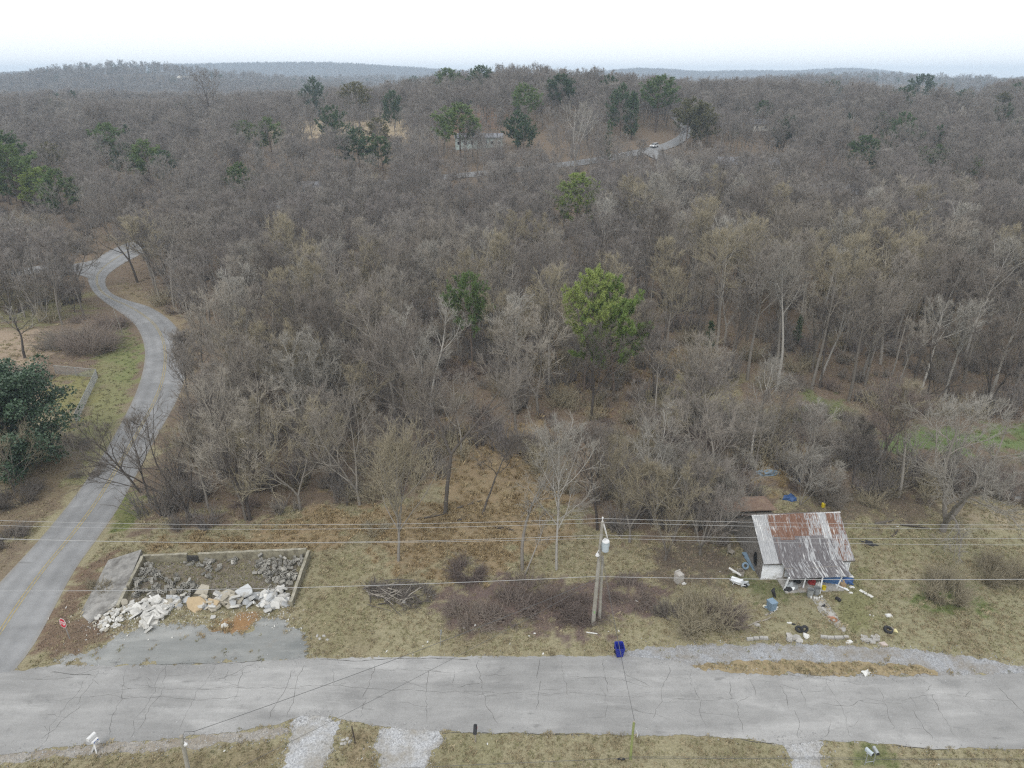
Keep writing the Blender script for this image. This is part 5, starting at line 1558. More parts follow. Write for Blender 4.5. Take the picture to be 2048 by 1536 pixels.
def tin_sheet(w, l, ribs=5):
    """one corrugated sheet, running down +y from its top edge"""
    xs = []
    for i in range(ribs):
        c = (i + 0.5) * w / ribs; q = w / ribs * 0.16
        xs += [(c - q * 1.7, 0), (c - q, 0.024), (c + q, 0.024), (c + q * 1.7, 0)]
    xs = [(0, 0)] + xs + [(w, 0)]
    n = len(xs)
    V = [(x, y, z + dz) for dz in (0, -0.012) for y in (0, l) for x, z in xs]
    F = [(i, i + 1, n + i + 1, n + i) for i in range(n - 1)] + [(2 * n + i, 3 * n + i, 3 * n + i + 1, 2 * n + i + 1) for i in range(n - 1)]
    F += [(n + i, n + i + 1, 3 * n + i + 1, 3 * n + i) for i in range(n - 1)] + [(0, n, 3 * n, 2 * n), (n - 1, 3 * n - 1, 4 * n - 1, 2 * n - 1)]
    me = bpy.data.meshes.new('tin_sheet'); me.from_pydata(V, [], F); me.update(); me.materials.append(M_TIN)
    return me
def lay(parent, x, y_top, z_top, y_bot, z_bot, me, col, l, jitter=0.0):
    """put a sheet on a slope falling from (y_top, z_top) to (y_bot, z_bot)"""
    dy, dz = y_bot - y_top, z_bot - z_top
    L = math.hypot(dy, dz)
    yv = Vector((jitter, dy / L, dz / L)).normalized()
    xv = Vector((1, 0, 0)); zv = xv.cross(yv).normalized()
    if zv.z < 0: zv = -zv; xv = -xv
    xv = yv.cross(zv)
    o = link('tin_sheet', me, parent=parent)
    o.matrix_local = Matrix(((xv.x, yv.x, zv.x, x), (xv.y, yv.y, zv.y, y_top), (xv.z, yv.z, zv.z, z_top), (0, 0, 0, 1)))
    o.color = (col[0], col[1], col[2] * 0.55, 1)
    return o
roof = MB()
rt = 0.05
roof.add([(-0.12, -0.40, ZE - 0.16), (HW + 0.2, -0.40, ZE - 0.16), (HW + 0.2, HD / 2, ZR - 0.015), (-0.12, HD / 2, ZR - 0.015), (HW + 0.2, HD + 0.4, ZE - 0.16), (-0.12, HD + 0.4, ZE - 0.16),
          (-0.12, -0.40, ZE - 0.24), (HW + 0.2, -0.40, ZE - 0.24), (HW + 0.2, HD / 2, ZR - 0.1), (-0.12, HD / 2, ZR - 0.1), (HW + 0.2, HD + 0.4, ZE - 0.24), (-0.12, HD + 0.4, ZE - 0.24)],
         [(0, 1, 2, 3), (3, 2, 4, 5), (6, 9, 8, 7), (9, 11, 10, 8), (0, 6, 7, 1), (5, 4, 10, 11), (0, 3, 9, 6), (3, 5, 11, 9), (1, 7, 8, 2), (2, 8, 10, 4)])
roof = roof.build('roof', simple('roof_edge', (0.10, 0.09, 0.08), 0.9, 0.3), house)
rr = random.Random(12)
NPAN = 12
PW = (HW + 0.28) / NPAN
sheet_a = tin_sheet(PW * 1.03, 2.36)
UP = [(.10,.10,.75),(.30,.10,.50),(.80,.05,.40),(.92,.05,.25),(.85,.1,.22),(.95,.05,.25),(.92,.05,.30),(.62,.1,.42),(.55,.05,.48),(.30,.05,.62),(.88,.15,.20),(.62,.1,.35)]
DN = [(.0,.0,.12),(.05,.15,.10),(.20,.92,.10),(.12,.98,.10),(.10,.98,.12),(.12,.90,.20),(.20,.55,.42),(.10,.98,.12),(.1,.85,.15),(.25,.55,.35),(.55,.2,.35),(.5,.35,.42)]
PO = [(.0,.80,.35),(.0,.92,.30),(.05,.70,.52),(.0,.85,.42),(.0,.62,.55),(.05,.95,.25),(.0,.72,.45),(.0,.70,.45),(.0,.90,.25),(.0,.8,.4)]
ym = HD / 2 - (HD / 2 + 0.42) * 0.5; zm = ZR + (ZE - 0.10 - ZR) * 0.5
slope_bot = (-0.46, ZE - 0.12)
for i in range(NPAN):
    x0 = -0.14 + i * PW
    j = rr.uniform(-0.006, 0.006)
    for col, (ya, za), (yb, zb), dz in ((UP[i], (HD / 2, ZR + 0.03), (ym, zm + 0.02), 0.012), (DN[i], (ym + 0.12, zm + 0.095), slope_bot, 0.0)):
        o = lay(roof, x0 + PW * 1.03, ya, za + dz + rr.uniform(0, 0.012), yb, zb + rr.uniform(-0.02, 0.01), sheet_a, col, 2.05, j)
        # sheets run to the right of their corner whichever way the slope turned them
for i in range(9):     # back slope, same sheets
    o = lay(roof, -0.14 + i * (HW + 0.28) / 9, HD / 2, ZR + 0.03, HD + 0.45, ZE - 0.12, sheet_a, (.6, .3, .2), 2.05)
    o.scale = ((HW + 0.28) / 9 / PW, 1.85, 1)
cap = MB().tube([(-0.16, HD / 2, ZR + 0.02), (HW * 0.5, HD / 2, ZR - 0.03), (HW + 0.24, HD / 2, ZR + 0.03)], 0.06, 6).build('ridge_cap', M_TIN, roof)
cap.color = (.15, .1, .7, 1)
# porch
porch = link('porch', MB().box((3.95, -0.95, 0.06), (5.1, 1.95, 0.12)).mesh('porch'), M_CONC, house)
porch_roof = MB().box((3.95, -1.02, 1.84), (5.0, 0.08, 0.10)).box((3.95, -0.3, 1.90), (5.0, 0.08, 0.08)).build('porch_roof', M_WOODW, house)
NP_ = 8
pw = 5.1 / NP_
sheet_p = tin_sheet(pw * 1.03, 1.72)
for i in range(NP_):
    lay(porch_roof, 1.42 + i * pw + pw * 1.03 + 0.02 * i, -0.38, ZE - 0.025 + rr.uniform(0, 0.015), -2.02, 1.66 + 0.02 * math.sin(i), sheet_p, PO[i], 1.72, 0.07)
def post(a, b, w=0.10):
    MB().beam(a, b, w).build('porch_post', M_WHITE, house)
q1, q2, q3, q4 = (loc_h(1569.8, 1180.5), loc_h(1604.0, 1180.0), loc_h(1639.3, 1187.0), loc_h(1672.3, 1178.3))
post((q1.x - 0.1, q1.y, 0), (q1.x - 0.05, -1.86, 1.62)); post((q2.x, q2.y - 0.05, 0), (q2.x + 0.1, -1.6, 1.66), 0.08); post((q3.x, q3.y, 0), (q3.x + 0.1, -1.86, 1.62)); post((q4.x, q4.y, 0.0), (q4.x + 0.22, -1.80, 1.62), 0.09)
MB().beam((q1.x - 0.1, -1.88, 1.60), (q3.x + 0.16, -1.88, 1.60), 0.10, 0.12).build('porch_beam', M_WHITE, house)
MB().beam((q3.x + 0.2, -1.85, 1.60), (6.5, -1.78, 1.62), 0.08, 0.10).build('porch_beam', M_WOODW, house)
# lean-to behind
lt = MB().box((1.4, HD + 1.5, 1.05), (4.4, 2.6, 2.1)).build('lean_to', M_SHINGLE, house)
MB().add([(-1.0, HD + 0.2, 2.55), (3.9, HD + 0.2, 2.55), (3.9, HD + 3.1, 2.2), (-1.0, HD + 3.1, 2.2), (-1.0, HD + 0.2, 2.45), (3.9, HD + 0.2, 2.45), (3.9, HD + 3.1, 2.1), (-1.0, HD + 3.1, 2.1)],
         [(0, 1, 2, 3), (4, 7, 6, 5), (0, 4, 5, 1), (1, 5, 6, 2), (2, 6, 7, 3), (3, 7, 4, 0)]).build('felt_roof', M_TARROOF, lt)

# ------------------------------------------------------------------ shapes for loose things
def lump(seed, sx, sy, sz, rough=0.28, sub=2):
    bm = bmesh.new()
    bmesh.ops.create_icosphere(bm, subdivisions=sub, radius=1.0)
    R = random.Random(seed)
    ph = [R.uniform(0, 6) for _ in range(6)]
    for v in bm.verts:
        n = v.co.normalized()
        k = 1 + rough * (math.sin(n.x * 4 + ph[0]) * math.sin(n.y * 5 + ph[1]) + 0.6 * math.sin(n.z * 7 + ph[2]) * math.sin(n.x * 8 + ph[3])) + R.uniform(-rough, rough) * 0.3
        v.co = Vector((n.x * sx * k, n.y * sy * k, max(-0.02, n.z * sz * k + sz * 0.12)))
    me = bpy.data.meshes.new('lump'); bm.to_mesh(me); bm.free()
    return me
def put(name, me, mat, at_px, label, cat, rotz=0.0, z=0.0, group=None, tilt=(0, 0), zsurf=0.0):
    p = at_z(at_px[0], at_px[1], zsurf) if at_px[1] > 700 else spot(*at_px)
    o = link(name, me, mat, loc=(p.x, p.y, p.z + z), rot=(tilt[0], tilt[1], rotz))
    return tag(o, label, cat, group)
def tyre_mesh(r=0.32, w=0.11):
    prof = []
    for i in range(10):
        a = 2 * math.pi * i / 10
        prof.append((r - 0.10 + 0.10 * math.cos(a), w * math.sin(a)))
    return MB().lathe(prof, 18, closed=True).mesh('tyre', True)
def can_mesh(r=0.25, h=0.7, open_=True):
    if open_: return MB().lathe([(r * 0.86, 0), (r, h), (r * 1.05, h), (r * 1.05, h - 0.03), (r * 0.92, h - 0.04), (r * 0.8, 0.04)], 14).mesh('can', False)
    return MB().lathe([(r * 0.9, 0), (r, 0.05), (r, h * 0.9), (r * 0.85, h), (0.05, h + 0.02)], 14).mesh('can', False)
def ragged_slab(seed, s, th):
    R = random.Random(seed)
    n = R.randint(4, 7)
    a0 = R.random() * 6
    poly = [(s * R.uniform(0.55, 1.0) * math.cos(a0 + 6.283 * (i + R.uniform(-.25, .25)) / n) * 0.62, s * R.uniform(0.55, 1.0) * math.sin(a0 + 6.283 * (i + R.uniform(-.25, .25)) / n) * 0.5) for i in range(n)]
    top = [(x * 0.94 + R.uniform(-.02, .02), y * 0.94 + R.uniform(-.02, .02)) for x, y in poly]
    P = [Vector((x, y, -th / 2)) for x, y in poly] + [Vector((x, y, th / 2 + R.uniform(-.01, .01))) for x, y in top]
    return MB().add(P, [tuple(range(n))[::-1], tuple(range(n, 2 * n))] + [(i, (i + 1) % n, n + (i + 1) % n, n + i) for i in range(n)]).mesh('slab')
ZP = lambda a, b: (1400 + a / 4.3875, 980 + b / 4.3875)

# porch and yard clutter
put('trash_can', can_mesh(0.26, 0.75), M_STEEL, ZP(962, 935), 'pale metal can at the foot of the porch, left of its twin', 'trash can', zsurf=0)
put('trash_can', can_mesh(0.26, 0.70), M_STEEL, ZP(1020, 915), 'grey metal can at the foot of the porch, right of the pale one', 'trash can')
put('bucket', can_mesh(0.17, 0.42), M_YELLOWP, ZP(1084, 880), 'bright yellow bucket standing on the porch edge', 'bucket', zsurf=0.02)
put('tarp', lump(1, 0.75, 0.45, 0.55, 0.3), M_TARP, ZP(1140, 800), 'crumpled blue tarp under the right half of the porch roof', 'tarp', zsurf=0.1)
put('tarp', lump(2, 0.6, 0.42, 0.40, 0.3), M_TARP, ZP(1215, 815), 'blue tarp heap beside the right porch post', 'tarp', zsurf=0.0)
put('tarp', lump(3, 0.55, 0.40, 0.45, 0.3), M_BLUE, ZP(1290, 810), 'dark blue tarp heap at the right house corner', 'tarp')
put('plastic_bag', lump(4, 0.22, 0.18, 0.16), M_FOAM, ZP(1318, 790), 'white bag lying on the dark blue tarp heap', 'bag', z=0.35)
put('cardboard_box', MB().box((0, 0, 0.17), (0.42, 0.34, 0.34), taper=0.96).box((0.1, 0.19, 0.36), (0.4, 0.16, 0.015), (0.5, 0, 0)).box((-0.1, -0.19, 0.36), (0.4, 0.16, 0.015), (-0.6, 0, 0)).mesh('cardboard_box'), M_CARD, ZP(1250, 845), 'brown cardboard box right of the right porch post', 'box', 0.3)
put('red_cloth', lump(5, 0.35, 0.25, 0.4), M_RED, ZP(985, 820), 'red cloth heap in the middle of the porch', 'cloth', zsurf=0.12)
put('laundry_bag', lump(6, 0.25, 0.22, 0.45), M_FOAM, ZP(1040, 850), 'white sack standing on the porch by the middle post', 'sack', zsurf=0.12)
put('junk_heap', lump(7, 0.55, 0.4, 0.4, 0.4), M_STEEL, ZP(800, 850), 'grey junk heap on the left end of the porch', 'junk heap', zsurf=0.12)
put('black_bag', lump(8, 0.32, 0.26, 0.34, 0.35), M_RUBBER, ZP(770, 885), 'black bag slumped at the left porch post', 'bag')
put('black_bag', lump(9, 0.28, 0.24, 0.30, 0.35), M_RUBBER, ZP(850, 810), 'black bag on the porch behind the grey junk heap', 'bag', zsurf=0.12)
put('junk_heap', lump(10, 0.38, 0.3, 0.3, 0.4), M_WOODW, ZP(905, 880), 'brown junk heap beside the second porch post', 'junk heap')
put('board', MB().box((0, 0, 0.06), (1.1, 0.14, 0.05)).box((0.3, 0.02, 0.11), (0.3, 0.12, 0.04)).mesh('board'), M_WHITE, ZP(1245, 865), 'white plank leaning off the right porch post', 'plank', -0.6, z=0.05, tilt=(0, 0.12))
put('board', MB().box((0, 0, 0.03), (1.15, 0.28, 0.05)).box((0.35, 0, 0.07), (0.1, 0.26, 0.04)).mesh('board'), M_FOAM, ZP(1458, 912), 'long white board lying in the grass right of the porch', 'board', -0.95)
put('cooler_lid', MB().box((0, 0, 0.05), (0.50, 0.36, 0.10), taper=0.92).box((0, 0, 0.11), (0.36, 0.24, 0.03)).mesh('cooler_lid'), M_FOAM, ZP(1656, 1105), 'white foam lid lying in the grass above the single tyre', 'lid', 0.1)
put('white_bag', lump(11, 0.24, 0.15, 0.10), M_FOAM, ZP(1330, 855), 'small white bag on the grass right of the porch, upper one', 'bag')
put('white_bag', lump(12, 0.17, 0.12, 0.08), M_FOAM, ZP(1324, 903), 'small white bag on the grass right of the porch, lower one', 'bag')
put('black_pot', can_mesh(0.14, 0.45, False), M_RUBBER, ZP(1192, 955), 'dark cylinder lying on the grass right of the path', 'drum', 0.4, z=0.12, tilt=(1.45, 0))
put('plastic_sheet', lump(13, 0.75, 0.34, 0.12, 0.5), M_RUBBER, ZP(1478, 470), 'black plastic sheet crumpled on the grass right of the house', 'plastic sheet', -0.5)
put('garden_ornament', lump(14, 0.24, 0.16, 0.17, 0.5), M_RUBBER, ZP(1090, 1025), 'small black lump lying on the upper half of the path', 'ornament')
put('clay_dish', MB().lathe([(0.14, 0), (0.27, 0.1), (0.29, 0.12), (0.25, 0.11), (0.12, 0.04)], 14).mesh('clay_dish'), M_ORANGE, ZP(1172, 1145), 'orange clay dish on the lower half of the path', 'dish')
put('pink_cloth', lump(15, 0.28, 0.18, 0.08, 0.4), simple('pink_cloth', (0.48, 0.25, 0.22), 0.9, 0.2), ZP(1150, 1120), 'pink cloth crumpled beside the orange clay dish', 'cloth')
for k, (a, b) in enumerate(((972, 952), (1003, 958), (1022, 962), (1045, 955), (1066, 945))):
    put('white_jug', MB().lathe([(0.07, 0), (0.085, 0.03), (0.085, 0.17), (0.03, 0.24), (0.03, 0.27)], 10).mesh('white_jug'), M_FOAM, ZP(a, b), 'white jug in the row across the head of the path', 'jug', group='white jugs at the head of the path')
put('plastic_bin', MB().box((0, 0, 0.42), (0.50, 0.55, 0.80), taper=1.15).box((0, 0, 0.86), (0.62, 0.66, 0.07)).tube([(-0.28, 0.36, 0.74), (0.28, 0.36, 0.74)], 0.025).lathe([(0.11, -0.05), (0.11, 0.05)], 12, (0.3, 0.3, 0.11), (0, math.pi / 2, 0)).lathe([(0.11, -0.05), (0.11, 0.05)], 12, (-0.3, 0.3, 0.11), (0, math.pi / 2, 0)).mesh('blue_cart'), M_GREYBLUE, ZP(622, 1050), 'faded blue-grey bin beside the mauve thicket', 'bin', 0.4)
put('white_bowl', MB().lathe([(0.08, 0), (0.2, 0.12), (0.22, 0.14), (0.18, 0.13), (0.06, 0.04)], 12).mesh('white_bowl'), simple('cream_plastic', (0.62, 0.58, 0.45), 0.6, 0.1), ZP(572, 1035), 'cream bowl left of the faded bin', 'bowl')
put('black_cloth', MB().tube([(0, 0, 0), (0.02, 0.02, 0.5), (0.0, 0.05, 0.95)], [0.03, 0.03, 0.02]).tube([(0.0, 0.05, 0.98), (-0.10, 0.0, 0.72), (0.02, -0.05, 0.42), (0.17, -0.1, 0.12)], [0.05, 0.17, 0.13, 0.05], 8).mesh('black_jacket'), M_RUBBER, ZP(640, 945), 'black cloth draped over a stake above the faded bin', 'cloth')
for k, (a, b, r) in enumerate(((610, 1085, 0.55), (640, 1070, 0.6), (655, 1055, 0.75))):
    put('plank', MB().box((0, 0, 0.05), (1.0, 0.13, 0.05)).box((0.2, 0, 0.09), (0.25, 0.12, 0.03)).mesh('plank'), M_FOAM if k else M_WOODW, ZP(a, b), 'plank in the small heap below the faded bin', 'plank', r, group='planks below the faded bin')
put('log', MB().tube([(-1.1, -0.25, 0.1), (-0.3, 0, 0.12), (0.6, 0.1, 0.1), (1.2, 0.28, 0.14)], [0.05, 0.06, 0.05, 0.03]).mesh('log'), M_WOODW, ZP(520, 1165), 'long grey branch lying in front of the mauve thicket', 'branch', 0.2)
put('rock', lump(16, 0.25, 0.17, 0.16), M_CONC, ZP(505, 1190), 'grey rock at the near edge of the mauve thicket', 'rock')
# junk left of the house
bar = put('wheelbarrow', MB().add([(-0.5, -0.3, 0.5), (0.45, -0.3, 0.5), (0.45, 0.3, 0.5), (-0.5, 0.3, 0.5), (-0.3, -0.18, 0.2), (0.3, -0.18, 0.2), (0.3, 0.18, 0.2), (-0.3, 0.18, 0.2)], [(0, 4, 5, 1), (1, 5, 6, 2), (2, 6, 7, 3), (3, 7, 4, 0), (4, 7, 6, 5)]).tube([(-0.6, 0.22, 0.45), (0.2, 0.2, 0.22), (0.75, 0.05, 0.2)], 0.025).tube([(-0.6, -0.22, 0.45), (0.2, -0.2, 0.22), (0.75, -0.05, 0.2)], 0.025).tube([(-0.2, 0.2, 0.25), (-0.3, 0.22, 0.0)], 0.02).tube([(-0.2, -0.2, 0.25), (-0.3, -0.22, 0.0)], 0.02).mesh('wheelbarrow'), M_WHITE, ZP(320, 830), 'white junk barrow left of the house, in front of the shingled wall', 'wheelbarrow', -0.5)
link('wheel', tyre_mesh(0.19, 0.05), M_RUBBER, bar, (0.75, 0, 0.19), (math.pi / 2, 0, 0))
put('board', MB().box((0, 0, 0.1), (1.15, 0.22, 0.05), (0, 0.35, 0)).box((0, 0, 0.03), (0.4, 0.2, 0.05)).mesh('board'), M_FOAM, ZP(300, 765), 'white board propped on the junk barrow', 'board', -0.5, z=0.5)
put('wire_crate', MB().box((0, 0.24, 0.25), (0.5, 0.03, 0.5)).box((0, -0.24, 0.25), (0.5, 0.03, 0.5)).box((0.24, 0, 0.25), (0.03, 0.45, 0.5)).box((-0.24, 0, 0.25), (0.03, 0.45, 0.5)).box((0, 0, 0.02), (0.44, 0.44, 0.03)).mesh('wire_crate'), M_WOODW, ZP(350, 745), 'grey open crate behind the junk barrow', 'crate', 0.1)
put('metal_scrap', lump(17, 0.45, 0.3, 0.3, 0.45), M_STEEL, ZP(390, 830), 'grey metal scrap right of the junk barrow', 'scrap')
put('tyre', tyre_mesh(0.34), M_GREYBLUE, ZP(395, 690), 'faded grey tyre leaning on the shingled wall', 'tyre', z=0.3, tilt=(1.0, 0.2))
put('plank_stack', MB().box((0, 0, 0.15), (0.3, 2.4, 0.1), (0.1, 0, 0)).box((0.25, 0.1, 0.18), (0.2, 2.0, 0.08), (0.14, 0, 0.08)).box((-0.2, -0.2, 0.1), (0.16, 1.8, 0.06), (0.06, 0, -0.1)).mesh('plank_stack'), M_GREYBLUE, ZP(440, 640), 'grey planks stacked along the shingled wall', 'planks', 0.25)
put('chair_frame', MB().box((0, 0, 0.4), (0.5, 0.5, 0.06)).box((0, 0.24, 0.7), (0.5, 0.05, 0.6), (-0.2, 0, 0)).beam((-.22, -.22, 0), (-.22, -.22, .4), .05).beam((.22, -.22, 0), (.22, -.22, .4), .05).beam((-.22, .22, 0), (-.22, .22, .4), .05).beam((.22, .22, 0), (.22, .22, .4), .05).mesh('chair_frame'), M_WOODW, ZP(270, 570), 'broken wooden chair in the scrub left of the house', 'chair', 0.8)
put('washing_machine', MB().box((0, 0, 0.45), (0.6, 0.6, 0.9)).box((0, 0.27, 0.98), (0.6, 0.06, 0.16)).box((0, 0, 0.91), (0.48, 0.42, 0.02)).mesh('washing_machine'), simple('grimy_enamel', (0.42, 0.40, 0.37), 0.5, 0.2, dirt=(0.25, 0.2, 0.16)), (1357, 1164), 'grimy white washing machine standing in the weeds left of the house', 'washing machine', 0.5)
put('white_bag', lump(18, 0.22, 0.16, 0.12), M_FOAM, (1368, 1168), 'white bag lying beside the grimy washing machine', 'bag')
# behind the house
put('tarp', lump(19, 0.5, 0.3, 0.4, 0.35), M_TARP, (1596, 962), 'bright blue tarp behind the house in the scrub', 'tarp')
put('tarp', lump(20, 0.7, 0.45, 0.5, 0.4), M_BLUE, (1580, 998), 'dull blue tarp heap behind the lean-to roof', 'tarp')
put('tarp', lump(21, 1.3, 0.5, 0.35, 0.4), M_GREYBLUE, (1535, 948), 'long faded blue tarp in the orange weeds', 'tarp')
put('drum', can_mesh(0.19, 0.45, False), M_YELLOWP, (1646, 1014), 'yellow drum behind the right end of the rusty roof', 'drum')
put('metal_scrap', MB().add([(-1.3, -0.5, 0.5), (1.0, -0.5, 0.5), (1.6, 0, 0.55), (1.0, 0.5, 0.5), (-1.3, 0.5, 0.5), (-1.1, -0.3, 0), (0.9, -0.3, 0), (1.3, 0, 0.05), (0.9, 0.3, 0), (-1.1, 0.3, 0)], [(0, 5, 6, 1), (1, 6, 7, 2), (2, 7, 8, 3), (3, 8, 9, 4), (4, 9, 5, 0), (5, 9, 8, 7, 6), (0, 1, 2, 3, 4)]).mesh('grey_boat'), M_STEEL, (2040, 998), 'pale grey metal scrap at the right edge by the dark thicket', 'scrap', 0.3)

# tyres on the lawn
put('tyre', tyre_mesh(0.36, 0.13), M_RUBBER, ZP(1648, 1240), 'black tyre lying alone in the yard right of the path', 'tyre', z=0.16, tilt=(0.25, 0.1))
put('tyre', tyre_mesh(0.32, 0.11), M_RUBBER, ZP(868, 1232), 'black tyre lying flat on the lawn, left of the upright one', 'tyre', z=0.13, tilt=(0.2, 0))
put('tyre', tyre_mesh(0.32, 0.11), M_RUBBER, ZP(912, 1245), 'black tyre standing on edge beside the flat one', 'tyre', z=0.28, tilt=(1.25, 0.1))
put('plastic_cone', MB().lathe([(0.17, 0), (0.15, 0.03), (0.05, 0.3), (0.02, 0.31)], 10).mesh('cone_hat'), simple('yellow_white_plastic', (0.6, 0.55, 0.3), 0.6, 0.2), ZP(1708, 1245), 'cream plastic cone beside the single tyre', 'cone', tilt=(1.2, 0.4), z=0.12)
put('board', MB().box((0, 0, 0.16), (0.06, 0.3, 0.32)).box((0.05, 0, 0.02), (0.16, 0.3, 0.04)).mesh('board'), M_WOODW, ZP(1682, 1238), 'brown board standing between the single tyre and the cream cone', 'board', 0.2)
put('black_bag', lump(22, 0.16, 0.08, 0.08), M_RUBBER, ZP(822, 1180), 'small black bag up the lawn from the two tyres', 'bag')
put('white_bag', lump(23, 0.2, 0.1, 0.08), M_FOAM, ZP(785, 1168), 'small white bag up the lawn from the two tyres', 'bag')

# path of flagstones from porch to pull-off: each piece lies in the path bed
pa = [at_z(*ZP(*q), 0) for q in ((975, 935), (1078, 935), (1190, 1080), (1280, 1228), (1225, 1236), (1050, 1075))]
pth = sheet('garden_path', [tuple(q.xy) for q in pa], 0.012, simple('worn_path', (0.30, 0.29, 0.265), 0.95, 0.3, 6.0, dirt=(0.2, 0.175, 0.13)), amp=0.05, seed=14)
for i in range(7):
    t = (i + 0.5) / 7
    c = at_z(*ZP(1026 + (1252 - 1026) * t, 945 + (1225 - 945) * t), 0)
    me = ragged_slab(700 + i, 0.95, 0.05)
    o = link('paving_slab', me, M_CONC, pth, (c.x, c.y, 0.025), (0, 0, i * 1.3))
# kerb blocks by the pull-off
for k, (a, b, w, r) in enumerate(((438, 1316, .62, .03), (492, 1310, .48, 0.0), (537, 1306, .34, 0.1), (575, 1308, .42, -.05), (1085, 1298, .6, -.1), (1145, 1304, .62, -.03), (1215, 1303, .8, .0), (1280, 1300, .45, .05))):
    put('kerb_block', MB().box((0, 0, 0.10), (w * 0.86, 0.24, 0.2), (0.03, 0.02, 0), taper=0.93).box((w * .1, 0, 0.205), (w * .6, 0.15, 0.02)).mesh('kerb_block'), M_CONC, ZP(a, b), ('pale kerb block in the left row' if k < 4 else 'pale kerb block in the row at the foot of the path') + ' by the gravel pull-off', 'kerb block', r, group='kerb blocks left row' if k < 4 else 'kerb blocks below the path')
rr = random.Random(31)
for k, (cx, cy_, n, sx, sy, lab, grp) in enumerate(((825, 1310, 9, 70, 22, 'broken concrete piece in the heap below the two tyres', 'broken pieces below the two tyres'), (1490, 1310, 14, 85, 26, 'broken concrete piece in the heap right of the path, by the gravel pull-off', 'broken pieces right of the path'))):
    for i in range(n):
        put('concrete_piece', ragged_slab(800 + k * 50 + i, rr.uniform(0.35, 0.8), 0.14), M_CONC, ZP(cx + rr.uniform(-sx, sx), cy_ + rr.uniform(-sy, sy)), lab, 'rubble', rr.random() * 6, z=0.08, group=grp, tilt=(rr.uniform(-.4, .4), rr.uniform(-.4, .4)))
put('concrete_piece', ragged_slab(850, 0.7, 0.12), M_FOAM, ZP(935, 1290), 'white concrete piece just below the upright tyre', 'rubble', 0.7, z=0.1, tilt=(.3, .2))
put('concrete_piece', ragged_slab(851, 0.65, 0.12), M_FOAM, ZP(1303, 1340), 'white concrete piece at the gravel edge below the path', 'rubble', 0.2, z=0.06)
put('concrete_piece', ragged_slab(852, 0.6, 0.12), simple('pinkish_concrete', (0.42, 0.36, 0.33), 0.9, 0.15), ZP(1600, 1357), 'pinkish concrete piece on the gravel right of the broken heap', 'rubble', 0.1, z=0.06)
put('white_bag', lump(24, 0.32, 0.22, 0.22, 0.35), M_FOAM, (1731, 1347), 'white bag on the dry grass island by the road', 'bag', 0.3)

# ------------------------------------------------------------------ the ruined foundation
M_WALLC = simple('mossy_concrete', (0.245, 0.225, 0.165), 0.95, 0.3, 3.0, dirt=(0.13, 0.115, 0.085), bump=0.3)
M_WALLTOP = simple('wall_top', (0.30, 0.28, 0.225), 0.95, 0.35, 2.5, dirt=(0.16, 0.148, 0.105))
found = thing('foundation', at_z(450, 1150, 0), 'roofless concrete foundation with low walls, filled with cinder blocks and rubble', 'foundation')
FP = found.location.copy()
def wall_run(a, b, ha, hb, th=0.26, breaks=((0, 1),), lab=None):
    a, b = at_z(*a, 0) - FP, at_z(*b, 0) - FP
    d = (b - a); L = d.length; d.normalize(); n = Vector((-d.y, d.x, 0))
    rr = random.Random(int(L * 100))
    for f0, f1 in breaks:
        N_ = max(3, int(L * (f1 - f0) / 0.5))
        V, F = [], []
        for i in range(N_ + 1):
            t = f0 + (f1 - f0) * i / N_
            h = ha + (hb - ha) * t + rr.uniform(-0.04, 0.03)
            c = a + d * (L * t)
            for s, z in ((-1, 0.0), (1, 0.0), (1, h), (-1, h)):
                q = c + n * (s * th / 2); V.append((q.x, q.y, z))
        for i in range(N_):
            for k in range(4): F.append((i * 4 + k, i * 4 + (k + 1) % 4, i * 4 + 4 + (k + 1) % 4, i * 4 + 4 + k))
        F += [(3, 2, 1, 0), (N_ * 4, N_ * 4 + 1, N_ * 4 + 2, N_ * 4 + 3)]
        w = MB().add(V, F).build('wall', M_WALLC, found)
        # coping: a lighter weathered skin sitting on the wall
        V2 = []
        for i in range(N_ + 1):
            for s, dz in ((-0.49, -0.0), (0.49, 0.0), (0.47, 0.018), (-0.47, 0.018)):
                p = [V[i * 4 + 3], V[i * 4 + 2]]
                m = Vector(p[0]).lerp(Vector(p[1]), 0.5 + s)
                V2.append((m.x, m.y, m.z + 0.004 + dz))
        MB().add(V2, F).build('coping', M_WALLTOP, w)
wall_run((288, 1124), (615, 1113), 0.72, 0.85, breaks=((0.0, 0.27), (0.335, 1.0)))
MB().box((0, 0, 0.28), (1.0, 0.2, 0.56)).build('wall', simple('black_block_infill', (0.05, 0.048, 0.045), 0.9, 0.3), found, at_z(387, 1122, 0) - FP)
wall_run((288, 1126), (236, 1222), 0.75, 0.45, breaks=((0.0, 0.60), (0.66, 0.98)))
wall_run((619, 1116), (583, 1214), 0.85, 0.55)
# raised old slab left of the wall
sl = [at_z(*q, 0) for q in Z_SLAB]
zs = [0.10, 0.62, 0.40, 0.34, 0.03, 0.03]
V = [(p.x, p.y, z) for p, z in zip(sl, zs)] + [(p.x, p.y, -0.05) for p in sl]
slab = MB().add(V, [(0, 1, 2, 5), (2, 3, 4, 5)] + [(i, (i + 1) % 6, 6 + (i + 1) % 6, 6 + i) for i in range(6)]).build('concrete_apron', M_SLAB)
tag(slab, 'stained grey concrete ramp along the left wall of the foundation', 'slab')

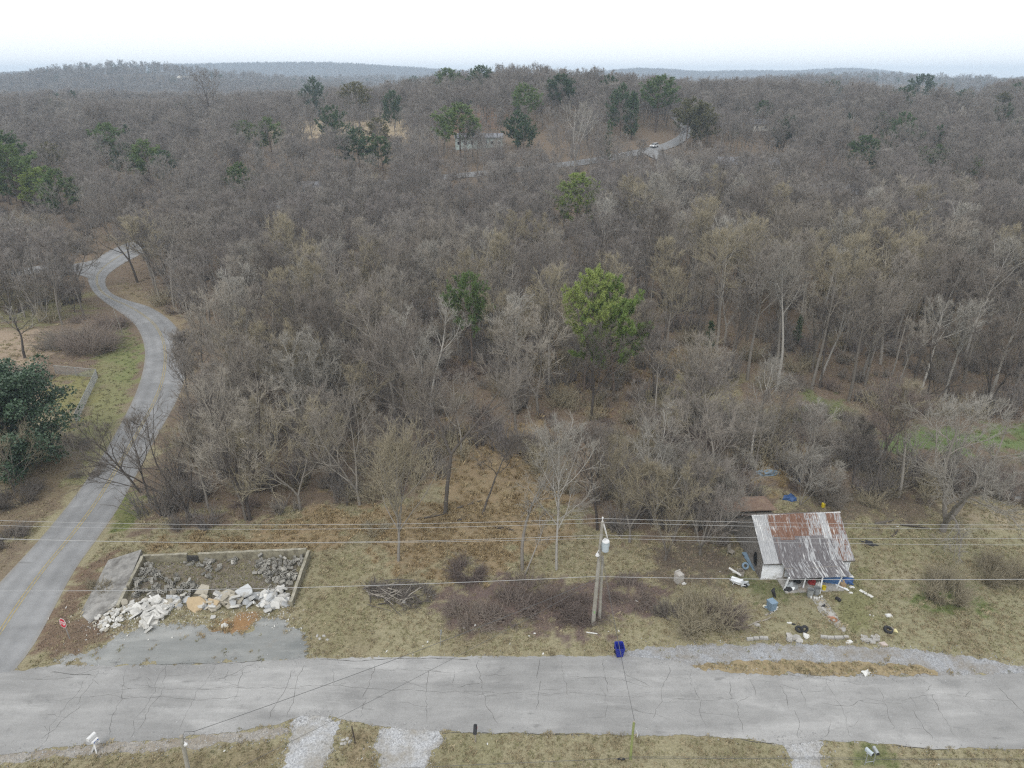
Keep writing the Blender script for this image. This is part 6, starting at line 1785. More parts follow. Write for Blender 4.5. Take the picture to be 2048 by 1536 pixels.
def cinder_block():
    """hollow block: two cells through it"""
    L, Wd, H = 0.40, 0.20, 0.20
    xs = [-L / 2, -L / 2 + .035, -.018, .018, L / 2 - .035, L / 2]; ys = [-Wd / 2, -Wd / 2 + .035, Wd / 2 - .035, Wd / 2]
    V, F = [], []
    for z in (0, H):
        for y in ys:
            for x in xs: V.append((x, y, z - H / 2))
    I = lambda i, j, k: k * 24 + j * 6 + i
    for j in range(3):
        for i in range(5):
            if j == 1 and i in (1, 3): continue
            for k in (0, 1):
                f = (I(i, j, k), I(i + 1, j, k), I(i + 1, j + 1, k), I(i, j + 1, k))
                F.append(f if k else f[::-1])
    for i in range(5):
        F.append((I(i, 0, 0), I(i + 1, 0, 0), I(i + 1, 0, 1), I(i, 0, 1))); F.append((I(i + 1, 3, 0), I(i, 3, 0), I(i, 3, 1), I(i + 1, 3, 1)))
    for j in range(3):
        F.append((I(0, j + 1, 0), I(0, j, 0), I(0, j, 1), I(0, j + 1, 1))); F.append((I(5, j, 0), I(5, j + 1, 0), I(5, j + 1, 1), I(5, j, 1)))
    for i in (1, 3):
        F += [(I(i, 1, 0), I(i, 1, 1), I(i + 1, 1, 1), I(i + 1, 1, 0)), (I(i + 1, 2, 0), I(i + 1, 2, 1), I(i, 2, 1), I(i, 2, 0)), (I(i, 2, 0), I(i, 2, 1), I(i, 1, 1), I(i, 1, 0)), (I(i + 1, 1, 0), I(i + 1, 1, 1), I(i + 1, 2, 1), I(i + 1, 2, 0))]
    me = bpy.data.meshes.new('cinder_block'); me.from_pydata(V, [], F); me.update()
    return me
M_BLOCK = simple('dirty_block', (0.40, 0.385, 0.345), 0.95, 0.25, 5.0, dirt=(0.22, 0.20, 0.165), rnd=0.55)
blk = cinder_block(); blk.materials.append(M_BLOCK)
rr = random.Random(8)
def in_px(poly):
    xs = [p[0] for p in poly]; ys = [p[1] for p in poly]
    while True:
        x, y = rr.uniform(min(xs), max(xs)), rr.uniform(min(ys), max(ys))
        if inside(poly, np.array([x]), np.array([y]))[0]: return x, y
for poly, n, lab, grp, hmax in (
        ([(285,1140),(300,1128),(330,1150),(380,1160),(410,1180),(370,1200),(280,1200),(262,1192),(275,1160)], 112, 'dirty cinder block in the heap along the left foundation wall', 'cinder blocks by the left foundation wall', 0.42),
        ([(365,1126),(440,1120),(448,1145),(420,1160),(395,1140)], 26, 'dirty cinder block in the small heap at the middle of the back wall', 'cinder blocks by the back wall', 0.22),
        ([(455,1118),(500,1115),(490,1128),(460,1128)], 10, 'dirty cinder block beside the back wall, left of the right-hand heap', 'stray cinder blocks by the back wall', 0.15),
        ([(520,1117),(606,1117),(598,1150),(585,1172),(535,1176),(508,1150)], 122, 'dirty cinder block in the heap in the right corner of the foundation', 'cinder blocks in the right corner', 0.45)):
    for i in range(n):
        x, y = in_px(poly)
        p = at_z(x, y, 0)
        z = 0.09 + hmax * rr.random() ** 1.6
        o = link('cinder_block', blk, None, None, (p.x, p.y, z), (rr.choice((0, 0, 1.57, 0.4)) + rr.uniform(-.45, .45), rr.uniform(-.5, .5), rr.random() * 6.28), rr.uniform(0.85, 1.08))
        tag(o, lab, 'cinder block', grp)

# slabs tipped in front
M_SL_W = simple('white_slab', (0.60, 0.59, 0.56), 0.9, 0.16, 2.0, dirt=(0.36, 0.335, 0.285), rnd=0.25)
M_SL_G = simple('grey_slab', (0.44, 0.45, 0.455), 0.9, 0.18, 2.0, dirt=(0.26, 0.245, 0.215), rnd=0.3)
M_SL_B = simple('beige_slab', (0.42, 0.385, 0.315), 0.9, 0.15, 3.0, dirt=(0.30, 0.27, 0.22), rnd=0.3)
M_SL_T = simple('tan_slab', (0.40, 0.31, 0.195), 0.9, 0.12, 3.0)
shapes = {}
def slab_mesh(kind, i, s, th, mat):
    key = (kind, i, round(th, 2))
    if key not in shapes:
        me = ragged_slab(900 + i * 13 + hash(kind) % 1 + len(kind), s, th); me.materials.append(mat); shapes[key] = me
    return shapes[key]
def pile(cx, cy_, rx, ry, n, kinds, smin, smax, th, hmax, lab, grp, tiltmax, rot=0.0):
    for i in range(n):
        while True:
            u, v = rr.uniform(-1, 1), rr.uniform(-1, 1)
            if u * u + v * v < 1: break
        p = at_z(cx + u * rx * math.cos(rot) - v * ry * math.sin(rot), cy_ + u * rx * math.sin(rot) + v * ry * math.cos(rot), 0)
        k = rr.randrange(len(kinds))
        me = slab_mesh(kinds[k].name, rr.randrange(9), 1.0, th / ((smin + smax) / 2), kinds[k])
        s = rr.uniform(smin, smax)
        h = hmax * (1 - (u * u + v * v)) * rr.uniform(0.2, 1.0) + 0.06
        o = link('rubble_slab', me, None, None, (p.x, p.y, h), (rr.uniform(-tiltmax, tiltmax) + 0.25, rr.uniform(-tiltmax, tiltmax), rr.random() * 6.28), s)
        tag(o, lab, 'rubble', grp)
pile(252, 1215, 38, 10, 26, [M_SL_W, M_SL_B], 0.35, 0.85, 0.12, 0.35, 'broken white-beige concrete piece at the back of the left rubble pile', 'back of the left rubble pile', 0.5)
pile(222, 1240, 38, 18, 70, [M_SL_W, M_SL_W, M_SL_B], 0.2, 0.55, 0.12, 0.25, 'small broken white concrete piece in the left rubble pile near the stop sign', 'left rubble pile', 0.6, -0.35)
pile(305, 1222, 36, 22, 34, [M_SL_W], 0.7, 1.5, 0.13, 0.75, 'large white concrete slab in the steep pile at the front of the foundation', 'steep white slab pile', 0.75)
pile(300, 1252, 18, 10, 10, [M_SL_W], 0.6, 1.1, 0.13, 0.3, 'white concrete slab sliding off the front of the steep pile', 'front of the steep slab pile', 0.9)
pile(345, 1205, 30, 12, 22, [M_SL_W, M_SL_B, M_SL_G], 0.4, 0.9, 0.13, 0.4, 'concrete slab between the steep white pile and the tan slab', 'slabs left of the tan slab', 0.6)
pile(440, 1205, 52, 16, 46, [M_SL_B, M_SL_W, M_SL_B, M_SL_G], 0.5, 1.3, 0.13, 0.5, 'beige-grey concrete slab in the middle of the rubble bank', 'middle of the rubble bank', 0.6)
pile(535, 1205, 44, 18, 54, [M_SL_G, M_SL_G, M_SL_W], 0.45, 1.15, 0.13, 0.5, 'blue-grey concrete slab in the right rubble pile by the right wall', 'right rubble pile', 0.75)
pile(560, 1188, 22, 10, 16, [M_SL_W, M_SL_G], 0.5, 1.1, 0.13, 0.55, 'pale concrete slab at the top of the right rubble pile', 'top of the right rubble pile', 0.5)
def slab_at(px, s, mat, lab, tilt, z, rz, seed):
    p = at_z(*px, 0)
    tag(link('rubble_slab', ragged_slab(seed, s, 0.13), mat, None, (p.x, p.y, z), (tilt[0], tilt[1], rz)), lab, 'rubble')
slab_at((392, 1216), 1.75, M_SL_T, 'large tan slab leaning in the middle of the rubble bank', (0.75, 0.15), 0.45, 0.2, 41)
slab_at((407, 1194), 1.7, M_SL_B, 'large pale square slab standing above the tan one', (0.6, 0.1), 0.62, 0.8, 42)
slab_at((425, 1216), 1.2, M_SL_T, 'smaller tan-grey slab right of the large tan one', (0.7, 0.3), 0.4, -0.4, 46)
slab_at((490, 1193), 1.5, M_SL_G, 'flat blue-grey slab on top of the bank, left of the right pile', (0.3, 0.0), 0.55, 0.1, 44)
slab_at((449, 1254), 0.75, M_SL_W, 'single cream triangular piece lying on the rust stain', (0.3, 0.2), 0.12, 0.4, 45)
slab_at((427, 1237), 0.55, M_SL_W, 'small white piece above the rust stain', (0.4, 0.1), 0.12, 1.4, 47)
slab_at((328, 1225), 0.9, M_SL_W, 'upright white block at the right of the steep pile', (1.2, 0.2), 0.3, 1.0, 48)
slab_at((349, 1192), 0.9, M_SL_B, 'upright beige block standing at the back of the bank', (1.2, 0.1), 0.4, 1.3, 49)
# chips nobody could count
V_, F_ = [], []
for i in range(1500):
    if i < 700: x, y = rr.gauss(235, 42), rr.gauss(1238, 18)
    else: x, y = rr.uniform(200, 590), rr.gauss(1228, 16)
    p = at_z(x, y, 0); s = rr.uniform(0.03, 0.10)
    b0 = len(V_)
    V_ += [(p.x + rr.uniform(-s, s), p.y + rr.uniform(-s, s), max(0.0, q) * s + 0.02) for q in (0, 0, 0, 1.2)]
    F_ += [(b0, b0 + 1, b0 + 2), (b0, b0 + 1, b0 + 3), (b0 + 1, b0 + 2, b0 + 3), (b0 + 2, b0, b0 + 3)]
tag(MB().add(V_, F_).build('rubble_chips', M_SL_W), 'small chips and crumbs of concrete strewn round the rubble piles', None, kind='stuff')

V_, F_ = [], []
for i in range(900):
    x, y = in_px([(292,1124),(610,1112),(586,1200),(262,1200)])
    p = at_z(x, y, 0); s = rr.uniform(0.03, 0.13)
    b0 = len(V_)
    V_ += [(p.x + rr.uniform(-s, s), p.y + rr.uniform(-s, s), max(0.0, q) * s + 0.015) for q in (0, 0, 0, 1.0)]
    F_ += [(b0, b0 + 1, b0 + 2), (b0, b0 + 1, b0 + 3), (b0 + 1, b0 + 2, b0 + 3), (b0 + 2, b0, b0 + 3)]
tag(MB().add(V_, F_).build('block_fragments', M_BLOCK), 'grey block fragments littering the floor of the foundation', None, kind='stuff')

# ------------------------------------------------------------------ stop sign
M_REDSIGN = simple('sign_red', (0.42, 0.015, 0.03), 0.5, 0.08)
M_SIGNWHITE = simple('sign_white', (0.60, 0.60, 0.60), 0.5, 0.05)
p = at_z(140, 1278, 0)
stop = thing('stop_sign', p, 'red octagonal STOP sign on a thin post in the leaf litter at the corner', 'stop sign', rot=(0, -0.06, 0))
MB().tube([(0, 0, 0), (0, 0, 1.95)], 0.03, 6).build('post', M_STEEL, stop)
face = Matrix.Translation((-0.02, -0.05, 1.62)) @ Matrix.Rotation(-0.42, 4, 'Z') @ Matrix.Rotation(math.radians(82), 4, 'X')
octo = lambda r: [(r * math.cos(math.pi / 8 + k * math.pi / 4), r * math.sin(math.pi / 8 + k * math.pi / 4)) for k in range(8)]
MB().prism(octo(0.42), 0, 0.012, face).build('border', M_SIGNWHITE, stop)
MB().prism(octo(0.385), 0.0125, 0.018, face).build('sign_face', M_REDSIGN, stop)
GLY = {'S': [[(.9,.85),(.7,1),(.3,1),(.1,.85),(.1,.65),(.3,.53),(.7,.47),(.9,.35),(.9,.15),(.7,0),(.3,0),(.1,.15)]], 'T': [[(.05,1),(.95,1)],[(.5,1),(.5,0)]], 'O': [[(.3,0),(.1,.2),(.1,.8),(.3,1),(.7,1),(.9,.8),(.9,.2),(.7,0),(.3,0)]], 'P': [[(.12,0),(.12,1),(.7,1),(.9,.85),(.9,.6),(.7,.46),(.12,.46)]]}
def letters(text, w, h, gap, stroke, z, M, name, mat, parent):
    mb = MB(); x = -(len(text) * w + (len(text) - 1) * gap) / 2
    for ch in text:
        for ln in GLY[ch]:
            for a, b in zip(ln[:-1], ln[1:]):
                A, B = Vector((x + a[0] * w, (a[1] - .5) * h)), Vector((x + b[0] * w, (b[1] - .5) * h))
                d = (B - A).normalized(); n = Vector((-d.y, d.x)) * stroke / 2; A -= d * stroke * .3; B += d * stroke * .3
                z += 0.00007
                mb.prism([tuple(A - n), tuple(B - n), tuple(B + n), tuple(A + n)], z, z + 0.004, M)
        x += w + gap
    return mb.build(name, mat, parent)
letters('STOP', 0.135, 0.27, 0.032, 0.04, 0.0185, face, 'lettering', M_SIGNWHITE, stop)

# ------------------------------------------------------------------ utility poles and lines
M_POLE = simple('silvered_pole', (0.30, 0.285, 0.25), 0.9, 0.2, 3.0, dirt=(0.22, 0.20, 0.16))
M_POLEG = simple('greenish_pole', (0.235, 0.27, 0.10), 0.9, 0.2, 3.0, dirt=(0.20, 0.2, 0.12))
M_WIRE = simple('bare_wire', (0.36, 0.36, 0.36), 0.6, 0.1)
M_CABLE = simple('black_cable', (0.10, 0.10, 0.10), 0.7, 0.1)
M_GALV = simple('transformer_grey', (0.40, 0.45, 0.48), 0.5, 0.1)
pb = at_z(1186, 1249, 0); PY = pb.y
top = at_y(1205, 1043, PY)
pole = thing('utility_pole', pb, 'tall leaning utility pole with a grey transformer, standing in the brambles', 'utility pole')
T = top - pb
MB().tube([(0, 0, -0.3), T * 0.5, T], [0.17, 0.145, 0.11], 12).build('shaft', M_POLE, pole)
MB().tube([T + Vector((0, 0, 0)), T + Vector((0, 0, 0.28))], 0.035, 8).lathe([(0.05, 0), (0.07, .03), (0.05, .06), (0.07, .09), (0.04, .14)], 8, T + Vector((0, 0, .26))).build('top_insulator', M_SIGNWHITE, pole)
MB().tube([T * 0.985 + Vector((0.1, -0.05, 0)), T * 0.93 + Vector((0.28, -0.1, 0)), T * 0.86 + Vector((0.45, -0.15, 0))], 0.035, 6).tube([T * 0.985 + Vector((0.05, -0.05, 0)), T * 0.90 + Vector((0.30, -0.12, 0))], 0.02, 6).build('bracket', M_SIGNWHITE, pole)
tp = at_y(1211, 1092, PY - 0.2) - pb
tr_ = MB().lathe([(0.24, -0.45), (0.27, -0.40), (0.27, 0.35), (0.29, 0.36), (0.29, 0.42), (0.12, 0.50)], 16, tp).build('transformer', M_GALV, pole)
MB().lathe([(0.29, 0.42), (0.25, 0.50), (0.1, 0.53)], 16, tp + Vector((0, 0, 0.005))).build('lid', M_SIGNWHITE, tr_)
MB().lathe([(0.04, 0), (0.07, .06), (0.04, .1), (0.07, .16), (0.03, .26)], 8, tp + Vector((-0.08, -0.06, 0.5))).build('bushing', M_SIGNWHITE, tr_)
MB().box(tp + Vector((-0.25, 0.08, 0)), (0.16, 0.1, 0.5)).box(tp + Vector((0.28, 0, 0.1)), (0.06, 0.12, 0.2)).build('mounting_lug', M_STEEL, tr_)
lp_ = at_y(1195, 1109, PY - 0.25) - pb
MB().tube([lp_ + Vector((0.15, 0.2, 0.3)), lp_ + Vector((0.0, 0, 0.22)), lp_ + Vector((-0.05, -0.05, 0.1))], 0.025, 6).lathe([(0.14, -0.12), (0.17, -0.08), (0.12, 0.06), (0.06, 0.12)], 10, lp_).build('yard_light', M_SIGNWHITE, pole)
MB().box(T * 0.14 + Vector((0, -0.165, 0)), (0.12, 0.02, 0.22)).build('green_tag', M_GREENTRIM, pole)
sb = at_z(1199, 1241, 0)
stub = thing('stub_pole', sb, 'shorter cut-off grey pole standing close behind the tall utility pole', 'pole')
ST = at_y(1205, 1113, sb.y) - sb
MB().tube([(0, 0, -0.3), ST], [0.13, 0.105], 10).build('shaft', M_POLE, stub)
MB().tube([ST + Vector((0, 0, -0.01)), ST + Vector((0.0, 0, 0.06))], [0.105, 0.06], 10).build('weathered_top', M_WOODW, stub)

def wire(name, pts, r, mat, label, cat='power line', group=None, n=40):
    """a line hung through three or more surveyed points"""
    P = resample([tuple(p) for p in pts], n=n)
    o = MB().tube(P, r, 5).build(name, mat, shade=True)
    return tag(o, label, cat, group)
def span(name, left, mid, at, right, r, label, dy=0.0, ext=1):
    Y = PY + dy
    a, m, c, e = at_y(*left, Y), at_y(*mid, Y), at_y(*at, Y), at_y(*right, Y)
    # parabola through left, mid, pole, carried past the frame to where it would meet the next pole
    A = np.array([[q.x ** 2, q.x, 1] for q in (a, m, c)]); k = np.linalg.solve(A, np.array([a.z, m.z, c.z]))
    xl = np.linspace(-52, c.x, 26)
    L = [(x, Y, k[0] * x * x + k[1] * x + k[2]) for x in xl]
    s = (e.z - c.z) / (e.x - c.x)
    xr = np.linspace(c.x, 62, 26)[1:]
    Rr = [(x, Y, c.z + s * (x - c.x) - 0.00055 * (x - c.x) * (e.x - x)) for x in xr]
    o = MB().tube(L + Rr, r, 5).build(name, M_WIRE, shade=True)
    tag(o, label, 'power line')
span('power_line', (0, 1041), (600, 1049.5), (1205, 1037), (2048, 1050), 0.013, 'topmost power line, running over the tip of the utility pole')
span('power_line', (0, 1051), (650, 1058), (1205, 1045), (2048, 1058), 0.012, 'second power line from the top, just under the topmost', 0.12)
span('power_line', (0, 1077), (700, 1084), (1203, 1070), (2048, 1077), 0.013, 'third power line, level with the bracket above the transformer', -0.12)
span('power_line', (0, 1078), (700, 1085.5), (1203, 1076), (2048, 1090), 0.012, 'fourth power line, level with the lid of the transformer', 0.1)
span('power_line', (0, 1182), (600, 1175), (1188, 1153), (2048, 1158.5), 0.020, 'lowest and thickest line, crossing the utility pole half way up', 0.0)

# near poles at the bottom edge
def near_pole(px_top, px_low, Y, r, mat, label):
    t = at_y(*px_top, Y); b_ = at_y(*px_low, Y)
    d = (t - b_).normalized(); base = t - d * (t.z / d.z)
    o = thing('utility_pole', base, label, 'utility pole')
    L = t - base
    MB().tube([(0, 0, -0.3), L], [r * 1.2, r], 12).build('shaft', mat, o)
    MB().tube([L + Vector((0, 0, 0.001)), L + Vector((0, 0, 0.03))], [r, r * 0.7], 12).build('pole_top', M_WOODW, o)
    return o, t
pl, tl = near_pole((362.5, 1472), (375, 1534), 31.0, 0.115, M_POLE, 'weathered grey service pole with a white lamp, cut by the bottom edge on the left')
lo = at_y(372, 1489, 30.8) - pl.location
lm = MB().tube([lo + Vector((-0.12, 0.1, 0.1)), lo + Vector((0, 0, 0.12))], 0.03, 6).lathe([(0.10, -0.14), (0.13, -0.10), (0.10, 0.08), (0.05, 0.14)], 12, lo, (0.5, 0.5, 0)).build('street_lamp', M_SIGNWHITE, pl)
MB().lathe([(0.08, -0.17), (0.105, -0.145), (0.10, -0.13)], 12, lo, (0.5, 0.5, 0)).build('lens', M_GREYBLUE, lm)
tt = tl - pl.location
MB().tube([tt + Vector((0.05, 0, -0.1)), tt + Vector((0.2, 0.1, 0.25)), tt + Vector((0.5, 0.2, 0.15)), tt + Vector((0.62, 0.3, 0.05))], 0.015, 5).tube([tt + Vector((0.05, 0, -0.25)), tt + Vector((0.4, 0, -0.22)), tt + Vector((0.75, 0.1, 0.05)), tt + Vector((0.7, 0.25, 0.1))], 0.015, 5).build('cable_loop', M_CABLE, pl)
pr, tr2 = near_pole((1268, 1443), (1259, 1534), 32.0, 0.075, M_POLEG, 'thin greenish service pole cut by the bottom edge, right of the mailbox')
q = at_y(1274, 1470, 31.9) - pr.location
MB().tube([q + Vector((-0.05, 0, 0.35)), q + Vector((0.04, 0, 0.1)), q + Vector((0.02, 0, -0.2))], 0.022, 6).build('insulator', M_SIGNWHITE, pr)
hook = pb + T * 0.46
def drop(name, a, b, sag, r, mat, label, n=24):
    P = []
    for i in range(n + 1):
        t = i / n
        p_ = Vector(a).lerp(Vector(b), t); p_.z -= sag * 4 * t * (1 - t); P.append(p_)
    tag(MB().tube(P, r, 5).build(name, mat, shade=True), label, 'power line')
drop('service_line', tl + Vector((0.6, 0.25, 0.05)), hook, 0.35, 0.018, M_CABLE, 'black service cable from the lamp pole across the road to the utility pole')
far_l = at_y(540, 1480, 31.2)
drop('service_line', Vector((far_l.x - 4.2, 27.5, far_l.z - 0.2)), hook + Vector((0, 0, -0.15)), 0.3, 0.012, M_CABLE, 'thin service cable crossing the road below the thicker one')
drop('service_line', tr2 + Vector((0.05, 0, -0.1)), pb + T * 0.80, 0.25, 0.011, M_CABLE, 'thin service cable from the greenish pole up to the transformer pole, left one')
drop('service_line', tr2 + Vector((0.10, 0, -0.25)), pb + T * 0.76, 0.25, 0.011, M_CABLE, 'thin service cable from the greenish pole up to the transformer pole, right one')
wq = at_y(1262, 1516, 31.9); wl2 = at_y(850, 1534, 31.0); wr2 = at_y(2048, 1520, 31.9)
tag(MB().tube([wl2 + (wl2 - wq) * 0.8, wl2, wq, wr2, wr2 + (wr2 - wq) * 0.3], 0.014, 5).build('service_line', M_CABLE), 'dark cable along the bottom edge through the greenish pole', 'power line')
tag(MB().tube([wq + Vector((-0.1, 0, 0.12)), at_y(1500, 1514, 31.9), wr2 + Vector((0, 0, 0.09)), wr2 + (wr2 - wq) * 0.3 + Vector((0, 0, 0.09))], 0.008, 5).build('service_line', M_CABLE), 'thin cable just above the dark one along the bottom edge', 'power line')
sp = at_y(1243, 1518, 31.85)
tag(MB().tube([sp + Vector((-0.28, 0, 0)), sp + Vector((-0.2, 0, 0)), sp + Vector((0.15, 0, 0.0)), sp + Vector((0.25, 0, 0))], [0.015, 0.075, 0.075, 0.015], 10).build('splice_case', M_RUBBER), 'black splice case hanging on the cable beside the greenish pole', 'splice case')

# ------------------------------------------------------------------ roadside furniture
ct = at_z(1238, 1311, 0)
cart = thing('recycling_cart', ct, 'blue wheeled recycling cart standing open at the road edge', 'recycling cart', rot=(0, 0, 0.06))
M_CARTB = simple('cart_blue', (0.012, 0.022, 0.23), 0.45, 0.12)
def cart_body():
    mb = MB()
    w0, d0, w1, d1, h = 0.23, 0.24, 0.31, 0.34, 0.95
    o_, i_ = [], []
    V = []
    for (w, d, z) in ((w0, d0, 0.06), (w1, d1, h), (w1 + .03, d1 + .03, h), (w1 + .03, d1 + .03, h - .06), (w1 - .02, d1 - .02, h - 0.005), (w0 - .02, d0 - .02, 0.12)):
        V += [(-w, -d, z), (w, -d, z), (w, d, z), (-w, d, z)]
    F = []
    for a, b in ((0, 3), (3, 2), (2, 4), (4, 5)):
        for k in range(4): F.append((a * 4 + k, a * 4 + (k + 1) % 4, b * 4 + (k + 1) % 4, b * 4 + k))
    F += [(3, 2, 1, 0), (20, 21, 22, 23)]
    mb.add(V, F)
    return mb
cart_body().build('body', M_CARTB, cart)
MB().box((0, 0.40, 0.62), (0.62, 0.035, 0.74), (0.10, 0, 0)).box((0, 0.425, 0.62), (0.48, 0.03, 0.5), (0.10, 0, 0)).build('lid', M_CARTB, cart)
MB().tube([(-0.27, 0.38, 0.95), (-0.27, 0.44, 0.97), (0.27, 0.44, 0.97), (0.27, 0.38, 0.95)], 0.02, 6).build('handle', M_CARTB, cart)
for s in (-1, 1): MB().lathe([(0.02, -0.03), (0.12, -0.03), (0.12, 0.03), (0.02, 0.03)], 14, (s * 0.28, 0.27, 0.12), (0, math.pi / 2, 0)).build('wheel', M_RUBBER, cart)
MB().box((0.0, -0.262, 0.36), (0.16, 0.006, 0.05), (0.085, 0, 0)).build('embossed_plate', simple('cart_print', (0.25, 0.3, 0.6), 0.5, 0.1), cart)
put('white_pipe', MB().tube([(-0.42, 0.03, 0.05), (0, 0, 0.05), (0.42, -0.04, 0.05)], [0.05, 0.05, 0.045], 8).lathe([(0.065, -.03), (0.065, .03)], 8, (-0.4, 0.03, 0.05), (0, 1.57, 0)).mesh('white_pipe'), M_FOAM, (1184, 1267), 'white pipe lying in the grass below the utility pole', 'pipe', -0.1)
# black mailbox
mbx = thing('mailbox', at_z(951, 1484, 0), 'black arched mailbox on a wooden post at the near road edge', 'mailbox')
MB().box((0, 0, 0.5), (0.09, 0.09, 1.0)).box((0, 0.0, 1.0), (0.16, 0.42, 0.04)).build('post', M_WOODW, mbx)
arch = [(-0.12, 0), (0.12, 0)] + [(0.12 * math.cos(a), 0.16 + 0.12 * math.sin(a)) for a in np.linspace(0, math.pi, 9)]
My = Matrix.Translation((0, 0, 1.02)) @ Matrix.Rotation(math.pi / 2, 4, 'X')
MB().prism(arch, -0.30, 0.30, My).build('box', M_RUBBER, mbx)
MB().prism([(x * .96, y * .97 + .003) for x, y in arch], 0.302, 0.312, My).build('back_plate', simple('mailbox_back', (0.05, 0.05, 0.055), .6, .1), mbx)
MB().box((0.135, 0.05, 1.22), (0.012, 0.2, 0.05)).build('flag', M_RED, mbx)
# white mailbox with newspaper tube
wm = thing('mailbox', at_y(203, 1533, 32.6), 'white mailbox with a blue-lettered newspaper tube on crossed white posts', 'mailbox')
wm.location.z = 0
MB().beam((-0.28, -0.1, -0.1), (0.18, 0.05, 0.95), 0.09).build('post', M_SIGNWHITE, wm)
MB().beam((0.12, -0.2, 0.0), (-0.06, 0.1, 0.85), 0.08).build('brace', M_SIGNWHITE, wm)
MB().beam((-0.2, 0.02, 0.62), (0.32, 0.12, 0.72), 0.07).build('crossbar', M_SIGNWHITE, wm)
Mw = Matrix.Translation((-0.12, 0.1, 1.0)) @ Matrix.Rotation(-0.35, 4, 'Z') @ Matrix.Rotation(math.pi / 2, 4, 'X')
MB().prism(arch, -0.28, 0.28, Mw).build('box', M_SIGNWHITE, wm)
tb = MB().box((0.12, 0.02, 0.88), (0.16, 0.42, 0.16), (0, 0, -0.35)).build('newspaper_tube', M_SIGNWHITE, wm)
MB().box((0.12, 0.02, 0.88), (0.165, 0.34, 0.10), (0, 0, -0.35)).build('blue_panel', simple('print_blue', (0.03, 0.12, 0.42), 0.5, 0.1), tb)
MB().box((0.22, -0.05, 0.90), (0.012, 0.2, 0.035), (0, 0, -0.35)).build('print', M_SIGNWHITE, tb)
# small grey sign seen edge-on
sg = thing('small_sign', at_z(881, 1292, 0), 'small grey sign on a thin post in the verge left of the bramble bank', 'sign')
MB().tube([(0, 0, 0), (0.08, 0.02, 1.55)], 0.02, 5).build('post', M_STEEL, sg)
MB().box((0.1, -0.02, 1.35), (0.16, 0.02, 0.45), (0, 0.06, 0.9)).build('plate', M_STEEL, sg)
# brown stake by the driveway
stk = thing('steel_post', at_z(711, 1488, 0), 'dark leaning post between the two pale driveways', 'post')
MB().beam((0, 0, 0), (-0.12, 0.05, 1.55), 0.06).build('shaft', simple('rusty_steel', (0.07, 0.055, 0.045), 0.8, 0.3), stk)
MB().tube([(-0.07, 0, 0.8), (-0.45, -0.1, 0.0)], 0.02, 5).build('stay', M_CABLE, stk)
# double mailbox frame bottom right
dm = thing('mailbox_stand', at_z(1738, 1528, 0), 'metal stand with two dark-fronted mailboxes in the grass at the bottom right', 'mailbox stand', rot=(0, 0, 0.15))
MB().tube([(-0.3, 0, 0), (-0.28, 0, 1.0)], 0.03).tube([(0.3, 0, 0), (0.28, 0, 1.0)], 0.03).tube([(-0.4, 0, 1.0), (0.4, 0, 1.0)], 0.035).tube([(-0.32, 0, 0.2), (0.32, 0, 0.2)], 0.02).build('frame', M_STEEL, dm)
for s, r in ((-1, 0.3), (1, -0.1)):
    Md = Matrix.Translation((s * 0.22, 0.0, 1.04)) @ Matrix.Rotation(r, 4, 'Z') @ Matrix.Rotation(math.pi / 2, 4, 'X')
    bx = MB().prism([(x * 0.9, y * 0.85) for x, y in arch], -0.25, 0.25, Md).build('mailbox', M_GALV if s < 0 else M_STEEL, dm)
    MB().prism([(x * 0.86, y * 0.82 + .002) for x, y in arch], -0.262, -0.252, Md).build('door', M_RUBBER, bx)
    MB().prism([(x * 0.86, y * 0.82 + .002) for x, y in arch], 0.252, 0.262, Md).build('back_plate', M_RUBBER, bx)

# brush pile of logs
rr = random.Random(55)
for i in range(44):
    p = at_z(788 + rr.gauss(0, 30), 1192 + rr.gauss(0, 15), 0)
    L = rr.uniform(0.8, 2.6); a = rr.uniform(-0.9, 0.9) + rr.choice((0, 0, 0.6, 2.6)); z0, z1 = rr.uniform(0.05, 0.7), rr.uniform(0.05, 0.6)
    dx, dy = math.cos(a) * L / 2, math.sin(a) * L / 2; r = rr.uniform(0.022, 0.062)
    o = MB().tube([(-dx, -dy, z0), (rr.uniform(-.1, .1), rr.uniform(-.1, .1), (z0 + z1) / 2 + rr.uniform(-.05, .08)), (dx, dy, z1)], [r, r * .9, r * .6], 6).build('cut_log', M_DARKBARK if rr.random() < .55 else M_WOODW, loc=(p.x, p.y, 0))
    tag(o, 'cut limb in the brush pile right of the foundation', 'log', 'limbs of the brush pile')
bush((770, 1195), 2.2, 1.1, 'mat of dark twigs under the cut limbs of the brush pile', M_DARKTWIG, 420, 1.25, 71, 'brush_pile', sub=6, cat='brush pile')
bush((830, 1195), 1.8, 0.9, 'right end of the dark twig mat under the brush pile', M_DARKTWIG, 340, 1.25, 72, 'brush_pile', sub=6, cat='brush pile')
put('white_scrap', lump(30, 0.16, 0.3, 0.12, 0.3), M_FOAM, (808, 1204), 'white scrap below the brush pile', 'scrap', 0.4)
put('pale_stick', MB().tube([(-0.3, -0.15, 0.06), (0, 0, 0.1), (0.32, 0.2, 0.06)], [0.04, 0.05, 0.03]).mesh('pale_stick'), M_PALEBARK, (864, 1193), 'short pale stick right of the brush pile', 'stick')

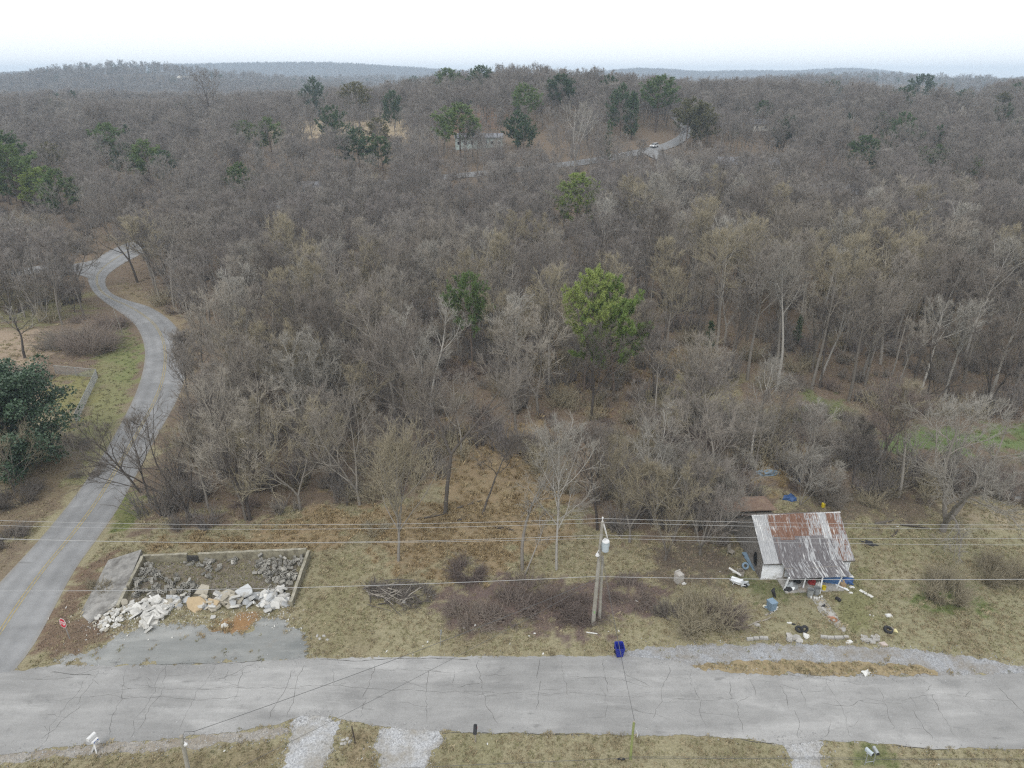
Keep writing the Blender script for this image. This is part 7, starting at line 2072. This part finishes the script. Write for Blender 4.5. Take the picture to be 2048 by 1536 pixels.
# litter: one small white scrap each
for k, (x, y) in enumerate(((608,1220),(603,1257),(929,1256),(950,1251),(1069,1267),(1058,1272),(1149,1244),(1020,1287),(773,1303),(855,1284),(846,1292),(738,1494),(715,1518),(724,1517),(975,1488),(449,1502),(1877,1529),(1217,1263),(1238,1262),(1086,1308),(1172,1236),(1273,1202),(1440,1143),(1740,1230),(1746,1232),(1860,1058),(1760,1047),(1795,1053),(1930,1060))):
    put('litter', lump(200 + k, rr.uniform(0.06, 0.14), rr.uniform(0.04, 0.09), 0.05, 0.4, 1), M_FOAM, (x, y), 'scrap of white litter lying in the verge or yard', 'litter', rr.random() * 6, group='scraps of white litter')
# grey stones near the driveway post
for k, (x, y) in enumerate(((686,1480),(690,1487),(695,1478),(683,1488),(700,1484),(640,1278),(648,1272),(655,1280),(634,1272))):
    put('stone', lump(260 + k, 0.17, 0.13, 0.10, 0.3, 1), M_CONC, (x, y), 'grey stone in the little heap ' + ('beside the dark driveway post' if k < 5 else 'at the right end of the old asphalt pad'), 'stone', k, group='stones beside the driveway post' if k < 5 else 'stones by the pad')
# fallen timber on the open floor
for k, (x, y, L, a) in enumerate(((860,1035,2.6,0.25),(940,1010,3.0,0.5),(1010,1060,1.8,-0.3),(925,1040,1.6,0.1),(1060,1020,2.4,0.9),(1770,1045,2.2,0.2),(1830,1055,2.6,-0.3),(1790,1068,1.6,0.7))):
    p = at_z(x, y, 0)
    o = MB().tube([(-L / 2, 0, 0.08), (0, rr.uniform(-.1, .15), 0.12), (L / 2, 0.1, 0.1)], [0.09, 0.075, 0.04], 6).tube([(0.1, 0.05, 0.12), (L * .3, 0.4, 0.3)], [0.04, 0.015], 5).build('fallen_branch', M_DARKBARK, loc=(p.x, p.y, 0), rot=(0, 0, a))
    tag(o, 'dark fallen branch lying ' + ('in the orange grass clearing' if k < 5 else 'on the ground right of the rusty roof'), 'branch', 'fallen branches in the clearing' if k < 5 else 'fallen branches right of the house')

# ------------------------------------------------------------------ chain-link fence in the left yard
fa, fb_, fc = spot(112, 748), spot(196, 756), spot(153, 848)
fence = thing('chain_link_fence', fb_, 'grey chain-link fence turning a corner in the left yard, by the big dark evergreen', 'fence')
M_LINK = simple('galvanised_wire', (0.30, 0.31, 0.31), 0.5, 0.1)
for a, b in ((fa, fb_), (fb_, fc)):
    a, b = a - fb_, b - fb_
    L = (b - a).length; d = (b - a).normalized(); Hf = 1.35
    for i in range(int(L / 3) + 1):
        q = a + d * (L * i / int(L / 3))
        MB().tube([(q.x, q.y, 0), (q.x, q.y, Hf + 0.05)], 0.035, 6).build('fence_post', M_LINK, fence)
    MB().tube([(a.x, a.y, Hf), (b.x, b.y, Hf)], 0.03, 6).build('top_rail', M_LINK, fence)
    S = []
    n = int(L / 0.11)
    for i in range(-12, n):
        for s in (1, -1):
            x0, x1 = i * 0.11, i * 0.11 + Hf * 0.98
            z0, z1 = (0.02, Hf) if s == 1 else (Hf, 0.02)
            t0, t1 = max(0.0, -x0 / (x1 - x0)), min(1.0, (L - x0) / (x1 - x0))
            if t1 <= t0: continue
            pA = a + d * (x0 + (x1 - x0) * t0); pB = a + d * (x0 + (x1 - x0) * t1)
            S.append((pA.x, pA.y, z0 + (z1 - z0) * t0, pB.x, pB.y, z0 + (z1 - z0) * t1, 0.008, 0.008))
    v, q_ = tubes(S, 3)
    o = link('chain_mesh', mesh_np('chain_mesh', v, quads=q_), M_LINK, fence); o['kind'] = 'stuff'

# small poles by the winding road
for (x, y, yt, lab) in ((245, 668, 612, 'thin wooden marker pole at the inside of the road curve'), (388, 748, 700, 'thin stake in the verge outside the road curve')):
    p, h = height_to((x, y), yt)
    tg = thing('marker_pole', p, lab, 'pole', rot=(0, -0.12, 0))
    MB().tube([(0, 0, -0.1), (0, 0, h)], [0.07, 0.05], 8).build('shaft', M_POLE, tg)
p, h = height_to((1385, 275), 225)
tg = thing('utility_pole', p, 'far leaning utility pole on the slope right of the white car', 'utility pole', rot=(0, 0.08, 0))
MB().tube([(0, 0, -0.1), (0, 0, h)], [0.2, 0.14], 8).build('shaft', M_POLE, tg)
MB().box((0, 0, h - 0.8), (1.8, 0.12, 0.12)).build('crossarm', M_POLE, tg)

# ------------------------------------------------------------------ car on the far road
M_CARW = simple('white_car_paint', (0.72, 0.73, 0.74), 0.3, 0.03)
M_GLASS = simple('dark_glass', (0.02, 0.025, 0.03), 0.12, 0.1)
M_LAMP = simple('headlight', (0.6, 0.6, 0.6), 0.2, 0.05)
cp = spot(1308, 296)
i_ = int(np.argmin(np.hypot(lane_mid[:, 0] - cp.x, lane_mid[:, 1] - cp.y)))
hd = lane_mid[i_ - 1] - lane_mid[min(i_ + 1, 299)]
car = thing('car', (cp.x, cp.y, tz(cp.x, cp.y) + 0.32), 'white estate car on the far road through the woods', 'car', rot=(0, 0, math.atan2(hd[1], hd[0])))
def hull(prof, w0, w1):
    """side outline x,z -> closed body with tumblehome"""
    n = len(prof)
    zm = max(z for _, z in prof); z0 = min(z for _, z in prof)
    V = []
    for s in (-1, 1):
        for x, z in prof:
            k = (z - z0) / (zm - z0)
            V.append((x, s * (w0 + (w1 - w0) * k), z))
    return MB().add(V, [tuple(range(n))[::-1], tuple(range(n, 2 * n))] + [(i, (i + 1) % n, n + (i + 1) % n, n + i) for i in range(n)])
hull([(-2.35, 0.35), (2.3, 0.35), (2.4, 0.6), (2.25, 0.88), (1.2, 1.02), (-2.2, 1.05), (-2.42, 0.75)], 0.92, 0.88).build('body', M_CARW, car)
hull([(1.15, 1.0), (0.35, 1.52), (-1.7, 1.55), (-2.25, 1.03)], 0.86, 0.66).build('cabin', M_GLASS, car)
hull([(0.36, 1.50), (0.30, 1.56), (-1.65, 1.60), (-1.75, 1.53)], 0.70, 0.62).build('roof', M_CARW, car)
for x in (-1.45, 1.45):
    for s in (-1, 1): MB().lathe([(0.08, -0.1), (0.33, -0.1), (0.33, 0.1), (0.08, 0.1)], 14, (x, s * 0.84, 0.33), (math.pi / 2, 0, 0)).build('wheel', M_RUBBER, car)
for s in (-1, 1): MB().box((2.33, s * 0.62, 0.72), (0.12, 0.36, 0.14)).build('headlight', M_LAMP, car)
MB().box((2.38, 0, 0.55), (0.1, 0.9, 0.18)).build('grille', M_RUBBER, car)

# ------------------------------------------------------------------ far buildings
def cottage(name, foot, w, d, h, rise, wall, roof_, label, rot=0.0, wins=4, cat='house', flat=False):
    p = spot(*foot)
    z0 = min(tz(p.x + a, p.y + b) for a in (-w / 2, w / 2) for b in (0, d)) - 0.5
    t = thing(name, (p.x, p.y, z0 + 0.5), label, cat, rot=(0, 0, rot))
    MB().box((0, d / 2, h / 2 - 0.5), (w, d, h + 1.0)).build('wall', wall, t)
    if flat: MB().box((0, d / 2, h + 0.15), (w + 0.6, d + 0.6, 0.3)).box((0, d / 2, h + 0.4), (w * 0.3, d * 0.4, 0.25)).build('roof', roof_, t)
    else:
        e = 0.5
        MB().add([(-w / 2 - e, -e, h - .1), (w / 2 + e, -e, h - .1), (w / 2 + e, d / 2, h + rise), (-w / 2 - e, d / 2, h + rise), (w / 2 + e, d + e, h - .1), (-w / 2 - e, d + e, h - .1)],
                 [(0, 1, 2, 3), (3, 2, 4, 5), (1, 4, 2), (0, 3, 5), (0, 5, 4, 1)]).build('roof', roof_, t)
    for i in range(wins):
        x = -w / 2 + (i + 0.5) * w / wins
        f = MB().box((x, -0.03, h * 0.55), (1.2, 0.08, 1.4)).build('window', M_SIGNWHITE, t)
        MB().box((x, -0.075, h * 0.55), (0.98, 0.03, 1.16)).build('pane', M_GLASS, f)
    return t
M_TEAL = simple('pale_teal_siding', (0.42, 0.50, 0.48), 0.8, 0.08)
M_CREAM = simple('cream_siding', (0.55, 0.50, 0.41), 0.8, 0.1)
M_GREYROOF = simple('grey_shingle_roof', (0.20, 0.205, 0.225), 0.9, 0.15)
M_BROWNR = simple('brown_roof', (0.22, 0.17, 0.14), 0.9, 0.15)
M_PALEBLDG = simple('pale_block', (0.56, 0.54, 0.48), 0.8, 0.08)
cottage('house', (958, 297), 18, 8, 4.6, 1.2, M_TEAL, M_GREYROOF, 'long pale teal house on the slope behind the round-crowned pine', 0.05, 7)
cottage('house', (760, 232), 11, 8, 3.2, 2.2, M_CREAM, M_BROWNR, 'small cream house with a brown roof beyond the pale field', 0.1, 3)
cottage('house', (402, 250), 12, 8, 3.0, 1.6, M_CREAM, M_BROWNR, 'low house with a brown roof at the left end of the pale field', 0.0, 3)
cottage('house', (1490, 348), 22, 9, 3.2, 2.0, M_CREAM, M_GREYROOF, 'low cream house with a grey roof right of the white car', -0.15, 6)
cottage('house', (1530, 262), 12, 8, 3.2, 1.8, M_PALEBLDG, M_GREYROOF, 'grey-white house beside the dark pine on the right ridge', 0.1, 3)
cottage('house', (1650, 405), 26, 10, 3.0, 2.2, M_PALEBLDG, M_GREYROOF, 'long low house with a blue-grey roof half hidden in the right woods', -0.05, 6)
cottage('house', (1895, 440), 13, 8, 2.8, 2.0, M_PALEBLDG, simple('pale_roof', (0.42, 0.41, 0.39), 0.8, 0.15), 'low house with a pale roof in the right woods near the edge', -0.2, 4)
cottage('warehouse', (1845, 222), 58, 16, 6.0, 0, M_PALEBLDG, simple('pale_metal_roof', (0.66, 0.64, 0.58), 0.6, 0.08), 'long pale flat-roofed building on the right ridge', 0.06, 14, 'building', True)
cottage('house', (628, 392), 10, 7, 2.6, 1.6, M_PALEBLDG, M_GREYROOF, 'small pale cabin half hidden beside the far road', 0.1, 3)
cottage('house', (368, 160), 22, 12, 5, 3, M_PALEBLDG, M_PALEBLDG, 'tiny white house far off below the blue hills', 0, 4)
cottage('house', (530, 164), 40, 14, 5, 2, M_PALEBLDG, M_PALEBLDG, 'tiny pale roof far off in the hazy woods', 0, 4)

# ------------------------------------------------------------------ haze
mh = bpy.data.materials.new('haze'); mh.use_nodes = True
nt = mh.node_tree; nt.nodes.clear()
pv = nt.nodes.new('ShaderNodeVolumePrincipled')
pv.inputs['Color'].default_value = (0.66, 0.82, 1.0, 1)
pv.inputs['Density'].default_value = 0.00025
pv.inputs['Anisotropy'].default_value = 0.0
mo = nt.nodes.new('ShaderNodeOutputMaterial')
nt.links.new(pv.outputs[0], mo.inputs['Volume'])
MB().box((0, 2950, 46), (13100, 7300, 120)).build('haze', mh)['kind'] = 'stuff'
